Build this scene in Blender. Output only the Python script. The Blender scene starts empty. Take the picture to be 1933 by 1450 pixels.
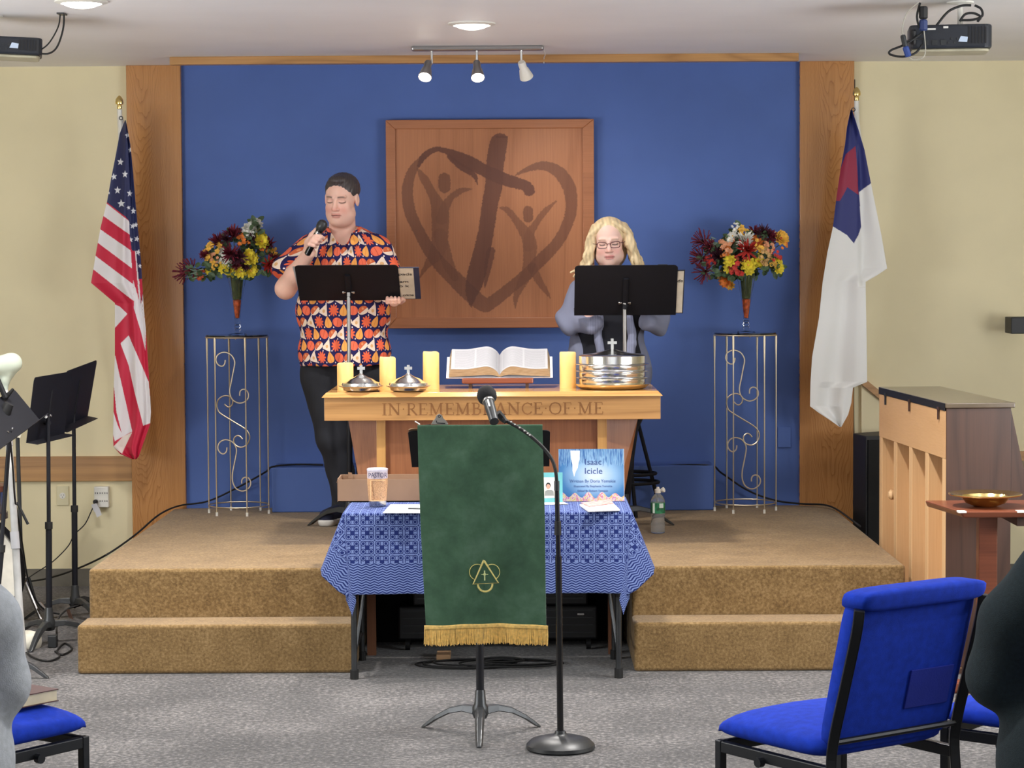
import bpy, math, random
import numpy as np
from math import sin, cos, pi, radians, hypot, atan2, sqrt
from mathutils import Vector, Matrix

random.seed(7)
S = bpy.context.scene
COL = S.collection

# ------------------------------------------------------------------ camera
FPX = 4400.0
cam_d = bpy.data.cameras.new('camera')
cam_d.sensor_width = 36.0
cam_d.lens = FPX / 1933.0 * 36.0
cam = bpy.data.objects.new('camera', cam_d); COL.objects.link(cam)
CAMLOC = Vector((0, 0, 1.75))
CAMR = (Matrix.Rotation(22 / FPX, 3, 'Z') @ Matrix.Rotation(radians(90) - math.atan(236 / FPX), 3, 'X')
        @ Matrix.Rotation(radians(-0.33), 3, 'Z'))
cam.matrix_world = Matrix.Translation(CAMLOC) @ CAMR.to_4x4()
cam_d.clip_end = 100
S.camera = cam

# ------------------------------------------------------------------ view + world
S.view_settings.view_transform = 'Standard'
S.view_settings.look = 'None'
S.view_settings.gamma = 1
S.view_settings.use_curve_mapping = False
S.view_settings.exposure = 0.1
W = bpy.data.worlds.new('world'); S.world = W; W.use_nodes = True
W.node_tree.nodes['Background'].inputs[0].default_value = (0.9, 0.93, 1, 1)
W.node_tree.nodes['Background'].inputs[1].default_value = 0.05

CEIL = 2.79
ROOM_L, ROOM_R, ROOM_F, ROOM_B = -4.3, 4.3, 12.5, -2.0
LIGHT_POWER = 100.0
# recessed downlights (x, y): the ones over the platform and the rows over the seats
DOWNLIGHTS = [(-0.22, 10.35), (-1.76, 9.38), (1.0, 8.8)] + [(x, y) for y in (8.0, 5.6, 2.6) for x in (-2.6, 0.0, 2.6)]

# unseen area lamps added at the rear and side walls as fill light
def add_fill_light(loc, look, w, h, watts, col=(0.93, 0.96, 1.0)):
    ld = bpy.data.lights.new('unseen_fill_light', 'AREA'); ld.shape = 'RECTANGLE'; ld.size = w; ld.size_y = h
    ld.energy = watts; ld.color = col
    o = bpy.data.objects.new('unseen_fill_light', ld); COL.objects.link(o); o.location = loc
    o.rotation_euler = (Vector(look) - Vector(loc)).to_track_quat('-Z', 'Y').to_euler()
add_fill_light((0, ROOM_B + 0.06, 1.45), (0, 5, 1.7), 7.0, 1.7, 60)
add_fill_light((ROOM_L + 0.06, 8.0, 1.5), (0, 9.5, 4.2), 4.0, 1.3, 210)
add_fill_light((ROOM_R - 0.06, 8.0, 1.5), (0, 9.5, 4.2), 4.0, 1.3, 210)


def lin(c):
    if isinstance(c, str):
        c = [int(c[i:i + 2], 16) for i in (0, 2, 4)]
    r = []
    for v in c[:3]:
        v = v / 255.0
        r.append(v / 12.92 if v <= 0.04045 else ((v + 0.055) / 1.055) ** 2.4)
    return tuple(r)


def ray(px, py):
    return CAMR @ Vector(((px - 966.5) / FPX, -(py - 725) / FPX, -1))


def P(px, py, Y):
    d = ray(px, py)
    return CAMLOC + d * (Y / d.y)


def F(px, py, z):
    d = ray(px, py)
    return CAMLOC + d * ((z - CAMLOC.z) / d.z)


# ------------------------------------------------------------------ objects
def props(o, label=None, cat=None, group=None, kind=None):
    if label: o['label'] = label
    if cat: o['category'] = cat
    if group: o['group'] = group
    if kind: o['kind'] = kind
    return o


def thing(name, label, cat, loc=(0, 0, 0), group=None):
    o = bpy.data.objects.new(name, None)
    o.empty_display_size = 0.05
    COL.objects.link(o)
    o.location = loc
    return props(o, label, cat, group)


def off(o):
    v = Vector((0, 0, 0))
    while o is not None:
        v += o.location; o = o.parent
    return v


def obj(name, shp, mat, parent=None, smooth=False, label=None, cat=None, group=None, kind=None,
        bev=0, solid=0, cols=None, uv=None, attrs=None, mats=None, mi=None, sub=0, segs=2, ang=35):
    V, Fc = shp
    V = np.asarray([tuple(v) for v in V] if not isinstance(V, np.ndarray) else V, dtype=np.float64)
    if parent is None:
        lo, hi = V.min(0), V.max(0)
        o0 = Vector(((lo[0] + hi[0]) / 2, (lo[1] + hi[1]) / 2, lo[2]))
    else:
        o0 = off(parent)
    V = V - np.array(o0)
    me = bpy.data.meshes.new(name)
    me.from_pydata(V.tolist(), [], Fc if isinstance(Fc, list) else Fc.tolist())
    for m in (mats or [mat]):
        me.materials.append(m)
    if mi is not None:
        me.polygons.foreach_set('material_index', np.asarray(mi, dtype=np.int32))
    if cols is not None:
        a = me.color_attributes.new('Col', 'FLOAT_COLOR', 'POINT')
        c = np.ones((len(V), 4), dtype=np.float32); c[:, :3] = cols
        a.data.foreach_set('color', c.ravel())
    if uv is not None:
        a = me.attributes.new('UVW', 'FLOAT_VECTOR', 'POINT')
        c = np.zeros((len(V), 3), dtype=np.float32); c[:, :uv.shape[1]] = uv
        a.data.foreach_set('vector', c.ravel())
    if attrs:
        for k, v in attrs.items():
            a = me.attributes.new(k, 'FLOAT', 'POINT')
            a.data.foreach_set('value', np.asarray(v, dtype=np.float32))
    me.validate()
    if smooth:
        me.polygons.foreach_set('use_smooth', np.ones(len(me.polygons), dtype=bool))
        if ang:
            me.set_sharp_from_angle(angle=radians(ang))
    me.update()
    o = bpy.data.objects.new(name, me)
    COL.objects.link(o)
    if parent is None:
        o.location = o0
    else:
        o.parent = parent
    if bev:
        m = o.modifiers.new('bevel', 'BEVEL'); m.width = bev; m.segments = segs; m.limit_method = 'ANGLE'
        m.angle_limit = radians(40)
        m.harden_normals = False
    if sub:
        m = o.modifiers.new('sub', 'SUBSURF'); m.levels = sub; m.render_levels = sub
    if solid:
        m = o.modifiers.new('solid', 'SOLIDIFY'); m.thickness = solid; m.offset = 0
    return props(o, label, cat, group, kind)


def dup(root, loc, rotz=0, label=None, group=None):
    def cp(o, par):
        c = o.copy(); COL.objects.link(c); c.parent = par
        for ch in o.children: cp(ch, c)
        return c
    c = cp(root, None)
    c.location = loc; c.rotation_euler = (0, 0, rotz)
    if label: c['label'] = label
    if group: c['group'] = group
    return c


# ------------------------------------------------------------------ shapes: each returns (verts, faces)
def join(*shps):
    V, Fc = [], []
    for v, f in shps:
        b = len(V)
        V += [tuple(p) for p in v]
        Fc += [tuple(i + b for i in q) for q in f]
    return V, Fc


def box(x0, x1, y0, y1, z0, z1):
    V = [(x, y, z) for z in (z0, z1) for y in (y0, y1) for x in (x0, x1)]
    return V, [(0, 2, 3, 1), (4, 5, 7, 6), (0, 1, 5, 4), (2, 6, 7, 3), (0, 4, 6, 2), (1, 3, 7, 5)]


def hexa(bot, top):
    """8 corner solid: bot and top are 4 points each, counter-clockwise from above"""
    V = [tuple(p) for p in bot] + [tuple(p) for p in top]
    return V, [(3, 2, 1, 0), (4, 5, 6, 7), (0, 1, 5, 4), (1, 2, 6, 5), (2, 3, 7, 6), (3, 0, 4, 7)]


def slab(poly, n, d):
    """flat polygon (3D points) given thickness d along n"""
    n = Vector(n); k = len(poly)
    a = [Vector(p) for p in poly]
    V = [tuple(p) for p in a] + [tuple(p + n * d) for p in a]
    return V, [tuple(range(k))[::-1], tuple(range(k, 2 * k))] + [(i, (i + 1) % k, (i + 1) % k + k, i + k) for i in range(k)]


def tube(pts, r, n=10, closed=False, cap=True, flat=None):
    pts = [Vector(p) for p in pts]
    m = len(pts)
    rs = r if isinstance(r, (list, tuple)) else [r] * m
    V, Fc = [], []
    t0 = None; nrm = None
    for i, p in enumerate(pts):
        a = pts[(i - 1) % m] if (closed or i > 0) else p
        b = pts[(i + 1) % m] if (closed or i < m - 1) else p
        t = (b - a).normalized()
        if nrm is None:
            up = Vector((0, 0, 1)) if abs(t.z) < 0.9 else Vector((0, 1, 0))
            nrm = t.cross(up).normalized()
        else:
            nrm = (nrm - t * nrm.dot(t)).normalized()
        bn = t.cross(nrm)
        fx, fy = (1, 1) if flat is None else flat
        for k in range(n):
            an = 2 * pi * k / n
            V.append(tuple(p + (nrm * cos(an) * fx + bn * sin(an) * fy) * rs[i]))
    for i in range(m if closed else m - 1):
        j = (i + 1) % m
        for k in range(n):
            l = (k + 1) % n
            Fc.append((i * n + k, i * n + l, j * n + l, j * n + k))
    if cap and not closed:
        Fc.append(tuple(range(n))[::-1]); Fc.append(tuple(range((m - 1) * n, m * n)))
    return V, Fc


def lathe(prof, c=(0, 0, 0), n=32, ax=None, capb=True, capt=True):
    """profile (r, z) turned about the vertical through c; ax = (X, Y, Z) frame vectors"""
    c = Vector(c)
    X, Y, Z = ax or (Vector((1, 0, 0)), Vector((0, 1, 0)), Vector((0, 0, 1)))
    V, Fc = [], []
    for r, z in prof:
        for k in range(n):
            a = 2 * pi * k / n
            V.append(tuple(c + X * (r * cos(a)) + Y * (r * sin(a)) + Z * z))
    for i in range(len(prof) - 1):
        for k in range(n):
            l = (k + 1) % n
            Fc.append((i * n + k, i * n + l, (i + 1) * n + l, (i + 1) * n + k))
    if capb: Fc.append(tuple(range(n))[::-1])
    if capt: Fc.append(tuple(range((len(prof) - 1) * n, len(prof) * n)))
    return V, Fc


def frame_of(d):
    Z = Vector(d).normalized()
    up = Vector((0, 0, 1)) if abs(Z.z) < 0.95 else Vector((0, 1, 0))
    X = up.cross(Z).normalized()
    return X, Z.cross(X), Z


def grid(nu, nv, fn):
    """fn(u array, v array) -> (N,3) with u,v in 0..1; returns verts, faces(np), U, V"""
    u = np.linspace(0, 1, nu); v = np.linspace(0, 1, nv)
    U, Vv = np.meshgrid(u, v)
    U = U.ravel(); Vv = Vv.ravel()
    pts = fn(U, Vv)
    i = np.arange(nv - 1)[:, None] * nu + np.arange(nu - 1)[None, :]
    i = i.ravel()
    Fc = np.stack([i, i + 1, i + nu + 1, i + nu], 1)
    return pts, Fc, U, Vv


def spline(pts, n=8, closed=False):
    pts = [Vector(p) for p in pts]
    m = len(pts); out = []
    for i in range(m if closed else m - 1):
        if closed:
            p0, p1, p2, p3 = pts[(i - 1) % m], pts[i], pts[(i + 1) % m], pts[(i + 2) % m]
        else:
            p0, p1, p2, p3 = pts[max(i - 1, 0)], pts[i], pts[i + 1], pts[min(i + 2, m - 1)]
        for k in range(n):
            t = k / n
            out.append(0.5 * ((2 * p1) + (p2 - p0) * t + (2 * p0 - 5 * p1 + 4 * p2 - p3) * t * t + (3 * p1 - p0 - 3 * p2 + p3) * t ** 3))
    if not closed: out.append(pts[-1])
    return out


def xf(shp, M):
    V, Fc = shp
    return [tuple(M @ Vector(v)) for v in V], Fc


def rbox(x0, x1, y0, y1, z0, z1, r=0.01, n=3):
    """box with rounded vertical corners"""
    pts = []
    for cx, cy, a0 in ((x1 - r, y1 - r, 0), (x0 + r, y1 - r, 90), (x0 + r, y0 + r, 180), (x1 - r, y0 + r, 270)):
        for k in range(n + 1):
            a = radians(a0 + 90 * k / n)
            pts.append((cx + r * cos(a), cy + r * sin(a), z0))
    return slab(pts, (0, 0, 1), z1 - z0)


def text(s, size, M, depth=0.0006, sx=1.0, shear=0.0, bold=0.0):
    """built-in font, as a mesh placed by matrix M (text in local XY)"""
    c = bpy.data.curves.new('t', 'FONT'); c.body = s; c.size = size; c.align_x = 'CENTER'; c.align_y = 'CENTER'
    c.extrude = depth; c.resolution_u = 3; c.shear = shear; c.offset = bold
    o = bpy.data.objects.new('t', c); COL.objects.link(o)
    bpy.context.view_layer.update()
    me = bpy.data.meshes.new_from_object(o)
    V = [tuple(M @ Vector((v.co.x * sx, v.co.y, v.co.z))) for v in me.vertices]
    Fc = [tuple(p.vertices) for p in me.polygons]
    bpy.data.objects.remove(o); bpy.data.curves.remove(c); bpy.data.meshes.remove(me)
    return V, Fc


def facing(loc, rx=90, rz=0):
    return Matrix.Translation(loc) @ Matrix.Rotation(radians(rz), 4, 'Z') @ Matrix.Rotation(radians(rx), 4, 'X')


def inside(poly, x, y):
    r = np.zeros(x.shape, dtype=bool)
    n = len(poly)
    for i in range(n):
        x0, y0 = poly[i]; x1, y1 = poly[(i + 1) % n]
        if y0 == y1: continue
        c = ((y0 > y) != (y1 > y)) & (x < (x1 - x0) * (y - y0) / (y1 - y0) + x0)
        r ^= c
    return r


# ------------------------------------------------------------------ implicit surfaces for bodies, hair, cloth
class SDF:
    def __init__(s, lo, hi, h):
        s.lo = np.array(lo, float); s.h = h
        s.n = np.ceil((np.array(hi, float) - s.lo) / h).astype(int) + 1
        s.D = np.full(s.n, 1.0, dtype=np.float32)
        s.ax = [(s.lo[i] + np.arange(s.n[i]) * h).astype(np.float32) for i in range(3)]

    def _sl(s, lo, hi, m):
        a = np.clip(np.floor((np.array(lo) - m - s.lo) / s.h).astype(int), 0, s.n)
        b = np.clip(np.ceil((np.array(hi) + m - s.lo) / s.h).astype(int) + 1, 0, s.n)
        return a, b

    def _do(s, lo, hi, k, fn, op):
        a, b = s._sl(lo, hi, 2 * k + 4 * s.h + 0.01)
        if (b <= a).any(): return
        sl = tuple(slice(a[i], b[i]) for i in range(3))
        x = s.ax[0][sl[0]][:, None, None]; y = s.ax[1][sl[1]][None, :, None]; z = s.ax[2][sl[2]][None, None, :]
        d = fn(x, y, z).astype(np.float32)
        A = s.D[sl]
        if op == 'add':
            if k > 0:
                h = np.clip(0.5 + 0.5 * (A - d) / k, 0, 1)
                s.D[sl] = A * (1 - h) + d * h - k * h * (1 - h)
            else:
                s.D[sl] = np.minimum(A, d)
        else:
            d = -d
            if k > 0:
                h = np.clip(0.5 - 0.5 * (A - d) / k, 0, 1)
                s.D[sl] = A * (1 - h) + d * h + k * h * (1 - h)
            else:
                s.D[sl] = np.maximum(A, d)

    def cap(s, a, b, ra, rb=None, k=0.01, op='add'):
        a = np.array(a, float); b = np.array(b, float); rb = ra if rb is None else rb
        ab = b - a; L = float(ab @ ab) + 1e-9
        r = max(ra, rb)

        def fn(x, y, z):
            t = np.clip(((x - a[0]) * ab[0] + (y - a[1]) * ab[1] + (z - a[2]) * ab[2]) / L, 0, 1)
            return np.sqrt((x - a[0] - t * ab[0]) ** 2 + (y - a[1] - t * ab[1]) ** 2 + (z - a[2] - t * ab[2]) ** 2) - (ra + (rb - ra) * t)
        s._do(np.minimum(a, b) - r, np.maximum(a, b) + r, k, fn, op)

    def chain(s, pts, rs, k=0.01):
        for i in range(len(pts) - 1):
            s.cap(pts[i], pts[i + 1], rs[i], rs[i + 1], k)

    def ell(s, c, r, k=0.01, op='add', R=None):
        c = np.array(c, float); r = np.array(r, float)
        m = r.max() if R is not None else r

        def fn(x, y, z):
            X, Y, Z = x - c[0], y - c[1], z - c[2]
            if R is not None:
                X, Y, Z = (R[0][0] * X + R[1][0] * Y + R[2][0] * Z, R[0][1] * X + R[1][1] * Y + R[2][1] * Z, R[0][2] * X + R[1][2] * Y + R[2][2] * Z)
            k0 = np.sqrt((X / r[0]) ** 2 + (Y / r[1]) ** 2 + (Z / r[2]) ** 2)
            k1 = np.sqrt((X / r[0] ** 2) ** 2 + (Y / r[1] ** 2) ** 2 + (Z / r[2] ** 2) ** 2) + 1e-6
            return k0 * (k0 - 1) / k1
        s._do(c - m, c + m, k, fn, op)

    def plane(s, p, n, k=0.0, op='sub', lo=None, hi=None):
        """remove the side that n points to"""
        p = np.array(p, float); n = np.array(n, float); n = n / np.linalg.norm(n)
        lo = s.lo if lo is None else lo; hi = s.lo + s.n * s.h if hi is None else hi
        s._do(lo, hi, k, lambda x, y, z: -((x - p[0]) * n[0] + (y - p[1]) * n[1] + (z - p[2]) * n[2]), op)

    def noise(s, fn):
        x = s.ax[0][:, None, None]; y = s.ax[1][None, :, None]; z = s.ax[2][None, None, :]
        s.D += fn(x, y, z).astype(np.float32)

    def mesh(s):
        D = s.D; I = D < 0
        n = s.n - 1
        cnt = np.zeros(n, dtype=np.int8)
        for dx in (0, 1):
            for dy in (0, 1):
                for dz in (0, 1):
                    cnt += I[dx:dx + n[0], dy:dy + n[1], dz:dz + n[2]]
        m = (cnt > 0) & (cnt < 8)
        idx = np.argwhere(m)
        ids = np.full(n, -1, dtype=np.int64); ids[m] = np.arange(len(idx))
        acc = np.zeros((len(idx), 3)); w = np.zeros(len(idx))
        cs = [(a, b, c) for a in (0, 1) for b in (0, 1) for c in (0, 1)]
        val = {c: D[idx[:, 0] + c[0], idx[:, 1] + c[1], idx[:, 2] + c[2]].astype(float) for c in cs}
        for c in cs:
            for axn in range(3):
                if c[axn] == 0:
                    e = list(c); e[axn] = 1; e = tuple(e)
                    a, b = val[c], val[e]
                    x = (a < 0) != (b < 0)
                    t = np.where(x, a / np.where(x, a - b, 1), 0)
                    p = np.array(c, float)[None, :].repeat(len(idx), 0); p[:, axn] += t
                    acc[x] += p[x]; w[x] += 1
        V = s.lo + (idx + acc / w[:, None]) * s.h
        Fs = []
        for axn in range(3):
            o1, o2 = [(1, 2), (2, 0), (0, 1)][axn]
            sa = [slice(None)] * 3; sb = [slice(None)] * 3
            sa[axn] = slice(0, -1); sb[axn] = slice(1, None)
            A = I[tuple(sa)]; B = I[tuple(sb)]
            for flip, E in ((False, A & ~B), (True, ~A & B)):
                q = np.argwhere(E)
                ok = (q[:, o1] > 0) & (q[:, o2] > 0) & (q[:, o1] < n[o1]) & (q[:, o2] < n[o2])
                q = q[ok]
                d1 = np.zeros(3, int); d1[o1] = 1
                d2 = np.zeros(3, int); d2[o2] = 1
                g = lambda p: ids[p[:, 0], p[:, 1], p[:, 2]]
                f = np.stack([g(q - d1 - d2), g(q - d2), g(q), g(q - d1)], 1)
                if flip: f = f[:, ::-1]
                Fs.append(f)
        Fc = np.concatenate(Fs)
        Fc = Fc[(Fc >= 0).all(1)]
        return V, Fc


def smoothV(V, Fc, it=1, lam=0.5):
    for _ in range(it):
        acc = np.zeros_like(V); w = np.zeros(len(V))
        for i in range(4):
            j = (i + 1) % 4
            np.add.at(acc, Fc[:, i], V[Fc[:, j]]); np.add.at(w, Fc[:, i], 1)
            np.add.at(acc, Fc[:, j], V[Fc[:, i]]); np.add.at(w, Fc[:, j], 1)
        V = V * (1 - lam) + lam * acc / w[:, None]
    return V
# ------------------------------------------------------------------ materials
class E:
    """arithmetic on shader sockets"""
    def __init__(s, nt, v): s.nt = nt; s.v = v
    def _m(s, op, *a):
        n = s.nt.nodes.new('ShaderNodeMath'); n.operation = op
        for i, q in enumerate((s,) + a):
            q = q.v if isinstance(q, E) else q
            if isinstance(q, (int, float)): n.inputs[i].default_value = q
            else: s.nt.links.new(q, n.inputs[i])
        return E(s.nt, n.outputs[0])
    def __add__(s, o): return s._m('ADD', o)
    __radd__ = __add__
    def __sub__(s, o): return s._m('SUBTRACT', o)
    def __rsub__(s, o): return (s * -1) + o
    def __mul__(s, o): return s._m('MULTIPLY', o)
    __rmul__ = __mul__
    def __truediv__(s, o): return s._m('DIVIDE', o)
    def abs(s): return s._m('ABSOLUTE')
    def fract(s): return s._m('FRACT')
    def floor(s): return s._m('FLOOR')
    def min(s, o): return s._m('MINIMUM', o)
    def max(s, o): return s._m('MAXIMUM', o)
    def lt(s, o): return s._m('LESS_THAN', o)
    def gt(s, o): return s._m('GREATER_THAN', o)
    def sin(s): return s._m('SINE')
    def cos(s): return s._m('COSINE')
    def sqrt(s): return s._m('SQRT')
    def mod(s, o): return s._m('FLOORED_MODULO', o)
    def atan2(s, o): return s._m('ARCTAN2', o)
    def tri(s): return (s.fract() - 0.5).abs() * 2
    def hyp(s, o): return (s * s + o * o).sqrt()
    def eq(s, o): return (s - o).abs().lt(0.5)


class M_:
    def __init__(s, name, col=(0.5, 0.5, 0.5), rough=0.6, metal=0.0, spec=0.5, **kw):
        m = bpy.data.materials.new(name); m.use_nodes = True
        s.m = m; s.nt = m.node_tree; s.b = s.nt.nodes['Principled BSDF']
        s.b.inputs['Base Color'].default_value = (*lin(col), 1)
        s.b.inputs['Roughness'].default_value = rough
        s.b.inputs['Metallic'].default_value = metal
        s.b.inputs['Specular IOR Level'].default_value = spec
        for k, v in kw.items():
            s.b.inputs[k.replace('_', ' ')].default_value = v
    def node(s, t, **kw):
        n = s.nt.nodes.new(t)
        for k, v in kw.items():
            if k in [i.name.replace(' ', '_') for i in n.inputs]: n.inputs[k.replace('_', ' ')].default_value = v
            else: setattr(n, k, v)
        return n
    def link(s, a, b): s.nt.links.new(a.v if isinstance(a, E) else a, b)
    def coord(s, kind='Object', scale=(1, 1, 1), rot=(0, 0, 0), loc=(0, 0, 0)):
        if kind == 'attr':
            v = s.node('ShaderNodeAttribute', attribute_name='UVW').outputs['Vector']
        elif kind == 'world':
            v = s.node('ShaderNodeNewGeometry').outputs['Position']
        else:
            v = s.node('ShaderNodeTexCoord').outputs[kind]
        mp = s.node('ShaderNodeMapping')
        mp.inputs['Scale'].default_value = scale; mp.inputs['Rotation'].default_value = rot; mp.inputs['Location'].default_value = loc
        s.link(v, mp.inputs['Vector'])
        return mp.outputs[0]
    def xyz(s, vec):
        n = s.node('ShaderNodeSeparateXYZ'); s.link(vec, n.inputs[0])
        return [E(s.nt, n.outputs[i]) for i in range(3)]
    def noise(s, vec, scale=5, detail=4, rough=0.5, dist=0.0):
        n = s.node('ShaderNodeTexNoise'); s.link(vec, n.inputs['Vector'])
        n.inputs['Scale'].default_value = scale; n.inputs['Detail'].default_value = detail
        n.inputs['Roughness'].default_value = rough; n.inputs['Distortion'].default_value = dist
        return E(s.nt, n.outputs['Fac'])
    def ramp(s, fac, stops):
        n = s.node('ShaderNodeValToRGB'); s.link(fac, n.inputs[0])
        e = n.color_ramp.elements
        while len(e) < len(stops): e.new(0.5)
        for i, (p, c) in enumerate(stops):
            e[i].position = p; e[i].color = (*lin(c), 1)
        return n.outputs[0]
    def mix(s, fac, a, b, mode='MIX'):
        n = s.node('ShaderNodeMix', data_type='RGBA', blend_type=mode)
        for q, i in ((fac, 0), (a, 6), (b, 7)):
            if isinstance(q, (int, float)): n.inputs[i].default_value = q
            elif isinstance(q, (tuple, str)): n.inputs[i].default_value = (*lin(q), 1)
            else: s.link(q, n.inputs[i])
        return n.outputs[2]
    def color(s, c): s.link(c, s.b.inputs['Base Color']); return s
    def bump(s, h, st=0.3, dist=0.01):
        n = s.node('ShaderNodeBump'); n.inputs['Strength'].default_value = st; n.inputs['Distance'].default_value = dist
        s.link(h, n.inputs['Height']); s.link(n.outputs[0], s.b.inputs['Normal']); return s
    def emit(s, c, st):
        s.b.inputs['Emission Color'].default_value = (*lin(c), 1); s.b.inputs['Emission Strength'].default_value = st; return s


def plain(name, col, rough=0.6, metal=0.0, var=0.06, scale=12, bump=0.0, bscale=200, **kw):
    m = M_(name, col, rough, metal, **kw)
    v = m.coord('world')
    n = m.noise(v, scale, 3)
    lo = tuple(max(0, c * (1 - var)) for c in col); hi = tuple(min(255, c * (1 + var)) for c in col)
    m.color(m.ramp(n, [(0.3, lo), (0.7, hi)]))
    if bump: m.bump(m.noise(v, bscale, 2), bump, 0.002)
    return m.m


def wood(name, light, dark, axis='Z', rough=0.35, ring=16, coord='world', fine=60, loc=(0, 0, 0), attr=None, dcol=None, wave=0.5, spec=0.5):
    """grain running along axis"""
    m = M_(name, light, rough, spec=spec)
    st = {'X': (0.09, 1, 1), 'Y': (1, 0.09, 1), 'Z': (1, 1, 0.09)}[axis]
    v = m.coord(coord, scale=st, loc=loc)
    n = m.noise(v, 3.2, 2, 0.5, 0.25)
    rings = ((n * ring).fract() - 0.5).abs() * 2
    fs = {'X': (0.02, 1, 1), 'Y': (1, 0.02, 1), 'Z': (1, 1, 0.02)}[axis]
    f = m.noise(m.coord(coord, scale=fs), fine * 3, 3, 0.6)
    mid = tuple((a * 0.6 + b * 0.4) for a, b in zip(light, dark))
    c1 = m.ramp(rings, [(0.0, dark), (0.25, mid), (0.6, light)])
    c2 = m.ramp(f, [(0.35, mid), (0.6, light)])
    c = m.mix(1 - wave, c1, c2)
    if attr:
        a = m.node('ShaderNodeAttribute', attribute_name=attr)
        c = m.mix(a.outputs['Fac'], c, m.mix(0.85, c, dcol or dark, 'MIX'))
    m.color(c)
    m.bump(f, 0.08, 0.001)
    return m.m


def vcol(name, rough=0.8, bump=0.0, bscale=300, **kw):
    m = M_(name, (200, 200, 200), rough, **kw)
    a = m.node('ShaderNodeAttribute', attribute_name='Col')
    m.color(a.outputs['Color'])
    if bump: m.bump(m.noise(m.coord('world'), bscale, 2), bump, 0.002)
    return m.m


def carpet(name, cols, scale=90, blotch=3, rough=0.95, bump=0.6, tile=0):
    m = M_(name, cols[0], rough, spec=0.15)
    v = m.coord('world')
    n = m.noise(v, scale, 4, 0.7)
    b = m.noise(v, blotch, 4, 0.6)
    c = m.ramp(n * 0.75 + b * 0.25, [(0.36, cols[0]), (0.5, cols[1]), (0.64, cols[2])])
    if tile:
        x, y, z = m.xyz(v)
        e = ((x / tile).fract() - 0.5).abs().gt(0.494).max(((y / tile).fract() - 0.5).abs().gt(0.494))
        c = m.mix(e * 0.35, c, (40, 38, 38))
    m.color(c); m.bump(n, bump, 0.004)
    m.b.inputs['Sheen Weight'].default_value = 0.2
    return m.m


YELLOW = plain('wall_paint_yellow', (230, 219, 182), 0.75, var=0.015, scale=3, bump=0.05)
BLUE = plain('wall_paint_blue', (82, 108, 172), 0.7, var=0.03, scale=2.5, bump=0.04, spec=0.3)
CEILM = plain('ceiling_paint', (240, 238, 240), 0.55, var=0.015, scale=1.5)
FLOORM = carpet('grey_carpet_tiles', [(27, 26, 27), (66, 63, 63), (124, 120, 118)], 55, 2, tile=0.5)
TAN = carpet('tan_carpet', [(98, 76, 46), (124, 99, 63), (148, 122, 84)], 85, 8, bump=0.6)
def cathedral(name, light, dark, centres, rough=0.2):
    """flat-sawn oak: nested arches about the heart of each board"""
    m = M_(name, light, rough)
    x, y, z = m.xyz(m.coord('world'))
    d = (x - centres[0]).abs().min((x - centres[1]).abs())
    n = m.noise(m.coord('world', scale=(3, 1, 0.8)), 3, 2)
    n2 = m.noise(m.coord('world', scale=(10, 1, 3)), 5, 2)
    f = z * 0.8 - d * d * 34 + n * 0.55 + n2 * 0.03
    r = ((f * 19).fract())
    fine = m.noise(m.coord('world', scale=(1, 1, 0.02)), 190, 3, 0.6)
    mid = tuple(a * 0.6 + b * 0.4 for a, b in zip(light, dark))
    c1 = m.ramp(r, [(0.0, light), (0.55, light), (0.85, mid), (0.97, dark), (1.0, light)])
    c2 = m.ramp(fine, [(0.35, mid), (0.6, light)])
    m.color(m.mix(0.45, c1, c2)); m.bump(fine, 0.08, 0.001)
    return m.m
OAK = cathedral('oak_vertical', (192, 138, 84), (140, 88, 48), (-2.03, 1.66), 0.2)
OAKX = wood('oak_horizontal', (188, 142, 88), (140, 98, 56), 'X', 0.3, 12, fine=40)
OAKA = wood('oak_pale', (190, 142, 86), (152, 108, 62), 'X', 0.12, 12, fine=40)
OAKZ = wood('oak_pale_upright', (204, 156, 94), (168, 120, 68), 'Z', 0.25, 10)
CHERRY = wood('reddish_plywood', (158, 104, 70), (116, 72, 48), 'Z', 0.35, 8, wave=0.3)
HEARTW = wood('cherry_panel', (184, 122, 82), (150, 92, 58), 'Z', 0.4, 7, wave=0.35, attr='stain', dcol=(80, 38, 30))
FRAMEW = wood('cherry_frame', (176, 114, 76), (146, 90, 58), 'X', 0.4, 6, wave=0.3)
WALNUT = wood('walnut', (78, 54, 44), (52, 36, 30), 'Z', 0.35, 10, wave=0.5)
MAHOG = wood('mahogany', (128, 72, 50), (92, 48, 34), 'X', 0.3, 8, wave=0.4)
PINE = wood('pine', (212, 174, 128), (192, 148, 102), 'Z', 0.5, 5, wave=0.3)
PIANOP = wood('maple_board', (202, 160, 114), (184, 140, 94), 'Y', 0.45, 4, wave=0.3)
BLACK = plain('black_paint', (20, 20, 23), 0.5)
BLACKG = plain('black_gloss', (14, 14, 16), 0.25)
GREYM = plain('dark_grey_metal', (58, 60, 62), 0.35, 0.4)
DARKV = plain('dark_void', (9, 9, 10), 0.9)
CHROME = M_('chrome', (176, 174, 172), 0.25, 1.0).m
SILVER = M_('polished_silver', (236, 236, 236), 0.17, 1.0).m
GOLDW = M_('champagne_wire', (222, 208, 182), 0.42, 1.0).m
BRASS = M_('brass', (230, 206, 136), 0.2, 1.0).m
WHITEP = plain('white_plastic', (228, 226, 218), 0.4, var=0.01)
CREAM = plain('cream_plastic', (216, 208, 172), 0.5, var=0.01)
BLUEF = plain('royal_blue_fabric', (24, 58, 180), 0.85, var=0.07, scale=40, bump=0.25, bscale=500, spec=0.2)
RUBBER = plain('black_rubber', (16, 16, 17), 0.65)
PAPER = plain('white_paper', (204, 204, 208), 0.8, var=0.01)
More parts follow.
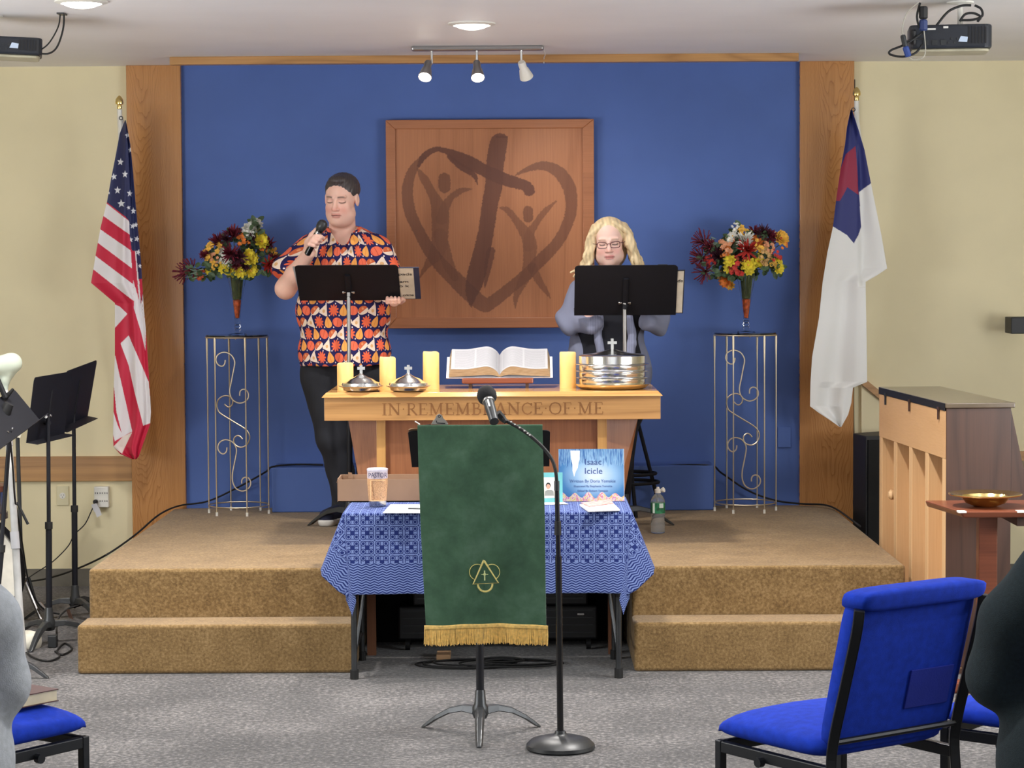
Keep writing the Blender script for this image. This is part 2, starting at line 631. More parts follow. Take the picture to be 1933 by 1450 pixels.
VCOL = vcol('coloured_cloth', 0.85, 0.15)
SKINV = vcol('skin', 0.5, 0.08, 250, Subsurface_Weight=0.12, Subsurface_Scale=0.01)
GLASSM = M_('clear_glass', (255, 255, 255), 0.03, spec=0.5, Transmission_Weight=1.0, IOR=1.45).m
# ------------------------------------------------------------------ lights of the room
LENS = M_('lamp_lens', (255, 250, 240), 0.4).emit((255, 248, 236), 9).m
for i, (x, y) in enumerate(DOWNLIGHTS):
    seen = i < 1
    lab = ('glowing recessed ceiling light above the track light' if i == 0 else
           'recessed ceiling light left of the middle one, over the front seats' if i == 1 else
           'recessed ceiling light over the right of the platform' if i == 2 else
           'recessed ceiling light over the rows of seats')
    t = thing('recessed_light', lab, 'ceiling light', (x, y, CEIL), 'recessed ceiling lights')
    c = (x, y, CEIL)
    obj('trim_ring', lathe([(0.082, -0.004), (0.082, -0.012), (0.106, -0.006), (0.106, 0.0)], c, 32, capb=False, capt=False), WHITEP, t, True)
    obj('lens', lathe([(0.001, -0.030), (0.03, -0.028), (0.055, -0.022), (0.075, -0.013), (0.083, -0.004)], c, 32, capt=False), LENS, t, True)
    ld = bpy.data.lights.new('downlight', 'SPOT')
    ld.spot_size = radians(138 if i < 3 else 110); ld.spot_blend = 1.0; ld.shadow_soft_size = 0.08
    ld.color = (1.0, 0.965, 0.925)
    ld.energy = LIGHT_POWER * (2.2 if i == 0 else 3.1 if i < 3 else 0.6 if i < 6 else 1.1)
    lo = bpy.data.objects.new('downlight', ld); COL.objects.link(lo)
    lo.location = (x, y, CEIL - 0.06)

# ------------------------------------------------------------------ room shell
T = 0.12
def st(name, shp, mat, **kw): return obj(name, shp, mat, kind='structure', **kw)
st('floor', box(ROOM_L, ROOM_R, ROOM_B, ROOM_F, -0.1, 0), FLOORM)
st('ceiling', box(ROOM_L, ROOM_R, ROOM_B, ROOM_F, CEIL, CEIL + 0.1), CEILM)
BX0, BX1 = P(340, 600, 12.5).x, P(1510, 600, 12.5).x
st('wall_back', join(box(ROOM_L - T, BX0, 12.5, 12.62, 0, CEIL), box(BX0, BX1, 12.5, 12.62, 0, CEIL), box(BX1, ROOM_R + T, 12.5, 12.62, 0, CEIL)),
   None, mats=[YELLOW, BLUE], mi=[0] * 6 + [1] * 6 + [0] * 6)
st('wall_left', box(ROOM_L - T, ROOM_L, ROOM_B, ROOM_F, 0, CEIL), YELLOW)
st('wall_right', box(ROOM_R, ROOM_R + T, ROOM_B, ROOM_F, 0, CEIL), YELLOW)
st('wall_front', box(ROOM_L - T, ROOM_R + T, ROOM_B - T, ROOM_B, 0, CEIL), YELLOW)
# oak uprights either side of the blue field
OX0 = P(243, 500, 12.46).x; OX1 = P(345, 500, 12.46).x
OX2 = P(1510, 500, 12.46).x; OX3 = P(1612, 500, 12.46).x
st('trim_1', box(OX0, OX1, 12.46, 12.5, 0, CEIL), OAK, bev=0.003)
st('trim_2', box(OX2, OX3, 12.46, 12.5, 0, CEIL), OAK, bev=0.003)
# board on the ceiling just in front of the blue wall
st('trim_3', box(P(320, 112, 11.95).x, P(1508, 112, 11.95).x, 11.95, 12.02, CEIL - 0.040, CEIL), OAKX, bev=0.003)
# chair rails
rz1, rz0 = P(100, 862, 12.48).z, P(100, 909, 12.48).z
st('trim_4', box(ROOM_L, OX0, 12.475, 12.5, rz0, rz1), OAKX, bev=0.003)
st('trim_5', box(OX3, ROOM_R, 12.475, 12.5, rz0, rz1), OAKX, bev=0.003)
GREYB = plain('grey_cove_base', (112, 108, 98), 0.6)
st('baseboard_left', box(ROOM_L, OX0, 12.485, 12.5, 0, 0.095), GREYB)
st('baseboard_right', box(OX3, ROOM_R, 12.485, 12.5, 0, 0.095), GREYB)
# blue boxed ledge along the foot of the blue wall
PZ = 0.42
lx0, lx1 = P(513, 920, 12.25).x, P(1348, 920, 12.25).x
st('trim_6', box(lx0, lx1, 12.25, 12.5, PZ, P(700, 882, 12.25).z), BLUE, bev=0.006)
# sloping oak cap behind the piano
a, b = P(1630, 712, 12.4), P(1690, 760, 12.4)
st('trim_7', slab([(a.x, 12.44, a.z), (b.x, 12.44, b.z), (b.x, 12.44, b.z - 0.045), (a.x, 12.44, a.z - 0.045)], (0, 1, 0), 0.06), OAKX)
st('trim_8', slab([(a.x, 12.47, a.z - 0.045), (b.x, 12.47, b.z - 0.045), (b.x, 12.47, 0), (a.x, 12.47, 0)], (0, 1, 0), 0.03), YELLOW)

# ------------------------------------------------------------------ platform and steps
GX0, GX1 = -0.725, 0.462
PX0, PX1 = -1.887, 1.645
pl = thing('carpeted_platform', 'tan carpeted platform across the front of the room under the wooden altar', 'platform', (0, 11.2, 0))
obj('deck', join(box(PX0, GX0, 10.02, 12.498, 0, PZ), box(GX1, PX1, 10.02, 12.498, 0, PZ)), TAN, pl, bev=0.014, segs=3)
obj('deck', join(box(GX0, GX1, 10.62, 12.498, 0, PZ), box(GX0, GX1, 10.22, 10.62, PZ - 0.05, PZ)), TAN, pl, bev=0.004)
obj('hollow_shade_panel', box(GX0 + 0.01, GX1 - 0.01, 10.6, 10.618, 0, PZ - 0.06), DARKV, pl)  # black sheet added; its colour holds the shade inside the hollow
obj('carpeted_step', box(PX0 - 0.012, GX0, 9.80, 10.02, 0, 0.21), TAN, smooth=False, bev=0.014, segs=3,
    label='low tan carpeted step on the left, beside the two black music stands', cat='step', group='carpeted steps')
obj('carpeted_step', box(GX1, PX1 + 0.012, 9.80, 10.02, 0, 0.21), TAN, bev=0.014, segs=3,
    label='low tan carpeted step on the right, partly behind the blue chair', cat='step', group='carpeted steps')
# posts that carry the open middle of the platform
for px, w, lab in ((702, 0.038, 'short wooden post holding up the platform, left, under the cloth covered table'),
                   (1152, 0.018, 'thin wooden post holding up the platform, right, under the cloth covered table')):
    q = P(px, 1235, 10.26)
    obj('support_post', box(q.x - w / 2, q.x + w / 2, 10.24, 10.28, 0, PZ - 0.052), wood('stud_%d' % px, (140, 92, 64), (104, 66, 46), 'Z', 0.7, 6), label=lab, cat='post')
# black equipment cases in the hollow
c0, c1 = P(752, 1200, 10.35).x, P(940, 1200, 10.35).x
for (xa, xb, za, zb, lab) in ((752, 1128, 0.05, 0.20, 'lower black equipment case in the dark hollow under the platform'),
                             (780, 1110, 0.204, 0.33, 'upper black equipment case in the dark hollow under the platform')):
    x0, x1 = P(xa, 1200, 10.35).x, P(xb, 1200, 10.35).x
    t = thing('equipment_case', lab, 'case', ((x0 + x1) / 2, 10.45, za), 'black equipment cases')
    obj('case_body', box(x0, x1, 10.35, 10.55, za, zb), BLACK, t, bev=0.008)
    if za < 0.1:
        for x in (x0 + 0.03, x1 - 0.05):
            for y in (10.38, 10.52):
                obj('caster', tube([(x, y, 0.0255), (x + 0.02, y, 0.0255)], 0.025, 12), RUBBER, t)
    obj('rack_rail', join(*[box(x0 + 0.02, x1 - 0.02, 10.345, 10.352, z, z + 0.004) for z in np.linspace(za + 0.03, zb - 0.02, 4)]), GREYM, t)
    obj('latch', join(box(x1 - 0.09, x1 - 0.06, 10.343, 10.352, zb - 0.04, zb - 0.033)), CHROME, t)
q = P(836, 1226, 10.05)
obj('cardboard_scrap', box(q.x - 0.03, q.x + 0.03, 10.1, 10.22, 0.0, 0.025), plain('kraft', (176, 140, 104), 0.85),
    label='small piece of tan cardboard on the floor under the platform', cat='cardboard')
# cable coil on the floor
def coil(cx, cy, rx, ry, turns, r, z0, seed):
    rnd = random.Random(seed); pts = []
    n = int(turns * 20)
    for i in range(n):
        a = 2 * pi * i / 20
        k = 1 + 0.16 * sin(i * 0.11 + seed) - 0.1 * cos(i * 0.05)
        pts.append((cx + rx * k * cos(a) + 0.02 * sin(i * 0.07), cy + ry * k * sin(a), z0 + r * (1.05 + 1.6 * (i / 20.0 % 2.0) * 0.9)))
    return tube(spline(pts, 2), r, 6)
q = F(920, 1255, 0)
obj('cable_coil', join(coil(q.x - 0.08, 9.98, 0.20, 0.10, 3, 0.004, 0, 1), coil(q.x + 0.12, 9.97, 0.19, 0.09, 3, 0.004, 0.004, 2), coil(q.x + 0.05, 9.99, 0.09, 0.06, 2, 0.004, 0.01, 4)),
    RUBBER, smooth=True, label='loose loops of black cable on the carpet under the table', cat='cable')

# ------------------------------------------------------------------ heart panel
hp = thing('heart_panel', 'square cherry wood wall panel stained with a heart, a cross and two figures', 'wall art', tuple(P(924, 618, 12.46)))
y0 = 12.455
A = P(728, 227, y0); B = P(1121, 618, y0)
hx0, hx1, hz1, hz0 = A.x, P(1121, 227, y0).x, A.z, B.z
fw = 0.058
H0, H1 = P(746, 244, y0), P(1101, 598, y0)
ix0, ix1, iz1, iz0 = H0.x, H1.x, H0.z, H1.z
obj('frame', join(slab([(hx0, 12.44, hz1), (hx1, 12.44, hz1), (ix1, 12.44, iz1), (ix0, 12.44, iz1)][::-1], (0, 1, 0), 0.058),
                  slab([(hx0, 12.44, hz0), (ix0, 12.44, iz0), (ix1, 12.44, iz0), (hx1, 12.44, hz0)][::-1], (0, 1, 0), 0.058),
                  slab([(hx0, 12.44, hz0), (hx0, 12.44, hz1), (ix0, 12.44, iz1), (ix0, 12.44, iz0)][::-1], (0, 1, 0), 0.058),
                  slab([(hx1, 12.44, hz1), (hx1, 12.44, hz0), (ix1, 12.44, iz0), (ix1, 12.44, iz1)][::-1], (0, 1, 0), 0.058)), FRAMEW, hp, bev=0.004)
Z = lambda x, y: (700 + x * 0.30344, 200 + y * 0.30345)
def strokes():
    S_ = []
    def s(pts, ws, d=1.0): S_.append((pts, [w * (1.32 if d > .85 else 1.2) for w in ws], d))
    s([(850, 200), (785, 200)], [8, 8], .95)
    s([(300, 375), (330, 320), (400, 275), (470, 285), (540, 320), (620, 360), (700, 400), (760, 430), (860, 470), (960, 500), (985, 530)], [14, 30, 24, 26, 52, 62, 56, 60, 56, 50, 52], .95)
    s([(490, 320), (560, 380), (640, 430), (665, 490)], [20, 30, 24, 5], .95)
    s([(840, 210), (800, 230), (785, 300), (770, 400), (765, 500), (740, 620), (715, 780), (680, 940), (650, 1060), (625, 1150), (618, 1240)], [24, 76, 84, 82, 82, 76, 74, 80, 86, 60, 8], .9)
    s([(745, 900), (725, 1000), (705, 1120)], [44, 38, 8], .8)
    s([(330, 320), (270, 390), (235, 480), (230, 560), (245, 660), (290, 760), (350, 870), (430, 980), (520, 1070), (600, 1150), (690, 1225), (740, 1220), (860, 1130), (960, 1050), (1050, 960), (1150, 860), (1215, 750), (1245, 640), (1235, 520), (1180, 430), (1110, 385), (1040, 380), (960, 405), (895, 438)],
      [26, 44, 56, 58, 60, 58, 64, 74, 80, 82, 76, 66, 60, 62, 62, 58, 56, 60, 66, 64, 50, 40, 24, 6], .72)
    # left figure
    s([(290, 390), (330, 450), (370, 520), (405, 590), (430, 660), (430, 760), (425, 860), (400, 920), (350, 980), (300, 1060)], [8, 40, 44, 60, 90, 86, 84, 70, 34, 8], .62)
    s([(430, 800), (450, 880), (480, 980), (520, 1060)], [70, 66, 60, 40], .62)
    s([(630, 518), (560, 530), (500, 570), (460, 630), (440, 700)], [6, 30, 34, 50, 60], .62)
    s([(459, 455), (459, 505)], [62, 62], .72)
    # right figure
    s([(805, 635), (850, 650), (900, 710), (960, 790), (985, 850), (985, 950), (970, 1030), (930, 1110), (900, 1180), (895, 1250)], [8, 30, 36, 60, 72, 66, 60, 46, 30, 6], .62)
    s([(1150, 598), (1080, 660), (1020, 740), (985, 800), (980, 870)], [8, 30, 34, 50, 60], .62)
    s([(1000, 1000), (1040, 1080), (1080, 1140), (1112, 1190)], [50, 40, 28, 6], .6)
    s([(977, 655), (977, 695)], [52, 52], .72)
    return S_
N = 520
px_ = np.linspace(746, 1101, N)
def hpt(U, V):
    return np.stack([ix0 - 0.004 + (ix1 - ix0 + 0.008) * U, np.full(U.shape, y0), iz1 + 0.004 - (iz1 - iz0 + 0.008) * V], 1)
pts, Fc, U, V = grid(N, N, hpt)
X = 746 + 355 * U; Yp = 244 + 354 * V
rng = np.random.RandomState(3)
jit = np.repeat(np.repeat(rng.rand(130, 130), 4, 0), 4, 1)[:N, :N].ravel() - 0.5
stain = np.zeros(N * N)
for ptsS, ws, dk in strokes():
    pp = [(*Z(*p), w * 0.30344 / 2) for p, w in zip(ptsS, ws)]
    sp = spline(pp, 8)
    q = [(p.x, p.y, p.z) for p in sp]
    D = np.full(N * N, 9e9)
    for i in range(len(q) - 1):
        ax, ay, ra = q[i]; bx, by, rb = q[i + 1]
        dx, dy = bx - ax, by - ay
        L = dx * dx + dy * dy + 1e-9
        t = np.clip(((X - ax) * dx + (Yp - ay) * dy) / L, 0, 1)
        D = np.minimum(D, np.hypot(X - ax - t * dx, Yp - ay - t * dy) - (ra + (rb - ra) * t))
    m = np.clip(0.5 - (D + jit * 1.6), 0, 1) * dk
    stain = np.where(stain > 0, np.maximum(stain, m) + 0.14 * np.minimum(stain, m), m)
obj('panel', (pts, Fc[:, ::-1]), HEARTW, hp, attrs={'stain': np.clip(stain, 0, 1)})
obj('backing', box(hx0 + 0.02, hx1 - 0.02, 12.458, 12.5, hz0 + 0.02, hz1 - 0.02), FRAMEW, hp)

# ------------------------------------------------------------------ track light
tx0, tx1 = P(776, 93, 11.45).x, P(1027, 93, 11.45).x
bar = thing('track_light', 'brushed metal track light with three spot heads on the ceiling', 'track light', ((tx0 + tx1) / 2, 11.45, CEIL))
prof = [(-0.03, 0), (-0.028, -0.012), (-0.015, -0.024), (0.015, -0.024), (0.028, -0.012), (0.03, 0)]
STEEL = M_('brushed_steel', (176, 176, 176), 0.35, 1.0).m
obj('rail', slab([(tx0, 11.42, CEIL), (tx1, 11.42, CEIL), (tx1, 11.48, CEIL), (tx0, 11.48, CEIL)], (0, 0, -1), 0.024), STEEL, bar, bev=0.011, segs=3)
BULB = M_('lamp_bulb', (255, 250, 240), 0.3).emit((255, 244, 226), 24).m
BULBG = M_('lamp_bulb_aimed_away', (235, 232, 225), 0.2).emit((255, 240, 225), 3.5).m
for (sx, top, mid, end, on) in ((815, 100, (808, 118), (802, 146), 1), (900, 100, (900, 118), (902, 147), 1), (984, 100, (985, 118), (994, 146), 0)):
    a = P(sx, 98, 11.45); a.z = CEIL - 0.022
    b = P(mid[0] if sx != 900 else 900, 120, 11.42)
    dy = 0.05 if not on else -0.06
    e = P(end[0], end[1], 11.42 + dy)
    obj('stem', tube([a, (a.x, 11.45, b.z), b], 0.006, 8), STEEL, bar, True)
    X_, Y_, Z_ = frame_of(e - b); L = (e - b).length
    hd = obj('spot_head', lathe([(0.016, -0.01), (0.019, 0.0), (0.019, L * 0.35), (0.024, L * 0.45), (0.033, L * 0.92), (0.034, L), (0.031, L), (0.024, L * 0.5)], b, 24, (X_, Y_, Z_), capt=False), STEEL if on else WHITEP, bar, True)
    obj('bulb', lathe([(0.020, L * 0.55), (0.030, L * 0.93), (0.026, L * 1.02), (0.012, L * 1.06), (0.001, L * 1.07)], b, 24, (X_, Y_, Z_)), BULB if on else BULBG, hd, True)
    ld = bpy.data.lights.new('spot_lamp', 'SPOT'); ld.energy = 20 if on else 16; ld.spot_size = radians(95); ld.spot_blend = 0.9
    ld.shadow_soft_size = 0.03; ld.color = (1.0, 0.95, 0.89)
    lo = bpy.data.objects.new('spot_lamp', ld); COL.objects.link(lo)
    lo.location = e + Z_ * 0.02
    lo.rotation_euler = Vector(Z_).to_track_quat('-Z', 'Y').to_euler()
q = P(1027, 98, 11.46)
obj('power_cord', tube(spline([(tx1 - 0.005, 11.46, CEIL - 0.012), (tx1 + 0.006, 11.6, CEIL - 0.03), (tx1 + 0.004, 11.93, CEIL - 0.02), (tx1 + 0.004, 11.945, CEIL - 0.045)], 5), 0.0025, 6), WHITEP, bar, True)

# ------------------------------------------------------------------ projectors
PROJM = plain('projector_plastic', (34, 38, 46), 0.4, var=0.1)
PROJB = plain('projector_underside', (176, 170, 146), 0.6)
def projector(c, rot, w, d, h, lab, cables, pole_x, tilt=0):
    t = thing('ceiling_projector', lab, 'projector', tuple(c), 'ceiling projectors')
    Mx = Matrix.Translation(c) @ Matrix.Rotation(rot, 4, 'Z') @ Matrix.Rotation(tilt, 4, 'Y')
    o = obj('body', xf(rbox(-w / 2, w / 2, -d / 2, d / 2, 0.012, h, 0.03), Mx), PROJM, t, bev=0.008)
    obj('underside', xf(rbox(-w / 2 + 0.01, w / 2 - 0.01, -d / 2 + 0.01, d / 2 - 0.01, 0.0, 0.0115, 0.03), Mx), PROJB, t, bev=0.005)
    obj('port_panel', xf(join(*[box(x, x + 0.022, -d / 2 - 0.004, -d / 2 + 0.002, 0.025, 0.045) for x in (-0.11, -0.075, -0.04)]
        + [box(x, x + 0.008, -d / 2 - 0.004, -d / 2 + 0.002, 0.03 + 0.015 * (k % 2), 0.038 + 0.015 * (k % 2)) for k, x in enumerate((-0.012, -0.0, 0.012, 0.024))]), Mx), GREYM, t)
    obj('label_sticker', xf(join(box(-0.1, -0.06, -d / 2 - 0.003, -d / 2 + 0.001, h - 0.022, h - 0.015), box(-0.03, -0.01, -d / 2 - 0.003, -d / 2 + 0.001, h - 0.016, h - 0.008)), Mx), WHITEP, t)
    obj('vent', xf(join(*[box(x, x + 0.006, -d / 2 - 0.003, -d / 2 + 0.001, 0.03, h - 0.012) for x in np.linspace(0.07, w / 2 - 0.03, 6)]), Mx), BLACK, t)
    obj('lens_window', xf(slab([(0.03, -d / 2 - 0.003, 0.038), (0.065, -d / 2 - 0.003, 0.036), (0.068, -d / 2 - 0.003, 0.056), (0.04, -d / 2 - 0.003, 0.06)], (0, 1, 0), 0.004), Mx), M_('lens_glass', (190, 205, 225), 0.1).m, t)
    m = Mx @ Vector((pole_x, 0.02, h))
    obj('mount_pole', tube([m, (m.x, m.y, CEIL)], 0.011, 12), WHITEP, t, True)
    obj('mount_plate', lathe([(0.055, 0), (0.055, -0.006), (0.02, -0.012)], (m.x, m.y, CEIL), 24), WHITEP, t)
    for pts, r, mt in cables:
        obj('cable', tube(spline([P(*p) for p in pts], 8), r, 8), mt, t, True)
    return t
c = P(1800, 97, 9.5)
GCAB = plain('grey_cable', (176, 172, 160), 0.6)
projector(Vector((c.x, 9.6, c.z)), radians(-7), 0.33, 0.23, 0.108,
    'black ceiling projector at the upper right with a tangle of cables', [
    ([(1737, 5, 9.45), (1731, 30, 9.45), (1735, 50, 9.45), (1742, 56, 9.45)], 0.0045, RUBBER),
    ([(1744, 60, 9.46), (1710, 83, 9.45), (1682, 95, 9.45), (1681, 103, 9.45), (1705, 107, 9.45), (1728, 100, 9.45), (1741, 84, 9.46)], 0.0045, RUBBER),
    ([(1743, 73, 9.46), (1716, 76, 9.45), (1700, 88, 9.44)], 0.003, RUBBER),
    ([(1734, 4, 9.45), (1712, 25, 9.45), (1704, 50, 9.45), (1704, 66, 9.45), (1708, 80, 9.45)], 0.0028, GCAB),
    ([(1712, 104, 9.45), (1722, 112, 9.45), (1740, 110, 9.45), (1747, 96, 9.45), (1744, 55, 9.45)], 0.0022, GCAB),
    ([(1768, 48, 9.5), (1790, 22, 9.5), (1815, 11, 9.5), (1833, 10, 9.5)], 0.005, RUBBER),
    ([(1812, 40, 9.5), (1822, 27, 9.5), (1838, 25, 9.5), (1851, 32, 9.5), (1845, 41, 9.5)], 0.005, RUBBER),
    ([(1840, 10, 9.5), (1852, 17, 9.5), (1854, 30, 9.5), (1838, 37, 9.5), (1815, 38, 9.5)], 0.005, RUBBER)], 0.045)
t = bpy.data.objects['ceiling_projector']
def cbox(a, b, w, mat, par, name):
    A_, B_ = P(*a), P(*b); X_, Y_, Z_ = frame_of(B_ - A_); L = (B_ - A_).length
    obj(name, lathe([(w * 0.75, 0), (w, L * 0.12), (w, L * 0.9), (w * 0.7, L)], A_, 8, (X_, Y_, Z_)), mat, par)
cbox((1743, 12, 9.45), (1743, 36, 9.45), 0.018, BLACK, t, 'plug')
cbox((1743, 37, 9.45), (1743, 58, 9.45), 0.017, plain('plug_blue', (40, 56, 104), 0.5), t, 'plug')
cbox((1704, 66, 9.44), (1709, 88, 9.44), 0.011, GREYM, t, 'plug')
cbox((1709, 88, 9.44), (1715, 107, 9.44), 0.013, plain('plug_blue_2', (44, 70, 140), 0.5), t, 'plug')
cbox((1724, 56, 9.47), (1724, 84, 9.47), 0.013, BLACK, t, 'foot')
c = P(-6, 107, 9.8)
projector(Vector((c.x, 9.9, c.z)), radians(12), 0.33, 0.23, 0.085,
    'black ceiling projector at the upper left edge with two cables', [
    ([(114, 24, 9.84), (110, 50, 9.84), (95, 78, 9.84), (80, 92, 9.84), (68, 95, 9.84)], 0.003, RUBBER),
    ([(121, 24, 9.84), (119, 55, 9.84), (108, 88, 9.84), (92, 101, 9.84), (68, 100, 9.84)], 0.004, RUBBER)], -0.05, radians(2))
t = [o for o in bpy.data.objects if o.name == 'ceiling_projector.001'][0]
q = P(117, 24, 9.84)
obj('cable_plate', rbox(q.x - 0.016, q.x + 0.016, 9.80, 9.88, CEIL - 0.006, CEIL, 0.005), GREYM, t)

# ------------------------------------------------------------------ wall outlets and small wall things
t = thing('wall_outlet', 'cream duplex wall outlet under the oak rail', 'outlet', tuple(P(118, 950, 12.49)))
a, b = P(107, 918, 12.49), P(130, 954, 12.49)
obj('cover_plate', box(a.x, b.x, 12.49, 12.5, b.z, a.z), CREAM, t, bev=0.002)
m_ = P(118, 936, 12.49)
so = obj('socket', lathe([(0.017, 0), (0.016, 0.0025)], (m_.x, 12.49, m_.z), 16, (Vector((1, 0, 0)), Vector((0, 0, 1)), Vector((0, -1, 0)))), WHITEP, t)
obj('slot', join(box(m_.x - 0.008, m_.x - 0.006, 12.4865, 12.4875, m_.z, m_.z + 0.008), box(m_.x + 0.006, m_.x + 0.008, 12.4865, 12.4875, m_.z, m_.z + 0.008),
                 box(m_.x - 0.002, m_.x + 0.002, 12.4865, 12.4875, m_.z - 0.009, m_.z - 0.005)), BLACK, so)
t = thing('outlet_adapter', 'white six-socket outlet adapter on the wall with a black plug in it', 'outlet', tuple(P(190, 955, 12.47)))
a, b = P(177, 919, 12.46), P(205, 958, 12.46)
obj('housing', box(a.x, b.x, 12.46, 12.5, b.z, a.z), WHITEP, t, bev=0.004)
obj('slot', join(*[box(P(x, y, 12.46).x - 0.0018, P(x, y, 12.46).x + 0.0018, 12.458, 12.461, P(x, y, 12.46).z - 0.004, P(x, y, 12.46).z + 0.004)
                   for x in (180, 184, 189, 193, 198, 202) for y in (931, 946)]), BLACK, t)
obj('power_plug', lathe([(0.012, 0), (0.013, 0.02), (0.008, 0.03)], tuple(P(181, 947, 12.458)), 12, (Vector((1, 0, 0)), Vector((0, 0, 1)), Vector((0, -1, 0)))), BLACK,
    label='black power plug in the white outlet adapter', cat='plug')
obj('cord_tag', join(slab([P(172, 953, 12.42), P(182, 950, 12.42), (P(188, 962, 12.42)), P(178, 967, 12.42)], (0, 1, 0), 0.002),
                     slab([P(178, 962, 12.40), P(187, 958, 12.40), P(192, 972, 12.40), P(183, 977, 12.40)], (0, 1, 0), 0.002)), PAPER,
    label='crumpled clear and white tag on the cord below the outlet adapter', cat='tag')
obj('hanging_cord', tube(spline([P(180, 948, 12.43), P(172, 966, 12.42), P(160, 990, 12.4), P(140, 1010, 12.4), P(128, 1032, 12.4), P(100, 1060, 12.35), P(70, 1080, 12.3), P(52, 1092, 12.2)], 6), 0.003, 6), RUBBER, smooth=True,
    label='thin black cord hanging in a curve from the outlet adapter', cat='cord')
a, b = P(1468, 806, 12.49), P(1493, 845, 12.49)
obj('wall_plate', box(a.x, b.x, 12.488, 12.5, b.z, a.z), BLUE, bev=0.003, label='blue painted wall plate beside the right wire plant stand', cat='wall plate')
# long black cable lying along the wall and platform
cb = [(52, 1098, 12.2), (90, 1092, 12.1), (140, 1076, 11.9), (200, 1048, 11.5), (255, 1010, 11.9), (300, 972, 12.2), (338, 955, 12.42), (390, 947, 12.44), (440, 925, 12.44), (500, 892, 12.40), (515, 881, 12.26), (560, 877, 12.3), (610, 878, 12.3)]
obj('floor_cable', tube(spline([P(*p) for p in cb], 6), 0.005, 6), RUBBER, smooth=True, label='black cable running up over the left end of the platform to the blue ledge', cat='cable')
cb = [(1205, 884, 12.3), (1260, 879, 12.3), (1340, 879, 12.26), (1362, 893, 12.40), (1410, 925, 12.42), (1460, 944, 12.4), (1510, 951, 12.4), (1555, 953, 12.3), (1580, 962, 12.1), (1612, 985, 11.6), (1624, 994, 11.4)]
obj('floor_cable', tube(spline([P(*p) for p in cb], 6), 0.005, 6), RUBBER, smooth=True, label='black cable running from the blue ledge down the right end of the platform', cat='cable')
cb = [(1613, 150, 12.48), (1612, 400, 12.48), (1611, 735, 12.48), (1612, 835, 12.48), (1615, 880, 12.46), (1611, 925, 12.48), (1613, 990, 12.4)]
obj('wall_cable', tube(spline([P(*p) for p in cb], 6), 0.004, 6), RUBBER, smooth=True, label='black cable hanging down the edge of the right oak upright', cat='cable')
t = thing('wall_speaker_bracket', 'small black box fixed high on the yellow wall at the right edge', 'wall speaker', tuple(P(1922, 630, 12.3)))
a, b = P(1909, 599, 12.2), P(1950, 630, 12.2)
obj('housing', box(a.x, b.x, 12.2, 12.36, b.z, a.z), BLACK, t, bev=0.004)
obj('wall_arm', box(b.x - 0.05, b.x - 0.02, 12.36, 12.5, b.z + 0.02, a.z - 0.02), BLACK, t)
# ------------------------------------------------------------------ altar
YF = 10.70
al = thing('communion_table', 'oak communion table on the platform, its front board carved with lettering', 'altar table', (P(929, 900, 11.0).x, 11.0, PZ))
tz = P(929, 740, YF).z
tb = P(929, 749.5, YF).z
x0, x1 = P(606, 748, YF).x, P(1252, 748, YF).x
YB = 11.36
ins = 0.022
obj('tabletop', hexa([(x0, YF, tb), (x1, YF, tb), (x1, YB, tb), (x0, YB, tb)],
                     [(x0 + ins, YF + ins, tz), (x1 - ins, YF + ins, tz), (x1 - ins, YB - ins, tz), (x0 + ins, YB - ins, tz)]), OAKA, al, bev=0.004)
az = P(929, 793, YF + 0.02).z
ax0, ax1 = P(612, 770, YF + 0.02).x, P(1247, 770, YF + 0.02).x
obj('apron', box(ax0, ax1, YF + 0.02, YB - 0.02, az, tb), OAKX, al, bev=0.002)
yb = YF + 0.14
bl, br = P(655, 793, yb), P(1206, 793, yb)
cl, cr = P(697, 1030, yb), P(1163, 1030, yb)
p0, p1 = P(722, 860, yb).x, P(1136, 860, yb).x
by = 11.2
obj('side_panel', hexa([(cl.x, yb + 0.06, PZ), (p0, yb, PZ), (p0, by, PZ), (cl.x, by, PZ)], [(bl.x, yb + 0.06, az), (p0, yb, az), (p0, by, az), (bl.x, by, az)]), CHERRY, al)
obj('side_panel', hexa([(p1, yb, PZ), (cr.x, yb + 0.06, PZ), (cr.x, by, PZ), (p1, by, PZ)], [(p1, yb, az), (br.x, yb + 0.06, az), (br.x, by, az), (p1, by, az)]), CHERRY, al)
obj('front_panel', box(p0, p1, yb + 0.012, by, PZ, az), CHERRY, al)
for a_, b_ in ((711, 728), (1128, 1146)):
    obj('pilaster', box(P(a_, 860, yb - 0.012).x, P(b_, 860, yb - 0.012).x, yb - 0.016, yb + 0.02, PZ, az), OAKZ, al, bev=0.002)
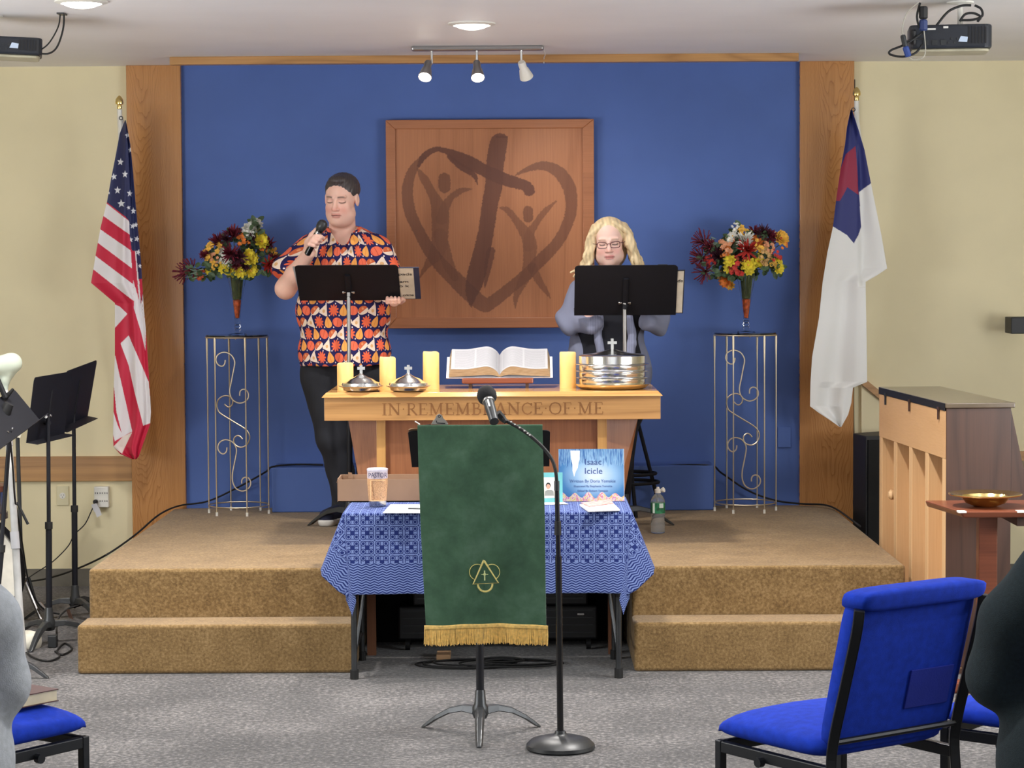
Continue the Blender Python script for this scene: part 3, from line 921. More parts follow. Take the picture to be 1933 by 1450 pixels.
# lettering: IN . REMEMBRANCE . OF . ME
GL = {
 'I': (0.42, [([(.21, 0), (.21, 1)], .13), ([(.05, .02), (.37, .02)], .05), ([(.05, .98), (.37, .98)], .05)]),
 'N': (0.95, [([(.18, 0), (.18, 1)], .06), ([(.16, .98), (.76, .04)], .14), ([(.77, 0), (.77, 1)], .06), ([(.02, .98), (.22, .98)], .05), ([(.06, .02), (.32, .02)], .05), ([(.62, .98), (.92, .98)], .05)]),
 'R': (0.82, [([(.2, 0), (.2, 1)], .13), ([(.2, .97), (.42, .97), (.55, .92), (.6, .75), (.54, .57), (.4, .51), (.2, .51)], .08), ([(.38, .5), (.72, .03), (.8, .02)], .12), ([(.05, .02), (.35, .02)], .05), ([(.05, .98), (.2, .98)], .05)]),
 'E': (0.74, [([(.2, 0), (.2, 1)], .13), ([(.05, .975), (.62, .975), (.63, .8)], .05), ([(.2, .51), (.48, .51)], .05), ([(.48, .6), (.48, .42)], .05), ([(.05, .025), (.64, .025), (.66, .22)], .05)]),
 'M': (1.12, [([(.2, 0), (.2, 1)], .06), ([(.2, .98), (.54, .06)], .13), ([(.54, .06), (.86, .98)], .06), ([(.88, 0), (.88, 1)], .13), ([(.04, .98), (.22, .98)], .05), ([(.06, .02), (.34, .02)], .05), ([(.86, .98), (1.04, .98)], .05), ([(.72, .02), (1.04, .02)], .05)]),
 'B': (0.78, [([(.2, 0), (.2, 1)], .13), ([(.05, .975), (.42, .975), (.55, .88), (.56, .7), (.46, .55), (.2, .53)], .08), ([(.46, .53), (.63, .42), (.64, .2), (.5, .03), (.05, .025)], .09)]),
 'A': (0.9, [([(.14, 0), (.45, 1)], .06), ([(.45, 1), (.76, 0)], .13), ([(.24, .35), (.65, .35)], .05), ([(.02, .02), (.28, .02)], .05), ([(.6, .02), (.9, .02)], .05)]),
 'C': (0.86, [([(.76, .72), (.76, .95), (.7, .86), (.5, .97), (.28, .88), (.14, .65), (.14, .38), (.27, .12), (.48, .02), (.66, .08), (.78, .24)], .1)]),
 'O': (0.98, [([(.49, .98), (.25, .9), (.12, .66), (.12, .34), (.25, .1), (.49, .02), (.73, .1), (.86, .34), (.86, .66), (.73, .9), (.49, .98)], .1)]),
 'F': (0.7, [([(.2, 0), (.2, 1)], .13), ([(.05, .975), (.6, .975), (.61, .8)], .05), ([(.2, .51), (.46, .51)], .05), ([(.46, .6), (.46, .42)], .05), ([(.05, .02), (.36, .02)], .05)]),
 '.': (0.34, [([(.13, .5), (.21, .5)], .12)]),
}
def ribbon(pts, w, fx, y):
    V, Fc = [], []
    pts = [Vector((p[0], p[1])) for p in pts]
    for i, p in enumerate(pts):
        a = pts[max(i - 1, 0)]; b = pts[min(i + 1, len(pts) - 1)]
        t = (b - a).normalized(); n = Vector((-t.y, t.x)) * w / 2
        V += [p + n, p - n]
    m = len(V)
    VV = [(*fx(v), y) for v in V] + [(*fx(v), y + 0.0012) for v in V]
    VV = [(v[0], v[2], v[1]) for v in VV]
    for i in range(len(pts) - 1):
        a = 2 * i
        Fc += [(a, a + 1, a + 3, a + 2), (m + a, m + a + 2, m + a + 3, m + a + 1), (a, a + 2, m + a + 2, m + a), (a + 1, m + a + 1, m + a + 3, a + 3)]
    return VV, Fc
tx = 'IN.REMEMBRANCE.OF.ME'
yl = YF + 0.0192
zb, zt = P(900, 783, yl).z, P(900, 760.5, yl).z
xa, xb = P(720, 770, yl).x, P(1140, 770, yl).x
tot = sum(GL[c][0] for c in tx) - 0.04 * 0
hgt = zt - zb; sxx = (xb - xa) / tot
cx_ = xa; shp = []; shh = []
for ch in tx:
    w, stx = GL[ch]
    for k, (p, th) in enumerate(stx):
        sh = ribbon(p, th, lambda v, cx_=cx_: (cx_ + v.x * sxx, zb + v.y * hgt), yl - 0.0002 * (k % 3))
        shp.append(sh)
    cx_ += w * sxx
obj('carved_lettering', join(*shp), plain('letter_shade_brown', (128, 84, 42), 0.7), al)  # raised ribbons; the dark brown stands in for shade in cut letters

# ------------------------------------------------------------------ candles
def candle(px, ytop, ybot, Y, lab, wav=1):
    cb = P(px, ybot, Y); h = P(px, ytop, Y).z - tz
    t = thing('candle', lab, 'candle', (cb.x, Y, tz), 'flameless candles on the communion table')
    r = 0.0385; n = 32
    prof = [(r, 0.0), (r, h * 0.5), (r, h - 0.006)]
    V, Fc = lathe(prof, (cb.x, Y, tz), n, capt=False)
    base = len(V)
    for j, (rr, zz) in enumerate(((r - 0.002, 0.0), (r - 0.006, -0.002), (r - 0.011, -0.014), (0.001, -0.017))):
        for k in range(n):
            a = 2 * pi * k / n
            V.append((cb.x + rr * cos(a), Y + rr * sin(a), tz + h + zz + (0.003 * sin(a * 2 + px) + 0.002 * cos(a * 3 + px)) * wav * (1 if j < 2 else 0.3)))
    for i in range(4):
        s0 = base - n + i * n if i else base - n
        for k in range(n):
            l = (k + 1) % n
            Fc.append((base - n + i * n + k, base - n + i * n + l, base + i * n + l, base + i * n + k))
    obj('wax_body', (V, Fc), WAX, t, True, ang=50)
    obj('wick', tube([(cb.x, Y, tz + h - 0.018), (cb.x + 0.002, Y, tz + h - 0.002)], 0.0018, 6), BLACK, t)
m = M_('candle_wax', (222, 178, 112), 0.5, Subsurface_Weight=0.3, Subsurface_Scale=0.02)
n = m.node('ShaderNodeTexCoord')
_, _, zz = m.xyz(n.outputs['Generated'])
e = m.ramp(zz, [(0.0, (214, 150, 74)), (0.55, (238, 176, 88)), (0.85, (255, 206, 122)), (1.0, (255, 226, 160))])
m.link(e, m.b.inputs['Emission Color']); m.b.inputs['Emission Strength'].default_value = 0.32
WAX = m.m
candle(652, 685.5, 733, 10.96, 'short flameless candle at the left end of the communion table')
candle(732, 674.5, 731, 10.97, 'middle-height flameless candle between the two small silver plates')
candle(814, 664.5, 729, 10.99, 'tall flameless candle just left of the open book')
candle(1072, 664.5, 729, 10.99, 'tall flameless candle right of the open book, by the silver tray stack', 0.2)

# ------------------------------------------------------------------ silver communion ware
def cross(c, h, par):
    w = h * 0.40; th = 0.013
    s = join(box(c.x - th / 2, c.x + th / 2, c.y - 0.003, c.y + 0.003, c.z, c.z + h), box(c.x - w, c.x + w, c.y - 0.0036, c.y + 0.0036, c.z + h * 0.52, c.z + h * 0.52 + th))
    return obj('cross', s, SATIN, par)
SATIN = plain('satin_silver', (150, 152, 152), 0.35)
for px, Y, lab in ((682, 10.80, 'covered silver bread plate, the farther left of two beside the short candle'),
                   (771, 10.79, 'covered silver bread plate with a cross on its lid, nearer the open book')):
    c = P(px, 735, Y); c.z = tz
    t = thing('bread_plate', lab, 'communion plate', (c.x, Y, tz), 'silver bread plates')
    obj('plate', lathe([(0.07, 0.001), (0.082, 0.006), (0.087, 0.018), (0.103, 0.024), (0.105, 0.026), (0.103, 0.028), (0.085, 0.022)], c, 48), SILVER, t, True)
    obj('lid', lathe([(0.088, 0.026), (0.091, 0.030), (0.088, 0.040), (0.072, 0.045), (0.055, 0.058), (0.03, 0.068), (0.012, 0.078), (0.007, 0.084)], c, 48), SILVER, t, True)
    cc = Vector((c.x, Y, tz + 0.078)); cross(cc, 0.044, t)
Y = 10.93; c = P(1156, 734, Y); c.z = tz
t = thing('communion_tray_stack', 'tall stack of polished silver communion trays with a cross on the lid', 'communion trays', (c.x, Y, tz))
R_ = 0.160
obj('base_tray', lathe([(0.14, 0.0005), (0.155, 0.004), (R_ + 0.013, 0.020), (R_ + 0.014, 0.024), (R_, 0.024)], c, 64), M_('gilt_rim', (228, 216, 184), 0.2, 1.0).m, t, True)
zz = 0.024
for k in range(3):
    obj('tray', lathe([(R_ - 0.006, zz), (R_ - 0.004, zz + 0.004), (R_ - 0.004, zz + 0.022), (R_, zz + 0.026), (R_ + (0.01 if k < 2 else 0.012), zz + 0.028), (R_ + 0.01, zz + 0.030), (R_ - 0.006, zz + 0.0305)], c, 64), SILVER, t, True)
    zz += 0.0315
obj('lid', lathe([(R_ - 0.006, zz), (R_ - 0.003, zz + 0.003), (R_ - 0.003, zz + 0.036), (R_ - 0.012, zz + 0.042), (0.10, zz + 0.046), (0.05, zz + 0.056), (0.02, zz + 0.064), (0.008, zz + 0.067)], c, 64), SILVER, t, True)
cross(Vector((c.x, Y, tz + zz + 0.062)), 0.054, t)

# ------------------------------------------------------------------ open bible on its stand
t = thing('book_stand', 'low brown wooden book stand under the open book', 'book stand', (P(940, 720, 11.05).x, 11.05, tz))
a, b = P(872, 714, 11.0), P(1007, 714, 11.0)
yz = P(940, 724, 11.0).z; yt = P(940, 712.5, 11.0).z
obj('shelf', box(a.x, b.x, 10.98, 11.16, yz, yt), MAHOG, t, bev=0.006)
for px in (888, 995):
    q = P(px, 725, 11.02)
    obj('foot', box(q.x - 0.008, q.x + 0.008, 10.99, 11.15, tz, yz), WALNUT, t)
bk = thing('open_bible', 'large thick open book with white pages on the low wooden stand', 'book', (P(943, 712, 11.02).x, 11.06, yt))
# page block: cross-section along x, extruded up the slope
cx = P(943, 700, 11.03).x
def half(sg, n=22):
    """upper curve from gutter to fore edge and lower curve, in x and lift"""
    w = 0.235
    up, lo = [], []
    for i in range(n + 1):
        s = i / n
        x = sg * w * s * 0.97
        up.append((x, 0.012 + 0.050 * (sin(min(1, s * 3.2) * pi / 2) ** 0.7) * (1 - 0.36 * s) + 0.004 * sin(s * 7)))
        lo.append((sg * w * s, 0.002 + 0.016 * sin(min(1, s * 4) * pi / 2) * (1 - s)))
    return up, lo
slope = Vector((0, 0.165, 0.088))          # from near edge to far edge
base0 = Vector((cx, 10.985, yt + 0.001))
nrm = Vector((0, -0.088, 0.165)).normalized()
PG = M_('page_edges', (222, 206, 176), 0.8)
v = PG.coord('world', scale=(1, 1, 1)); PG.color(PG.ramp(PG.noise(PG.coord('world', scale=(2, 2, 60)), 14, 2), [(0.35, (160, 142, 114)), (0.65, (192, 178, 152))]))
PG = PG.m
m = M_('printed_page', (240, 240, 242), 0.8)
u_, v_, w_ = m.xyz(m.coord('attr'))
ln = (v_ * 26).fract().lt(0.5) * (u_.gt(0.07)) * (u_.lt(0.95)) * ((u_ - 0.5).abs().gt(0.02)) * (v_.gt(0.06)) * (v_.lt(0.93))
nn = m.noise(m.coord('attr', scale=(60, 34, 1)), 3, 1)
m.color(m.mix(ln * nn.gt(0.42) * 0.5, (150, 149, 152), (62, 62, 70)))
PAGE = m.m
for sg in (-1, 1):
    up, lo = half(sg)
    n = len(up); V = []; uvs = []
    top = []
    nv = 8
    for j in range(nv + 1):
        for (x, h) in up:
            top.append(base0 + slope * (j / nv) * 1.0 + Vector((x, 0, 0)) + nrm * h)
    Fc = []
    for j in range(nv):
        for i in range(n - 1):
            q = (j * n + i, j * n + i + 1, (j + 1) * n + i + 1, (j + 1) * n + i)
            Fc.append(q if sg > 0 else q[::-1])
    uvw = np.array([[i / (n - 1) if sg > 0 else 1 - i / (n - 1), j / nv] for j in range(nv + 1) for i in range(n)])
    obj('page', (top, Fc), PAGE, bk, True, uv=uvw, ang=0)
    # block sides
    V = []
    for j in (0, 1):
        for (x, h) in up: V.append(base0 + slope * j + Vector((x, 0, 0)) + nrm * (h - 0.0006))
        for (x, h) in lo: V.append(base0 + slope * j + Vector((x * (1.02), 0, 0)) + nrm * h)
    Fc = []
    for j in (0, 1):
        o_ = j * 2 * n
        for i in range(n - 1):
            q = (o_ + i, o_ + n + i, o_ + n + i + 1, o_ + i + 1)
            Fc.append(q)
    Fc.append((n - 1, 2 * n - 1, 4 * n - 1, 3 * n - 1))
    obj('page_block', (V, Fc), PG, bk)
    cv = [base0 + slope * j + Vector((x * 1.07, 0, 0)) + nrm * (h - 0.002) for j in (-0.02, 1.02) for (x, h) in (lo[0], lo[6], lo[-1])]
    obj('cover', slab([cv[0], cv[2], cv[5], cv[3]], nrm, -0.003), plain('cover_white_%d' % sg, (206, 206, 214), 0.5), bk)
# ------------------------------------------------------------------ wire plant stands
SCROLLS = [
 [(182, 240), (180, 262), (168, 284), (145, 286), (122, 268), (112, 238), (122, 206), (150, 186), (185, 182), (225, 200), (248, 232), (255, 265), (245, 320), (228, 410), (216, 470), (224, 520), (250, 552), (290, 568), (330, 558), (356, 530), (358, 495), (340, 468), (315, 463), (295, 480), (292, 512)],
 [(175, 575), (195, 595), (215, 598), (235, 580), (240, 552), (225, 525), (190, 512), (155, 520), (128, 545), (118, 585), (128, 625), (150, 650), (240, 706), (325, 758), (358, 795), (368, 835), (350, 880), (310, 904), (270, 895), (248, 868), (250, 835), (272, 816), (295, 822), (312, 842)],
 [(196, 905), (192, 935), (170, 954), (145, 945), (128, 918), (130, 885), (150, 858), (185, 846), (225, 856), (255, 885), (268, 930), (255, 1010), (238, 1100), (238, 1160), (258, 1210), (295, 1234), (335, 1232), (368, 1205), (376, 1170), (360, 1138), (330, 1132), (310, 1150), (308, 1180)]]
def plant_stand(cpx, topy, y0c, ang0, scpx, shift, lab):
    c = P(cpx, 955, y0c); c.z = PZ
    zt = P(cpx, topy, y0c).z
    R = 0.162
    t = thing('plant_stand', lab, 'plant stand', (c.x, y0c, PZ), 'champagne wire plant stands')
    def ring(r, z, rr): return tube([(c.x + r * cos(2 * pi * k / 48), y0c + r * sin(2 * pi * k / 48), z) for k in range(48)], rr, 8, closed=True)
    obj('top_ring', ring(R, zt - 0.012, 0.004), GOLDW, t, True)
    obj('glass_top', lathe([(R - 0.004, zt - 0.008), (R, zt - 0.005), (R - 0.001, zt)], (c.x, y0c, 0), 48), M_('dark_glass', (22, 26, 30), 0.05).m, t)
    obj('bottom_ring', ring(R * 0.98, PZ + 0.045, 0.0035), GOLDW, t, True)
    for k in range(6):
        a = radians(ang0 + (0, 60, 120, 180, 240, 300)[k])
        x, y = c.x + R * cos(a), y0c + R * sin(a)
        lg = obj('upright', tube([(x, y, PZ + 0.012), (x, y, zt - 0.16), (x, y, zt - 0.05), (x, y, zt - 0.01)], [0.0036, 0.0036, 0.0062, 0.006], 8), GOLDW, t, True)
        obj('foot', lathe([(0.0065, 0), (0.0065, 0.02)], (x, y, PZ), 8), WHITEP, lg)
    # scroll panel hangs on the chord between the two front uprights
    a1, a2 = radians(ang0), radians(ang0 + 60)
    yy = y0c + R * (sin(a1) + sin(a2)) / 2
    for sc in SCROLLS:
        pts = [P(cpx - 451 + 380 + x / 4.027 + shift, topy - 632 + 620 + y / 4.027, yy) for x, y in sc]
        obj('scroll', tube(spline(pts, 3), 0.0038, 6), GOLDW, t, True)
    obj('bead', join(*[lathe([(0.001, -0.004), (0.004, 0), (0.001, 0.004)], (c.x + R * 0.9 * cos(a), y0c - R * 0.9 * abs(sin(a)), zt - 0.018), 6) for a in (1.2, 1.5, 1.9)]), GOLDW, t)
    return c, zt
lc, lzt = plant_stand(451, 632, 12.22, 232, 0, 0, 'champagne wire plant stand with scrolls at the left, under a flower arrangement')
rc, rzt = plant_stand(1407, 628, 12.22, 242, 0, 6, 'champagne wire plant stand with scrolls at the right, under a flower arrangement')

# ------------------------------------------------------------------ flower arrangements
FC = {k: plain('petal_' + k, v, 0.7, var=0.12, scale=60) for k, v in dict(
    burgundy=(112, 26, 46), plum=(70, 26, 44), red=(186, 52, 44), orange=(226, 130, 56), gold=(226, 176, 70), yellow=(226, 208, 60),
    white=(232, 232, 220), peach=(214, 150, 110), rust=(176, 78, 44), tan=(206, 166, 106)).items()}
LEAF = plain('leaf_green', (74, 96, 66), 0.6, var=0.25, scale=50)
LEAFG = plain('leaf_grey_green', (112, 136, 120), 0.6, var=0.2, scale=50)
STEMM = plain('stem_green', (84, 92, 54), 0.7, var=0.2, scale=40)
def petal(c, d, up, L, w, cup=0.3, n=4):
    d = d.normalized(); s = d.cross(up).normalized()
    V = []; Fc = []
    for i in range(n + 1):
        t_ = i / n
        ww = w * sin(pi * (0.12 + 0.82 * t_)) ** 0.8
        p = c + d * (L * t_) + up * (cup * L * (t_ ** 1.6))
        V += [p - s * ww + up * ww * 0.25, p, p + s * ww + up * ww * 0.25]
    for i in range(n):
        for k in (0, 1): Fc.append((3 * i + k, 3 * i + k + 1, 3 * i + k + 4, 3 * i + k + 3))
    return V, Fc
def bloom(kind, c, nrm, r, rnd):
    X_, Y_, Z_ = frame_of(nrm)
    S_ = []
    if kind == 'daisy':
        for ly in range(3):
            m = 9 - ly
            for k in range(m):
                a = 2 * pi * (k + rnd.random() * 0.4 + ly * 0.5) / m
                d = X_ * cos(a) + Y_ * sin(a)
                S_.append(petal(c, d, Z_, r * (1 - 0.22 * ly), r * 0.30, 0.15 + 0.4 * ly))
    elif kind == 'mum':
        for k in range(46):
            a = rnd.random() * 2 * pi; e = rnd.random() ** 0.7 * 1.5
            d = (X_ * cos(a) + Y_ * sin(a)) * cos(e) + Z_ * sin(e)
            S_.append(petal(c, d, Z_, r * rnd.uniform(0.85, 1.12), r * 0.09, 0.12, 3))
    elif kind == 'spike':
        for k in range(34):
            a = rnd.random() * 2 * pi; e = rnd.uniform(-0.2, 1.2)
            d = (X_ * cos(a) + Y_ * sin(a)) * cos(e) + Z_ * sin(e)
            p = [c, c + d * r * 0.6 + Z_ * r * 0.15, c + d * r * 1.1 + Z_ * r * 0.5 + Vector((0, 0, rnd.uniform(-.2, .2) * r))]
            S_.append(tube(p, [0.0015, 0.0022, 0.0026], 4))
    else:  # cluster of little four-petal florets
        for k in range(12):
            a = rnd.random() * 2 * pi; rr = rnd.random() ** 0.5 * r
            q = c + X_ * rr * cos(a) + Y_ * rr * sin(a) + Z_ * (r * 0.6 * (1 - (rr / r) ** 2))
            a0 = rnd.random() * 2
            for j in range(5):
                an = a0 + j * 2 * pi / 5
                S_.append(petal(q, X_ * cos(an) + Y_ * sin(an), Z_, r * 0.30, r * 0.15, 0.35, 3))
    return join(*S_)
LB = [(349, 516, 13, 'burgundy', 'spike'), (362, 508, 14, 'burgundy', 'spike'), (380, 519, 9, 'rust', 'cluster'), (395, 511, 7, 'yellow', 'daisy'), (404, 475, 15, 'gold', 'cluster'), (408, 486, 9, 'peach', 'cluster'),
      (413, 458, 15, 'burgundy', 'mum'), (388, 482, 10, 'burgundy', 'mum'), (440, 446, 16, 'burgundy', 'mum'), (428, 454, 11, 'plum', 'mum'), (436, 480, 17, 'burgundy', 'mum'), (452, 486, 15, 'plum', 'mum'), (422, 478, 8, 'white', 'cluster'), (426, 494, 10, 'white', 'cluster'), (416, 488, 8, 'white', 'cluster'),
      (471, 434, 12, 'white', 'daisy'), (483, 424, 11, 'white', 'daisy'), (464, 440, 8, 'white', 'cluster'), (476, 442, 8, 'white', 'cluster'), (460, 453, 12, 'orange', 'cluster'), (476, 457, 13, 'plum', 'mum'), (488, 445, 12, 'yellow', 'daisy'), (494, 456, 12, 'yellow', 'daisy'), (498, 466, 10, 'orange', 'cluster'),
      (508, 462, 12, 'burgundy', 'mum'), (515, 474, 7, 'gold', 'cluster'), (507, 500, 15, 'red', 'mum'), (516, 488, 12, 'burgundy', 'mum'), (470, 480, 9, 'yellow', 'daisy'), (476, 488, 10, 'yellow', 'daisy'), (466, 494, 8, 'yellow', 'cluster'),
      (422, 507, 9, 'yellow', 'daisy'), (436, 512, 10, 'yellow', 'daisy'), (454, 513, 10, 'yellow', 'daisy'), (474, 511, 11, 'yellow', 'daisy'), (462, 503, 9, 'plum', 'mum'), (446, 500, 10, 'burgundy', 'mum'), (408, 500, 8, 'gold', 'cluster')]
RB = [(1329, 458, 15, 'burgundy', 'spike'), (1342, 466, 10, 'burgundy', 'spike'), (1325, 487, 14, 'burgundy', 'spike'), (1331, 513, 15, 'burgundy', 'spike'), (1342, 493, 9, 'red', 'cluster'), (1357, 485, 18, 'plum', 'mum'), (1373, 466, 13, 'peach', 'cluster'), (1382, 455, 9, 'rust', 'cluster'), (1370, 476, 9, 'orange', 'cluster'),
      (1389, 428, 6, 'white', 'cluster'), (1387, 436, 4, 'white', 'daisy'), (1383, 446, 8, 'white', 'daisy'), (1378, 453, 6, 'white', 'daisy'), (1402, 440, 12, 'gold', 'cluster'), (1405, 457, 17, 'white', 'mum'), (1411, 474, 20, 'red', 'mum'), (1427, 456, 12, 'orange', 'daisy'), (1433, 466, 11, 'gold', 'cluster'),
      (1424, 440, 12, 'burgundy', 'mum'), (1440, 443, 15, 'plum', 'mum'), (1452, 450, 13, 'burgundy', 'mum'), (1474, 450, 13, 'gold', 'daisy'), (1475, 460, 9, 'orange', 'cluster'), (1450, 468, 9, 'peach', 'cluster'), (1464, 482, 9, 'red', 'cluster'), (1442, 480, 10, 'tan', 'cluster'),
      (1377, 492, 10, 'yellow', 'daisy'), (1376, 506, 9, 'yellow', 'daisy'), (1394, 502, 14, 'red', 'cluster'), (1386, 496, 9, 'rust', 'cluster'), (1412, 500, 12, 'yellow', 'daisy'), (1430, 493, 12, 'yellow', 'daisy'), (1414, 509, 9, 'yellow', 'daisy'), (1447, 496, 11, 'tan', 'cluster'), (1457, 500, 8, 'gold', 'cluster'), (1467, 496, 9, 'yellow', 'daisy'), (1470, 507, 9, 'yellow', 'daisy'),
      (1369, 531, 10, 'orange', 'daisy'), (1378, 538, 8, 'gold', 'daisy'), (1362, 520, 8, 'tan', 'daisy'), (1400, 487, 10, 'plum', 'mum')]
VGLASS = M_('vase_glass', (240, 244, 245), 0.03, Transmission_Weight=1.0, IOR=1.2).m
def arrangement(cpx, zt, blooms, lab, seed, mouthpx):
    rnd = random.Random(seed)
    Yc = 12.22
    c = P(cpx, 600, Yc); c.z = zt
    t = thing('flower_arrangement', lab, 'flower arrangement', (c.x, Yc, zt), 'artificial autumn flower arrangements')
    s = 360.0
    zm = P(cpx, mouthpx, Yc).z - zt
    z1 = P(cpx, 603, Yc).z - zt
    prof = [(0.05, 0.001), (0.045, 0.006), (0.012, 0.012), (0.012, 0.018), (0.019, 0.026), (0.012, 0.034), (0.019, 0.044), (0.012, 0.054), (0.018, 0.064), (0.012, z1 - 0.004), (0.015, z1)]
    for k in range(1, 7):
        u = k / 6; prof.append((0.015 + 0.040 * u ** 1.5, z1 + (zm - z1) * u))
    inner = [(r - 0.0025, z) for r, z in prof[11:]][::-1] + [(0.012, z1 + 0.004), (0.001, z1 + 0.003)]
    obj('glass_vase', lathe(prof + inner, c, 32, capt=False), VGLASS, t, True, ang=60)
    obj('orange_filler', lathe([(0.001, z1 + 0.006), (0.010, z1 + 0.008), (0.0155, z1 + (zm - z1) * 0.18), (0.022, z1 + (zm - z1) * 0.42), (0.001, z1 + (zm - z1) * 0.46)], c, 16), plain('orange_cellophane', (226, 84, 40), 0.25, var=0.35, scale=60), t, True)
    st_ = []
    for k in range(26):
        a = rnd.random() * 2 * pi
        r1 = 0.036 * rnd.random() ** 0.5
        p = Vector((c.x + 0.018 * cos(a), Yc + 0.018 * sin(a), zt + z1 + (zm - z1) * 0.44))
        q = Vector((c.x + r1 * cos(a), Yc + r1 * sin(a), zt + zm))
        st_.append(tube([p, q, q + Vector((cos(a) * 0.05, sin(a) * 0.04, 0.06))], 0.004, 5))
    obj('stems', join(*st_), STEMM, t)
    xs = [b[0] for b in blooms]; ys = [b[1] for b in blooms]
    lv = []
    ctr = P(cpx, sum(ys) / len(ys) + 12, Yc)
    for (px, py, r, colr, kind) in blooms:
        rm = r / s
        dy = -0.085 * max(0.0, 1 - ((px - cpx) / 110) ** 2 - ((py - 480) / 60) ** 2) + rnd.uniform(-0.02, 0.02)
        q = P(px, py, Yc + dy)
        n_ = (q - ctr).normalized() * 0.55 + Vector((0, -0.8, 0.15))
        fl = obj('flower', bloom(kind, q, n_.normalized(), rm * 1.3, rnd), FC[colr], t, ang=0, smooth=True)
        if kind == 'daisy':
            X_, Y_, Z_ = frame_of(n_)
            obj('flower_centre', lathe([(rm * 0.22, 0), (rm * 0.18, rm * 0.16), (0.0005, rm * 0.22)], q, 8, (X_, Y_, Z_)), FC['gold'] if colr != 'gold' else FC['rust'], fl)
        base = Vector((c.x, Yc, zt + zm))
        lv.append(tube([base + (q - base) * 0.05, base + (q - base) * 0.6 + Vector((0, 0, 0.01)), q - n_ * 0.01], 0.0022, 4))
    obj('stems', join(*lv), STEMM, t)
    lf = []
    for k in range(260):
        b = rnd.choice(blooms)
        q = P(b[0] * 0.88 + cpx * 0.12 + rnd.uniform(-12, 12), min(b[1] + rnd.uniform(-6, 14), 520), Yc + rnd.uniform(-0.07, 0.05))
        d = Vector((rnd.uniform(-1, 1), rnd.uniform(-0.8, 0.2), rnd.uniform(-0.9, 0.9)))
        lf.append(petal(q, d, Vector((0, -1, 0.3)).normalized(), 0.042, 0.014, 0.1, 3))
    obj('foliage', join(*lf), LEAF, t, kind='stuff')
    lf = []
    for b in [b for b in blooms if b[4] == 'spike'] * 9 + blooms[::4]:
        q = P(b[0] + (cpx - b[0]) * rnd.uniform(0.1, 0.3), b[1] + rnd.uniform(-8, 8), Yc + rnd.uniform(-0.06, 0.0))
        d = Vector(((b[0] - cpx) * 0.02, rnd.uniform(-0.6, 0.1), rnd.uniform(-0.8, 0.8)))
        lf.append(petal(q, d, Vector((0, -1, 0.3)).normalized(), 0.032, 0.003, 0.1, 3))
    obj('grey_leaves', join(*lf), LEAFG, t, kind='stuff')
arrangement(448, lzt, LB, 'burgundy, yellow and white flower arrangement in a glass vase on the left wire stand', 3, 517)
arrangement(1408.5, rzt, RB, 'burgundy, orange and white flower arrangement in a glass vase on the right wire stand', 5, 514)

# ------------------------------------------------------------------ flags
def flag(name, L, R, y0, y1, depth, paint, lab, step=1.0, Y0=12.16):
    nv = int((y1 - y0) / step) + 1; nu = 110
    Ly = np.interp(np.linspace(y0, y1, nv), [p[1] for p in L], [p[0] for p in L])
    Ry = np.interp(np.linspace(y0, y1, nv), [p[1] for p in R], [p[0] for p in R])
    PX, PY = [], []
    u = np.linspace(0, 1, nu)
    X = Ly[:, None] + (Ry - Ly)[:, None] * u[None, :]
    Yp = np.linspace(y0, y1, nv)[:, None].repeat(nu, 1)
    Yd = Y0 + depth(u[None, :].repeat(nv, 0), (Yp - y0) / (y1 - y0), X, Yp)
    # pixel -> world, vectorised
    R3 = np.array(CAMR)
    d = np.stack([(X - 966.5) / FPX, -(Yp - 725) / FPX, -np.ones_like(X)], -1) @ R3.T
    t = Yd / d[..., 1]
    pts = np.array(CAMLOC) + d * t[..., None]
    i = np.arange(nv - 1)[:, None] * nu + np.arange(nu - 1)[None, :]; i = i.ravel()
    Fc = np.stack([i, i + nu, i + nu + 1, i + 1], 1)
    cols = paint(X.ravel(), Yp.ravel())
    t = thing(name, lab, 'flag', (float(pts[0, nu // 2, 0]), Y0, float(pts[0, nu // 2, 2]) - 0.0))
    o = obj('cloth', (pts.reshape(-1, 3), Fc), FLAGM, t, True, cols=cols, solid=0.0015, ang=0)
    return t
FLAGM = vcol('flag_nylon', 0.6, 0.05, 500)
z2 = lambda x, y: (150 + x * 0.31034, 150 + y * 0.31034)
z3 = lambda x, y: (150 + x * 0.31034, 560 + y * 0.31034)
NAVY, RED, WHT = lin((28, 36, 84)), lin((196, 24, 62)), lin((226, 222, 226))
UL = [(236, 227), (226, 252), (219, 290), (210, 336), (202, 381), (190, 429), (181, 479), (172, 534), (217, 572), (217, 622), (217, 672), (215, 721), (214.5, 777), (213.6, 821), (214.5, 844), (227, 857), (250, 867)]
UR = [(237, 227), (240, 240), (246, 274), (251, 324), (255.5, 380), (260, 429), (266, 491), (268, 525), (271, 579), (275.7, 628), (279, 678), (283, 740), (285, 777), (283.4, 802), (271, 836), (262, 862), (257, 867)]
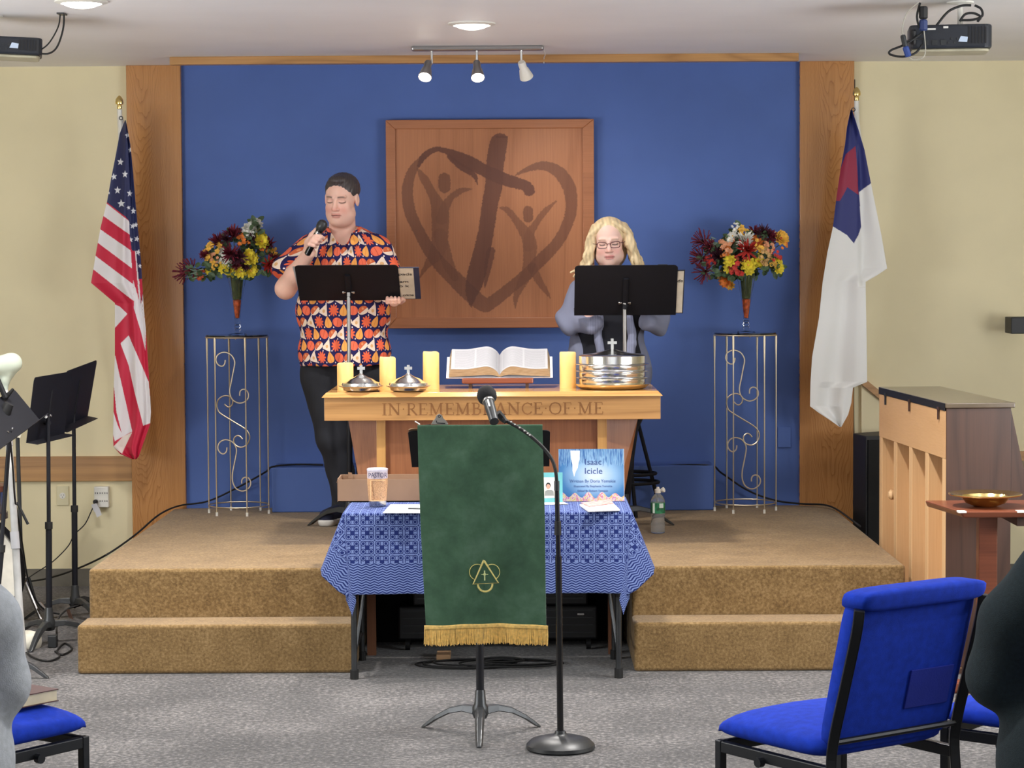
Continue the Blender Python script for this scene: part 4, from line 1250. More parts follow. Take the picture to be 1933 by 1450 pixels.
def paint_us(X, Y):
    C = np.zeros((len(X), 3)); C[:] = RED
    def fill(poly, c): C[inside(poly, X, Y)] = c
    # upper stripes, slanting from the outer edge to the fold
    lft = [(168, 745), (145, 820), (130, 905), (115, 985), (98, 1062), (80, 1140), (60, 1245)]
    rgt = [(302, 862), (306, 945), (312, 1040), (320, 1150), (326, 1245), (332, 1350), (338, 1460)]
    for k in range(6):
        fill([z2(lft[k][0] - 30, lft[k][1] - 12), z2(*rgt[k]), z2(*rgt[k + 1]), z2(lft[k + 1][0] - 30, lft[k + 1][1] - 12)], WHT if k % 2 == 0 else RED)
    # strip right of the fold
    fill([z2(318, 1045), z2(400, 1045), z3(450, 0), z3(335, 110), z3(340, 0), z2(330, 1200)], RED)
    fill([z2(338, 1035), z2(350, 1035), z2(372, 1330), z2(382, 1450), z2(372, 1450), z2(345, 1130)], WHT)
    fill([z2(325, 1215), z2(350, 1300), z2(372, 1380), z2(388, 1300), z2(396, 1450), z3(400, 60), z3(405, 200), z3(402, 330), z3(370, 200), z3(330, 70), z2(332, 1350)], WHT)
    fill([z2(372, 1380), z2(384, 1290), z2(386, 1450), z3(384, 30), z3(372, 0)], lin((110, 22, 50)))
    # lower drape
    fill([z3(200, 40), z3(245, 60), z3(292, 105), z3(212, 195)], WHT)
    fill([z3(300, 235), z3(420, 510), z3(440, 700), z3(440, 770), z3(430, 770), z3(388, 785), z3(340, 600), z3(300, 420), z3(250, 285)], WHT)
    fill([z3(300, 235), z3(330, 270), z3(425, 500), z3(420, 515)], RED)
    fill([z3(200, 340), z3(219, 362), z3(245, 480), z3(322, 820), z3(262, 852), z3(225, 700), z3(212, 560), z3(200, 520)], WHT)
    fill([z3(195, 680), z3(208, 700), z3(232, 780), z3(265, 850), z3(215, 880), z3(205, 840), z3(195, 830)], WHT)
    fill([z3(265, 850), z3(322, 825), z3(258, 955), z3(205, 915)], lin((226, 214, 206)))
    fill([z3(195, 830), z3(205, 840), z3(214, 882), z3(208, 915), z3(195, 910)], RED)
    # canton
    fill([(150, 150), (300, 150), (300, 526), z2(382, 1212), z2(360, 1212), z2(345, 1045), z2(318, 1040), z2(306, 960), z2(302, 862), z2(280, 835), z2(168, 748), z2(120, 700)], NAVY)
    for (x, y, r) in [(250, 502, 24), (277, 577, 24), (210, 592, 22), (232, 674, 25), (306, 694, 22), (255, 755, 26), (328, 800, 22), (324, 892, 20), (344, 885, 18), (312, 975, 18), (350, 970, 20), (358, 1052, 20), (368, 1135, 16), (292, 338, 20), (310, 430, 18), (178, 690, 12), (298, 780, 14)]:
        cx, cy = z2(x, y); r = r * 0.31034
        rnd = random.Random(x * y); a0 = rnd.uniform(-0.3, 0.3); sq = rnd.uniform(0.75, 1)
        pl = []
        for k in range(10):
            a = a0 - pi / 2 + k * pi / 5; rr = r if k % 2 == 0 else r * 0.42
            pl.append((cx + rr * cos(a) * sq, cy + rr * sin(a)))
        m = inside(pl, X, Y) & (np.abs(C - np.array(NAVY)).sum(1) < 1e-6)
        C[m] = lin((226, 228, 236))
    return C
def dep_us(u, v, X, Y):
    w = 0.03 * np.cos(u * 3.1) - 0.028 * np.exp(-((u - 0.62) / 0.10) ** 2) * np.clip(v * 3, 0.2, 1)
    w += 0.016 * np.sin(u * 9 + v * 4) * v + 0.02 * np.exp(-((u - 0.9) / 0.07) ** 2) * (v > 0)
    return w
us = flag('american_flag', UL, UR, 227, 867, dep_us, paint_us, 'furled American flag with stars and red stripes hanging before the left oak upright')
def pole(t, pts, r, fin):
    obj('pole', tube([P(*p) for p in pts], r, 12), WHITEP, t, True)
    a = P(*pts[0])
    obj('finial', lathe([(0.010, 0), (0.012, 0.008), (0.011, 0.022), (0.020, 0.026), (0.0215, 0.036), (0.019, 0.050), (0.012, 0.062), (0.003, 0.070)], a, 20), BRASS, t, True)
    obj('ring_clip', tube([Vector(fin) + Vector((0.009 * cos(k * pi / 6), 0, 0.009 * sin(k * pi / 6))) for k in range(12)], 0.0025, 6, closed=True), GREYM, t, True)
pole(us, [(225.5, 206, 12.20), (229, 300, 12.24), (240, 600, 12.34), (244, 760, 12.40)], 0.013, P(228.5, 223, 12.17))
obj('pole_sleeve', tube([P(228, 225, 12.20), P(229, 262, 12.215), P(226.5, 310, 12.235)], [0.015, 0.016, 0.01], 12), WHITEP, us, True)
obj('wall_bracket', box(P(236, 760, 12.4).x, P(252, 760, 12.4).x, 12.38, 12.46, P(244, 780, 12.4).z, P(244, 740, 12.4).z), WHITEP, us)
z4 = lambda x, y: (1480 + x * 0.31034, 150 + y * 0.31034)
z5 = lambda x, y: (1480 + x * 0.31034, 550 + y * 0.31034)
CL = [(1606, 207), (1599, 240), (1595, 274), (1587, 318), (1579, 373), (1572.5, 428), (1562, 476), (1553, 532), (1546, 600), (1533, 674), (1530, 721), (1529, 767), (1545, 779), (1565, 792), (1585, 806)]
CR = [(1608, 207), (1620, 243), (1632, 283), (1644, 345.5), (1654, 395), (1664.6, 448), (1674.6, 507), (1655, 520), (1634, 532), (1634.5, 565), (1636, 643), (1637, 721), (1622, 727), (1610, 732), (1607, 761), (1601, 783), (1588, 806)]
def paint_ch(X, Y):
    C = np.zeros((len(X), 3)); C[:] = lin((226, 226, 224))
    def fill(poly, c): C[inside(poly, X, Y)] = c
    fill([z4(150, 0), z4(600, 0), z4(560, 633), z4(528, 633), z4(455, 686), z4(460, 760), z4(468, 900), z4(450, 950), z4(425, 996), z4(380, 945), z4(298, 895), z4(250, 890)], lin((34, 42, 108)))
    fill([z4(435, 405), z4(375, 455), z4(345, 540), z4(290, 640), z4(270, 740), z4(340, 738), z4(362, 700), z4(385, 655), z4(420, 680), z4(452, 702), z4(446, 560)], lin((142, 30, 62)))
    return C
def dep_ch(u, v, X, Y):
    rgt = 1 / (1 + np.exp(-(X - (1620 + 8 * v)) / 2.0))
    w = 0.035 * np.sin(u * 4.2) + 0.012 * np.sin(u * 11 + 3 * v) * (0.3 + v)
    return w * 0.8 - 0.02 + 0.035 * rgt * (v < 0.56)
ch = flag('christian_flag', CL, CR, 207, 806, dep_ch, paint_ch, 'furled white flag with a navy field and dark red cross before the right oak upright')
pole(ch, [(1617, 190, 12.20), (1618.5, 300, 12.24), (1622, 560, 12.34), (1622, 700, 12.42)], 0.013, P(1611, 207, 12.17))
obj('pole_sleeve', tube([P(1616, 212, 12.2), P(1621, 255, 12.21), P(1629, 300, 12.22)], [0.010, 0.014, 0.006], 12), WHITEP, ch, True)
obj('wall_bracket', box(P(1613, 700, 12.4).x, P(1628, 700, 12.4).x, 12.40, 12.458, P(1620, 715, 12.4).z, P(1620, 680, 12.4).z), WHITEP, ch)
# ------------------------------------------------------------------ folding table, cloth and what lies on it
TZ = 0.705
TY0, TY1 = 9.60, 10.20
TX0, TX1 = P(652, 967, 9.6).x, P(1188, 967, 9.6).x
t = thing('folding_table', 'black folding table under the blue patterned cloth', 'table', ((TX0 + TX1) / 2, 9.9, 0))
obj('tabletop', rbox(TX0 + 0.005, TX1 - 0.005, TY0 + 0.005, TY1 - 0.005, TZ - 0.035, TZ - 0.004, 0.02), GREYM, t)
for sx, px in ((-1, 669), (1, 1168)):
    for sy, Y in ((0, 9.66), (1, 10.12)):
        x = P(px, 1280, 9.66).x + (0 if sy == 0 else -sx * 0.0)
        lg = obj('leg', tube([(x, Y, 0.035), (x, Y, TZ - 0.036)], 0.0125, 12), GREYM, t, True)
        obj('foot_cap', lathe([(0.018, 0), (0.018, 0.04)], (x, Y, 0), 12), RUBBER, lg)
        obj('lock_collar', lathe([(0.016, 0.34), (0.016, 0.37)], (x, Y, 0), 12), RUBBER, lg)
    obj('cross_bar', tube([(x, 9.66, 0.12), (x, 10.12, 0.12)], 0.009, 8), GREYM, t, True)
    obj('brace', tube([(x, 9.7, 0.10), (x - sx * 0.035, 9.8, 0.35), (x - sx * 0.12, 9.85, TZ - 0.04)], 0.008, 8), GREYM, t, True)

m = M_('woven_blue_cloth', (150, 168, 214), 0.85, spec=0.2)
u_, v_, w_ = m.xyz(m.coord('attr'))
p = 0.0605
a = ((u_ / p).fract() - 0.5).abs(); b = ((v_ / p).fract() - 0.5).abs()
sq = a.max(b).lt(0.155)
dd = (a - 0.27).hyp(b - 0.27)
dot = dd.lt(0.10)
ringm = (dd - 0.172).abs().lt(0.026)
ca = 0.5 - a; cb_ = 0.5 - b
dia = (ca + cb_).lt(0.07)
oval = ((ca - 0.085).abs().lt(0.028) * b.lt(0.24)).max((cb_ - 0.085).abs().lt(0.028) * a.lt(0.24))
web = (ca - cb_).abs().lt(0.035) * (ca + cb_).lt(0.26) * (ca + cb_).gt(0.14)
pat = sq.max(dot).max(ringm * sq.lt(0.5)).max(dia).max(oval).max(web)
zz = (u_ / 0.034).tri() * 0.0075
q = ((v_ + zz) / 0.0105).fract().lt(0.48)
edge = w_  # z attribute: 1 in the chevron border
pat = pat * edge.lt(0.5) + q * edge.gt(0.5)
fab = m.noise(m.coord('attr', scale=(1, 1, 0)), 900, 2)
m.color(m.mix(pat, m.mix(fab * 0.5, (98, 114, 162), (126, 142, 186)), (25, 38, 94)))
m.bump(fab, 0.15, 0.001)
CLOTHM = m.m
# cloth: table rectangle plus overhang; corner sectors fall as cones
W_, D_ = TX1 - TX0, TY1 - TY0
HX, HY = 0.265, 0.345
step = 0.006
us_ = np.arange(-HX, W_ + HX + 1e-6, step); vs_ = np.arange(-HY, D_ + HY * 0.4 + 1e-6, step)
U, V = np.meshgrid(us_, vs_); nu, nv = len(us_), len(vs_)
ox = np.where(U < 0, U, np.where(U > W_, U - W_, 0)); oy = np.where(V < 0, V, np.where(V > D_, V - D_, 0))
r = np.hypot(ox, oy)
ang = np.arctan2(np.abs(oy), np.abs(ox) + 1e-9)           # 0 = side, 90 deg = front
nearx = np.exp(-np.minimum(U, W_ - U).clip(0, None) / 0.16)
phi = 0.04 + 0.035 * np.sin(U * 17 + 0.6) + 0.02 * np.sin(U * 41) + 0.05 * nearx
side = 0.38 - 0.16 * (1 - np.exp(-V.clip(0, None) / 0.25)) + 0.03 * np.sin(V * 22)
deg = np.degrees(ang)
ks = [0, 20, 37, 45, 52, 70, 90]
fx_ = np.interp(deg, ks, [.38, .33, .06, -.15, -.09, -.02, 0]); fy_ = np.interp(deg, ks, [0, .12, .17, .12, .15, .10, .09])
cor = (ox != 0) & (oy != 0)
bend = 0.012
rr = np.maximum(r - bend, 0)
gx_ = np.where(cor, rr * np.sin(fx_), np.where(ox != 0, rr * np.sin(side), 0))
gy_ = np.where(cor, rr * np.sin(fy_), np.where(oy != 0, rr * np.sin(phi), 0))
flatd = np.minimum(r, bend)
cz_ = np.where(cor, np.cos(np.hypot(fx_, fy_)), np.where(ox != 0, np.cos(side), np.cos(phi)))
un = np.maximum(r, 1e-9)
X = TX0 + np.clip(U, 0, W_) + flatd * ox / un + np.sign(ox) * gx_
Yw = TY0 + np.clip(V, 0, D_) + flatd * oy / un + np.sign(oy) * gy_
zz_ = TZ - np.where(r < bend, r * r / (2 * bend) * 0.8, bend * 0.4 + rr * cz_)
zz_ += 0.0015 * np.sin(U * 30) * np.sin(V * 24) * (r == 0)
pts = np.stack([X, Yw, zz_ + 0.001], -1).reshape(-1, 3)
bord = ((V < -0.215) | (V > D_ + 0.3) | (U < -0.15) | (U > W_ + 0.15)).astype(float)
swap = ((U < -0.15) | (U > W_ + 0.15)) & (V > -0.215)
uvw = np.stack([np.where(swap, V, U), np.where(swap, U, V), bord], -1).reshape(-1, 3)
i = np.arange(nv - 1)[:, None] * nu + np.arange(nu - 1)[None, :]; i = i.ravel()
obj('tablecloth', (pts, np.stack([i, i + 1, i + nu + 1, i + nu], 1)), CLOTHM, smooth=True, uv=uvw, solid=0.0012, ang=0,
    label='blue and white woven cloth with circles, squares and chevrons draped over the folding table', cat='tablecloth')
CT = TZ + 0.0035

# cardboard box
KRAFT = plain('cardboard', (138, 109, 86), 0.85, var=0.03, scale=8)
x0, x1 = P(637, 948, 10.0).x, P(868, 948, 10.0).x
y0, y1 = 10.0, 10.195
z1 = P(720, 905, y0).z
t = thing('cardboard_box', 'open shallow brown cardboard box at the back left of the cloth covered table', 'box', ((x0 + x1) / 2, 10.1, CT))
th = 0.004
obj('box_base', box(x0, x1, y0, y1, CT, CT + 0.004), KRAFT, t)
obj('box_wall', join(slab([(x0 + .002, y0, CT), (x1, y0, CT), (x1, y0, z1), (x0 + 0.004, y0, z1)], (0, 1, 0), th)), KRAFT, t)
obj('box_wall', box(x0, x1, y1 - th, y1, CT, z1 + 0.004), KRAFT, t)
obj('box_wall', box(x0, x0 + th, y0 + th, y1 - th, CT, z1 + 0.002), KRAFT, t)
obj('box_wall', box(x1 - th, x1, y0 + th, y1 - th, CT, z1), KRAFT, t)
obj('flap', join(slab([(x0, y0 + 0.01, z1), (x0, y1 - 0.01, z1 + 0.004), (x0 - 0.006, y1 - 0.02, z1 - 0.012), (x0 - 0.006, y0 + 0.02, z1 - 0.016)], (1, 0, 0), 0.003),
                 slab([(x0 + 0.035, y1 - 0.03, z1 + 0.016), (x0 + 0.05, y1 - 0.01, z1 + 0.012), (x0 + 0.05, y1 - 0.01, z1 - 0.01), (x0 + 0.035, y1 - 0.03, z1 - 0.01)], (0, 1, 0), 0.003)), KRAFT, t)

# tumbler
q = P(713, 961, 9.82)
t = thing('tumbler', 'clear insulated tumbler printed with letters over a tan lined label, before the cardboard box', 'tumbler', (q.x, 9.82, CT))
h = P(713, 884, 9.82).z - CT
sc = 4400 / 9.82
TAN_L = M_('tumbler_band', (204, 158, 112), 0.35)
nn = TAN_L.noise(TAN_L.coord('world', scale=(14, 14, 90)), 18, 3)
TAN_L.color(TAN_L.ramp(nn, [(0.42, (120, 84, 58)), (0.5, (206, 160, 116)), (0.8, (222, 178, 134))]))
rb, rt = 16 / sc, 19.5 / sc
rad = lambda z: rb + (rt - rb) * min(1, z / (h * 0.6))
obj('steel_base', lathe([(rb - .002, 0), (rb, 0.003), (rad(0.02), 0.024)], (q.x, 9.82, CT), 32, capt=False), CHROME, t, True)
obj('cup_body', lathe([(rad(0.02), 0.024), (rad(h * .3), h * .3), (rad(h * .6), h * .6), (rt, h * 0.74), (rt - 0.004, h * 0.74)], (q.x, 9.82, CT), 32), TAN_L.m, t, True)
obj('upper_band', lathe([(rt, h * 0.742), (rt, h * 0.93), (rt - 0.003, h * 0.93)], (q.x, 9.82, CT), 32), plain('tumbler_lilac', (196, 182, 190), 0.3), t, True)
obj('lid', lathe([(rt + .001, h * 0.932), (rt + .0015, h * 0.985), (rt - 0.003, h), (rt - 0.008, h * 0.985), (0.002, h * 0.98)], (q.x, 9.82, CT), 32), plain('clear_lid', (206, 200, 212), 0.12), t, True)
obj('lettering', text('PASTOR', 0.030, facing((q.x + 0.004, 9.82 - rt - 0.0012, CT + h * 0.835)), sx=0.72), plain('ink_navy', (40, 42, 78), 0.6), t)
obj('label_frame', join(*[box(q.x + a_, q.x + b_, 9.82 - rt - 0.001, 9.82 - rt + 0.003, CT + c_, CT + d_) for a_, b_, c_, d_ in
    ((-0.026, 0.036, h * .70, h * .71), (-0.026, 0.03, h * .165, h * .175), (-0.027, -0.025, h * .17, h * .71))]), plain('label_cream', (236, 196, 144), 0.5), t)

# papers
def sheet(pts, z, name, lab, cat, mat=PAPER, th=0.0006):
    q = [F(px, py, z) for px, py in pts]
    return obj(name, slab(q[::-1], (0, 0, 1), th), mat, label=lab, cat=cat)
sheet([(722, 969), (737, 952.5), (812, 952.5), (812, 969)], CT, 'paper_sheet', 'white sheet of paper on the blue cloth beside the tumbler', 'paper')
q = F(784, 962, CT + 0.001)
obj('pen', tube([(q.x - 0.03, q.y + 0.015, CT + 0.0045), (q.x + 0.04, q.y - 0.01, CT + 0.0045)], 0.003, 8), GREYM, smooth=True, label='slim grey pen lying on the white sheet of paper', cat='pen')
sheet([(1018, 953), (1018, 944.5), (1055, 944), (1073, 952)], CT, 'paper_sheet', 'small white paper between the green banner and the picture book', 'paper')

# picture book
y_ = 9.98
bx0, bx1 = P(1055, 944, y_).x, P(1178, 944, y_).x
zb_, zt_ = CT, P(1116, 849, y_).z
lean = 0.035
t = thing('picture_book', "blue children's picture book standing open-faced at the back right of the cloth covered table", 'book', ((bx0 + bx1) / 2, y_, CT))
m = M_('icicle_cover', (120, 180, 220), 0.3)
tc = m.node('ShaderNodeTexCoord'); gx, gy, gz = m.xyz(tc.outputs['Generated'])
dx = (gx - 0.55); dz = (gz - 0.5)
rad_ = (dx * dx * 2.2 + dz * dz * 2.6).sqrt()
ns = m.noise(m.coord('Generated', scale=(9, 1, 1.0)), 3, 3)
ic = ((1 - gz) * 2.2).lt(ns * 1.1 - 0.1 + (gx - 0.5).abs() * 0.55)
basec = m.ramp(rad_, [(0.1, (182, 198, 216)), (0.45, (128, 164, 196)), (0.75, (62, 112, 160)), (1.0, (36, 82, 136))])
cst = m.ramp(m.noise(m.coord('Generated', scale=(30, 1, 2)), 2, 2), [(0.4, (44, 86, 140)), (0.55, (130, 166, 194)), (0.7, (72, 120, 164))])
col = m.mix(ic * 0.75, basec, cst)
fl = m.noise(m.coord('Generated', scale=(14, 1, 8)), 2.2, 2)
flow = m.ramp(fl, [(0.3, (190, 150, 90)), (0.42, (196, 180, 130)), (0.5, (196, 190, 190)), (0.58, (180, 90, 150)), (0.7, (196, 172, 90))])
low = gz.lt(0.10 + (gx * 11).sin().abs() * 0.03 + 0.05 * (gx * 31).sin())
m.color(m.mix(low, col, flow))
ICOV = m.m
L4 = [Vector((bx0, y_, zb_)), Vector((bx1, y_, zb_)), Vector((bx1, y_ + lean, zt_)), Vector((bx0, y_ + lean, zt_))]
nb = (L4[1] - L4[0]).cross(L4[3] - L4[0]).normalized()
obj('cover', slab(L4, -nb, 0.002), ICOV, t)
obj('pages', slab([v - nb * 0.0022 + Vector((0.002, 0, 0)) for v in L4], -nb, 0.005), PAPER, t)
obj('back_cover', slab([v - nb * 0.0074 for v in L4], -nb, 0.002), PAPER, t)
obj('support', slab([Vector(((bx0 + bx1) / 2 - 0.03, y_ + 0.015, CT)), Vector(((bx0 + bx1) / 2 + 0.03, y_ + 0.015, CT)), Vector(((bx0 + bx1) / 2 + 0.03, y_ + 0.09, CT)), Vector(((bx0 + bx1) / 2 - 0.03, y_ + 0.09, CT))], (0, 0, 1), 0.002), BLACK, t)
tilt_ = math.degrees(math.atan2(lean, zt_ - zb_))
INK = plain('cover_ink', (44, 70, 124), 0.5)
def cov(px, py, s, size, sx=1.0):
    q = P(px, py, y_); f = (q.z - zb_) / (zt_ - zb_)
    loc = Vector((q.x, y_ + lean * f, q.z)) + nb * 0.001
    return text(s, size, facing(loc, 90 - tilt_), 0.0003, sx=sx)
obj('cover_title', join(cov(1120, 873.5, 'Isaac', 0.037, 1.05), cov(1120.5, 890.5, 'Icicle', 0.037, 1.05)), INK, t)
obj('cover_credits', join(cov(1119, 909, 'Written By Doris Yomskie', 0.0185, 0.98), cov(1119.5, 918.5, 'Illustrated By Stephanie Yomskie', 0.0125, 1.0), cov(1119, 927, 'Edited By Robert Yomskie', 0.0125, 0.98)), plain('cover_ink_pale', (66, 96, 150), 0.5), t)
ict = []
f_ = [(1077, 852), (1095, 852), (1094.5, 868), (1092, 876), (1091, 884), (1087, 891), (1084, 901), (1081, 890), (1081, 878), (1078, 866)]
q = []
for px, py in f_:
    w = P(px, py, y_); f = (w.z - zb_) / (zt_ - zb_); q.append(Vector((w.x, y_ + lean * f, w.z)) + nb * 0.0008)
obj('icicle_drawing', slab(q[::-1], -nb, 0.0006), plain('icicle_white', (222, 228, 240), 0.5), t)

# teal photo booklet
y_2 = 9.93
a_, b_ = P(1012, 951, y_2), P(1062, 893, y_2)
t = thing('photo_booklet', 'teal folder with a small portrait of a person in grey, leaning by the picture book', 'booklet', (P(1040, 945, y_2).x, y_2, CT))
obj('folder', slab([(a_.x, y_2, CT), (b_.x, y_2, CT), (b_.x, y_2 + 0.02, b_.z), (a_.x, y_2 + 0.02, b_.z)], (0, 1, 0), 0.004), plain('teal_card', (98, 170, 172), 0.6), t)
def fp(px, py, e=0.001):
    w = P(px, py, y_2); f = (w.z - CT) / (b_.z - CT); return Vector((w.x, y_2 + 0.02 * f - e, w.z))
ph = obj('photo', slab([fp(1024, 941), fp(1048, 940), fp(1047, 902), fp(1024, 902)], (0, 1, 0), 0.0008), plain('photo_paper', (222, 220, 206), 0.4), t)
obj('portrait_shoulders', slab([fp(1028, 936, .0016), fp(1046, 936, .0016), (fp(1045, 928, .0016)), fp(1041, 925, .0016), fp(1034, 925, .0016), fp(1029, 928, .0016)], (0, 1, 0), 0.0005), plain('portrait_grey', (136, 138, 132), 0.6), ph)
obj('portrait_hair', slab([fp(1035 + 4.6 * cos(a) , 917 - 5.5 * sin(a), .0017) for a in np.linspace(0, 2 * pi, 14)[:-1]], (0, 1, 0), 0.0004), BLACK, ph)
obj('portrait_face', slab([fp(1035 + 3.6 * cos(a), 919 - 4.8 * sin(a), .0022) for a in np.linspace(0, 2 * pi, 14)[:-1]], (0, 1, 0), 0.0004), plain('portrait_skin', (196, 150, 128), 0.6), ph)

# small books at the right
q = [F(1094, 955, CT), F(1110, 966.5, CT), F(1170, 964.5, CT), F(1156, 951, CT)]
t = thing('booklet', 'small white booklet lying flat on the right of the blue cloth', 'booklet', (F(1130, 960, CT).x, F(1130, 960, CT).y, CT))
obj('pages', slab(q, (0, 0, 1), 0.006), PAPER, t)
q2 = [F(1096, 953, CT) + Vector((0, 0, 0.007)), F(1112, 960, CT) + Vector((0, 0, 0.007)), F(1158, 954, CT) + Vector((0, 0, 0.007)), F(1152, 946, CT) + Vector((0, 0, 0.007))]
t2 = thing('leaflet', 'pink and white leaflet with curled corner on top of the flat white booklet', 'leaflet', (F(1130, 956, CT).x, F(1130, 956, CT).y, CT + 0.007))
obj('leaflet_sheet', slab(q2, (0, 0, 1), 0.002), plain('leaflet_pink', (206, 140, 132), 0.5, var=0.25, scale=60), t2)
obj('leaflet_title', slab([v + Vector((0, 0, 0.0022)) for v in [F(1106, 956, CT), F(1112, 958.5, CT), F(1150, 952.5, CT), F(1146, 950, CT)]], (0, 0, 1), 0.0004), plain('leaflet_band', (238, 214, 206), 0.5), t2)

# water bottle on the platform
q = F(1242, 1007, PZ); yb_ = q.y
sc = 4400 / yb_
t = thing('water_bottle', 'clear plastic water bottle with a green label and a white flip cap, on the platform', 'bottle', (q.x, yb_, PZ))
R_ = 13.5 / sc
H_ = P(1242, 919, yb_).z - PZ
prof = [(R_ * .7, 0.001), (R_ * .95, 0.004), (R_, 0.012), (R_ * .97, 0.03), (R_, 0.045), (R_ * .93, 0.062), (R_ * .93, 0.075), (R_, 0.088), (R_, H_ * .68), (R_ * .97, H_ * .72), (R_ * .7, H_ * .80), (R_ * .42, H_ * .84), (R_ * .40, H_ * .88)]
WATERB = M_('bottle_plastic', (240, 246, 250), 0.08, Transmission_Weight=0.85, IOR=1.06).m
obj('bottle_body', lathe(prof, (q.x, yb_, PZ), 28), WATERB, t, True, ang=60)
lb = obj('green_label', lathe([(R_ * 1.02, H_ * .44), (R_ * 1.02, H_ * .665), (R_ * 1.0, H_ * .665)], (q.x, yb_, PZ), 28, capb=False, capt=False), plain('label_green', (44, 122, 84), 0.5, var=0.3, scale=50), t, True)
obj('label_panel', join(*[box(q.x + a_, q.x + b_, yb_ - R_ * 1.05, yb_ - R_ * 0.7, PZ + H_ * c_, PZ + H_ * d_) for a_, b_, c_, d_ in ((-R_ * .78, -R_ * .5, .45, .66), (R_ * .15, R_ * .7, .56, .655))]), plain('label_white', (214, 232, 222), 0.5), lb)
obj('cap', lathe([(R_ * .45, H_ * .87), (R_ * .47, H_ * .94), (R_ * .25, H_ * .96), (R_ * .2, H_ * .995)], (q.x, yb_, PZ), 20), WHITEP, t, True)
a = P(1247, 925, yb_)
obj('flip_cap', lathe([(0.001, -0.006), (0.012, -0.005), (0.0125, 0.005), (0.001, 0.008)], a + Vector((0.012, 0, 0.0)), 16, frame_of(Vector((0.8, -0.5, 0.35)))), WHITEP, t, True)

# ------------------------------------------------------------------ music stands
DESKM = plain('stand_black', (17, 18, 25), 0.6, 0.0, spec=0.3)
POLEM = plain('stand_pole_chrome', (150, 148, 146), 0.38, 0.75)
def music_stand(name, base, h, frame, pole_chrome=0.0, leg_ang=270, lab='', grp=None, w=0.51, dh=0.33, lip=True, top_pt=None):
    """base: floor point; frame: (centre of desk, width dir, up dir); legs splay from the hub"""
    t = thing(name, lab, 'music stand', tuple(base), grp)
    b = Vector(base)
    C_, Wd, Ud = frame
    Wd = Wd.normalized(); Ud = (Ud - Wd * Ud.dot(Wd)).normalized(); N_ = Wd.cross(Ud).normalized()   # N_ faces the viewer side given below
    head = top_pt or (C_ - Ud * dh * 0.28)
    for k in range(3):
        a = radians(leg_ang + 120 * k); d = Vector((cos(a), sin(a), 0)); s = Vector((-sin(a), cos(a), 0))
        V = []
        prof = [(0.02, 0.105, 0.075, 0.022), (0.07, 0.104, 0.080, 0.020), (0.13, 0.088, 0.066, 0.018), (0.19, 0.055, 0.036, 0.016), (0.235, 0.022, 0.006, 0.014), (0.255, 0.006, 0.0, 0.010)]
        for (r, zt_, zb_, hw) in prof:
            for zz, ww in ((zb_, hw), (zt_, hw * 0.6)):
                V += [b + d * r - s * ww + Vector((0, 0, zz)), b + d * r + s * ww + Vector((0, 0, zz))]
        Fc = []
        for i in range(len(prof) - 1):
            o_ = i * 4; p_ = o_ + 4
            Fc += [(o_, o_ + 1, p_ + 1, p_), (o_ + 2, p_ + 2, p_ + 3, o_ + 3), (o_, p_, p_ + 2, o_ + 2), (o_ + 1, o_ + 3, p_ + 3, p_ + 1)]
        Fc += [(0, 2, 3, 1), (20, 21, 23, 22)]
        obj('leg', (V, Fc), GREYM, t, bev=0.003)
    obj('hub', lathe([(0.024, 0.06), (0.030, 0.075), (0.030, 0.10), (0.022, 0.115), (0.0185, 0.16), (0.0165, 0.165)], b, 20), GREYM, t, True)
    lowh = (head.z - b.z) * 0.52
    obj('lower_tube', tube([b + Vector((0, 0, 0.1)), (b + (head - b) * 0.52) * 1.0], 0.0145, 14), DESKM, t, True)
    obj('upper_tube', tube([b + (head - b) * 0.50, head], 0.0095, 12), POLEM if pole_chrome else DESKM, t, True)
    obj('clutch', tube([b + (head - b) * 0.505, b + (head - b) * 0.535], 0.018, 14), RUBBER, t, True)
    # desk plate with a slightly raised centre fold and rounded corners
    r_ = 0.02; outl = []
    for cx, cy, a0 in ((w / 2 - r_, dh / 2 - r_, 0), (-w / 2 + r_, dh / 2 - r_, 90), (-w / 2 + 0.004, -dh / 2 + 0.004, 180), (w / 2 - 0.004, -dh / 2 + 0.004, 270)):
        rr_ = r_ if cy > 0 else 0.004
        for k in range(5):
            a = radians(a0 + 22.5 * k); outl.append((cx + rr_ * cos(a), cy + rr_ * sin(a)))
    pts = [C_ + Wd * x + Ud * y for x, y in outl]
    dk = obj('desk', slab(pts, N_, 0.003), DESKM, t, bev=0.001)
    obj('ledge', slab([C_ + Wd * x + Ud * (-dh / 2) + N_ * z for x, z in ((-w / 2, 0), (w / 2, 0), (w / 2, 0.055), (-w / 2, 0.055))], Ud, 0.003), DESKM, dk)
    obj('spine', tube([C_ - Ud * dh * 0.32 - N_ * 0.006, C_ + Ud * dh * 0.25 - N_ * 0.006], 0.014, 8, flat=(1, 0.5)), DESKM, t, True)
    obj('knuckle', tube([head - Vector((0, 0, 0.03)), head + (C_ - Ud * dh * 0.25 - N_ * 0.012 - head) * 1.0], 0.013, 10), DESKM, t, True)
    for sg in (-1, 1):
        a = head + Wd * sg * 0.014
        obj('thumb_bolt', lathe([(0.004, 0), (0.005, 0.008), (0.008, 0.009), (0.007, 0.016)], a, 10, frame_of(Wd * sg)), CHROME, t, True)
    return t
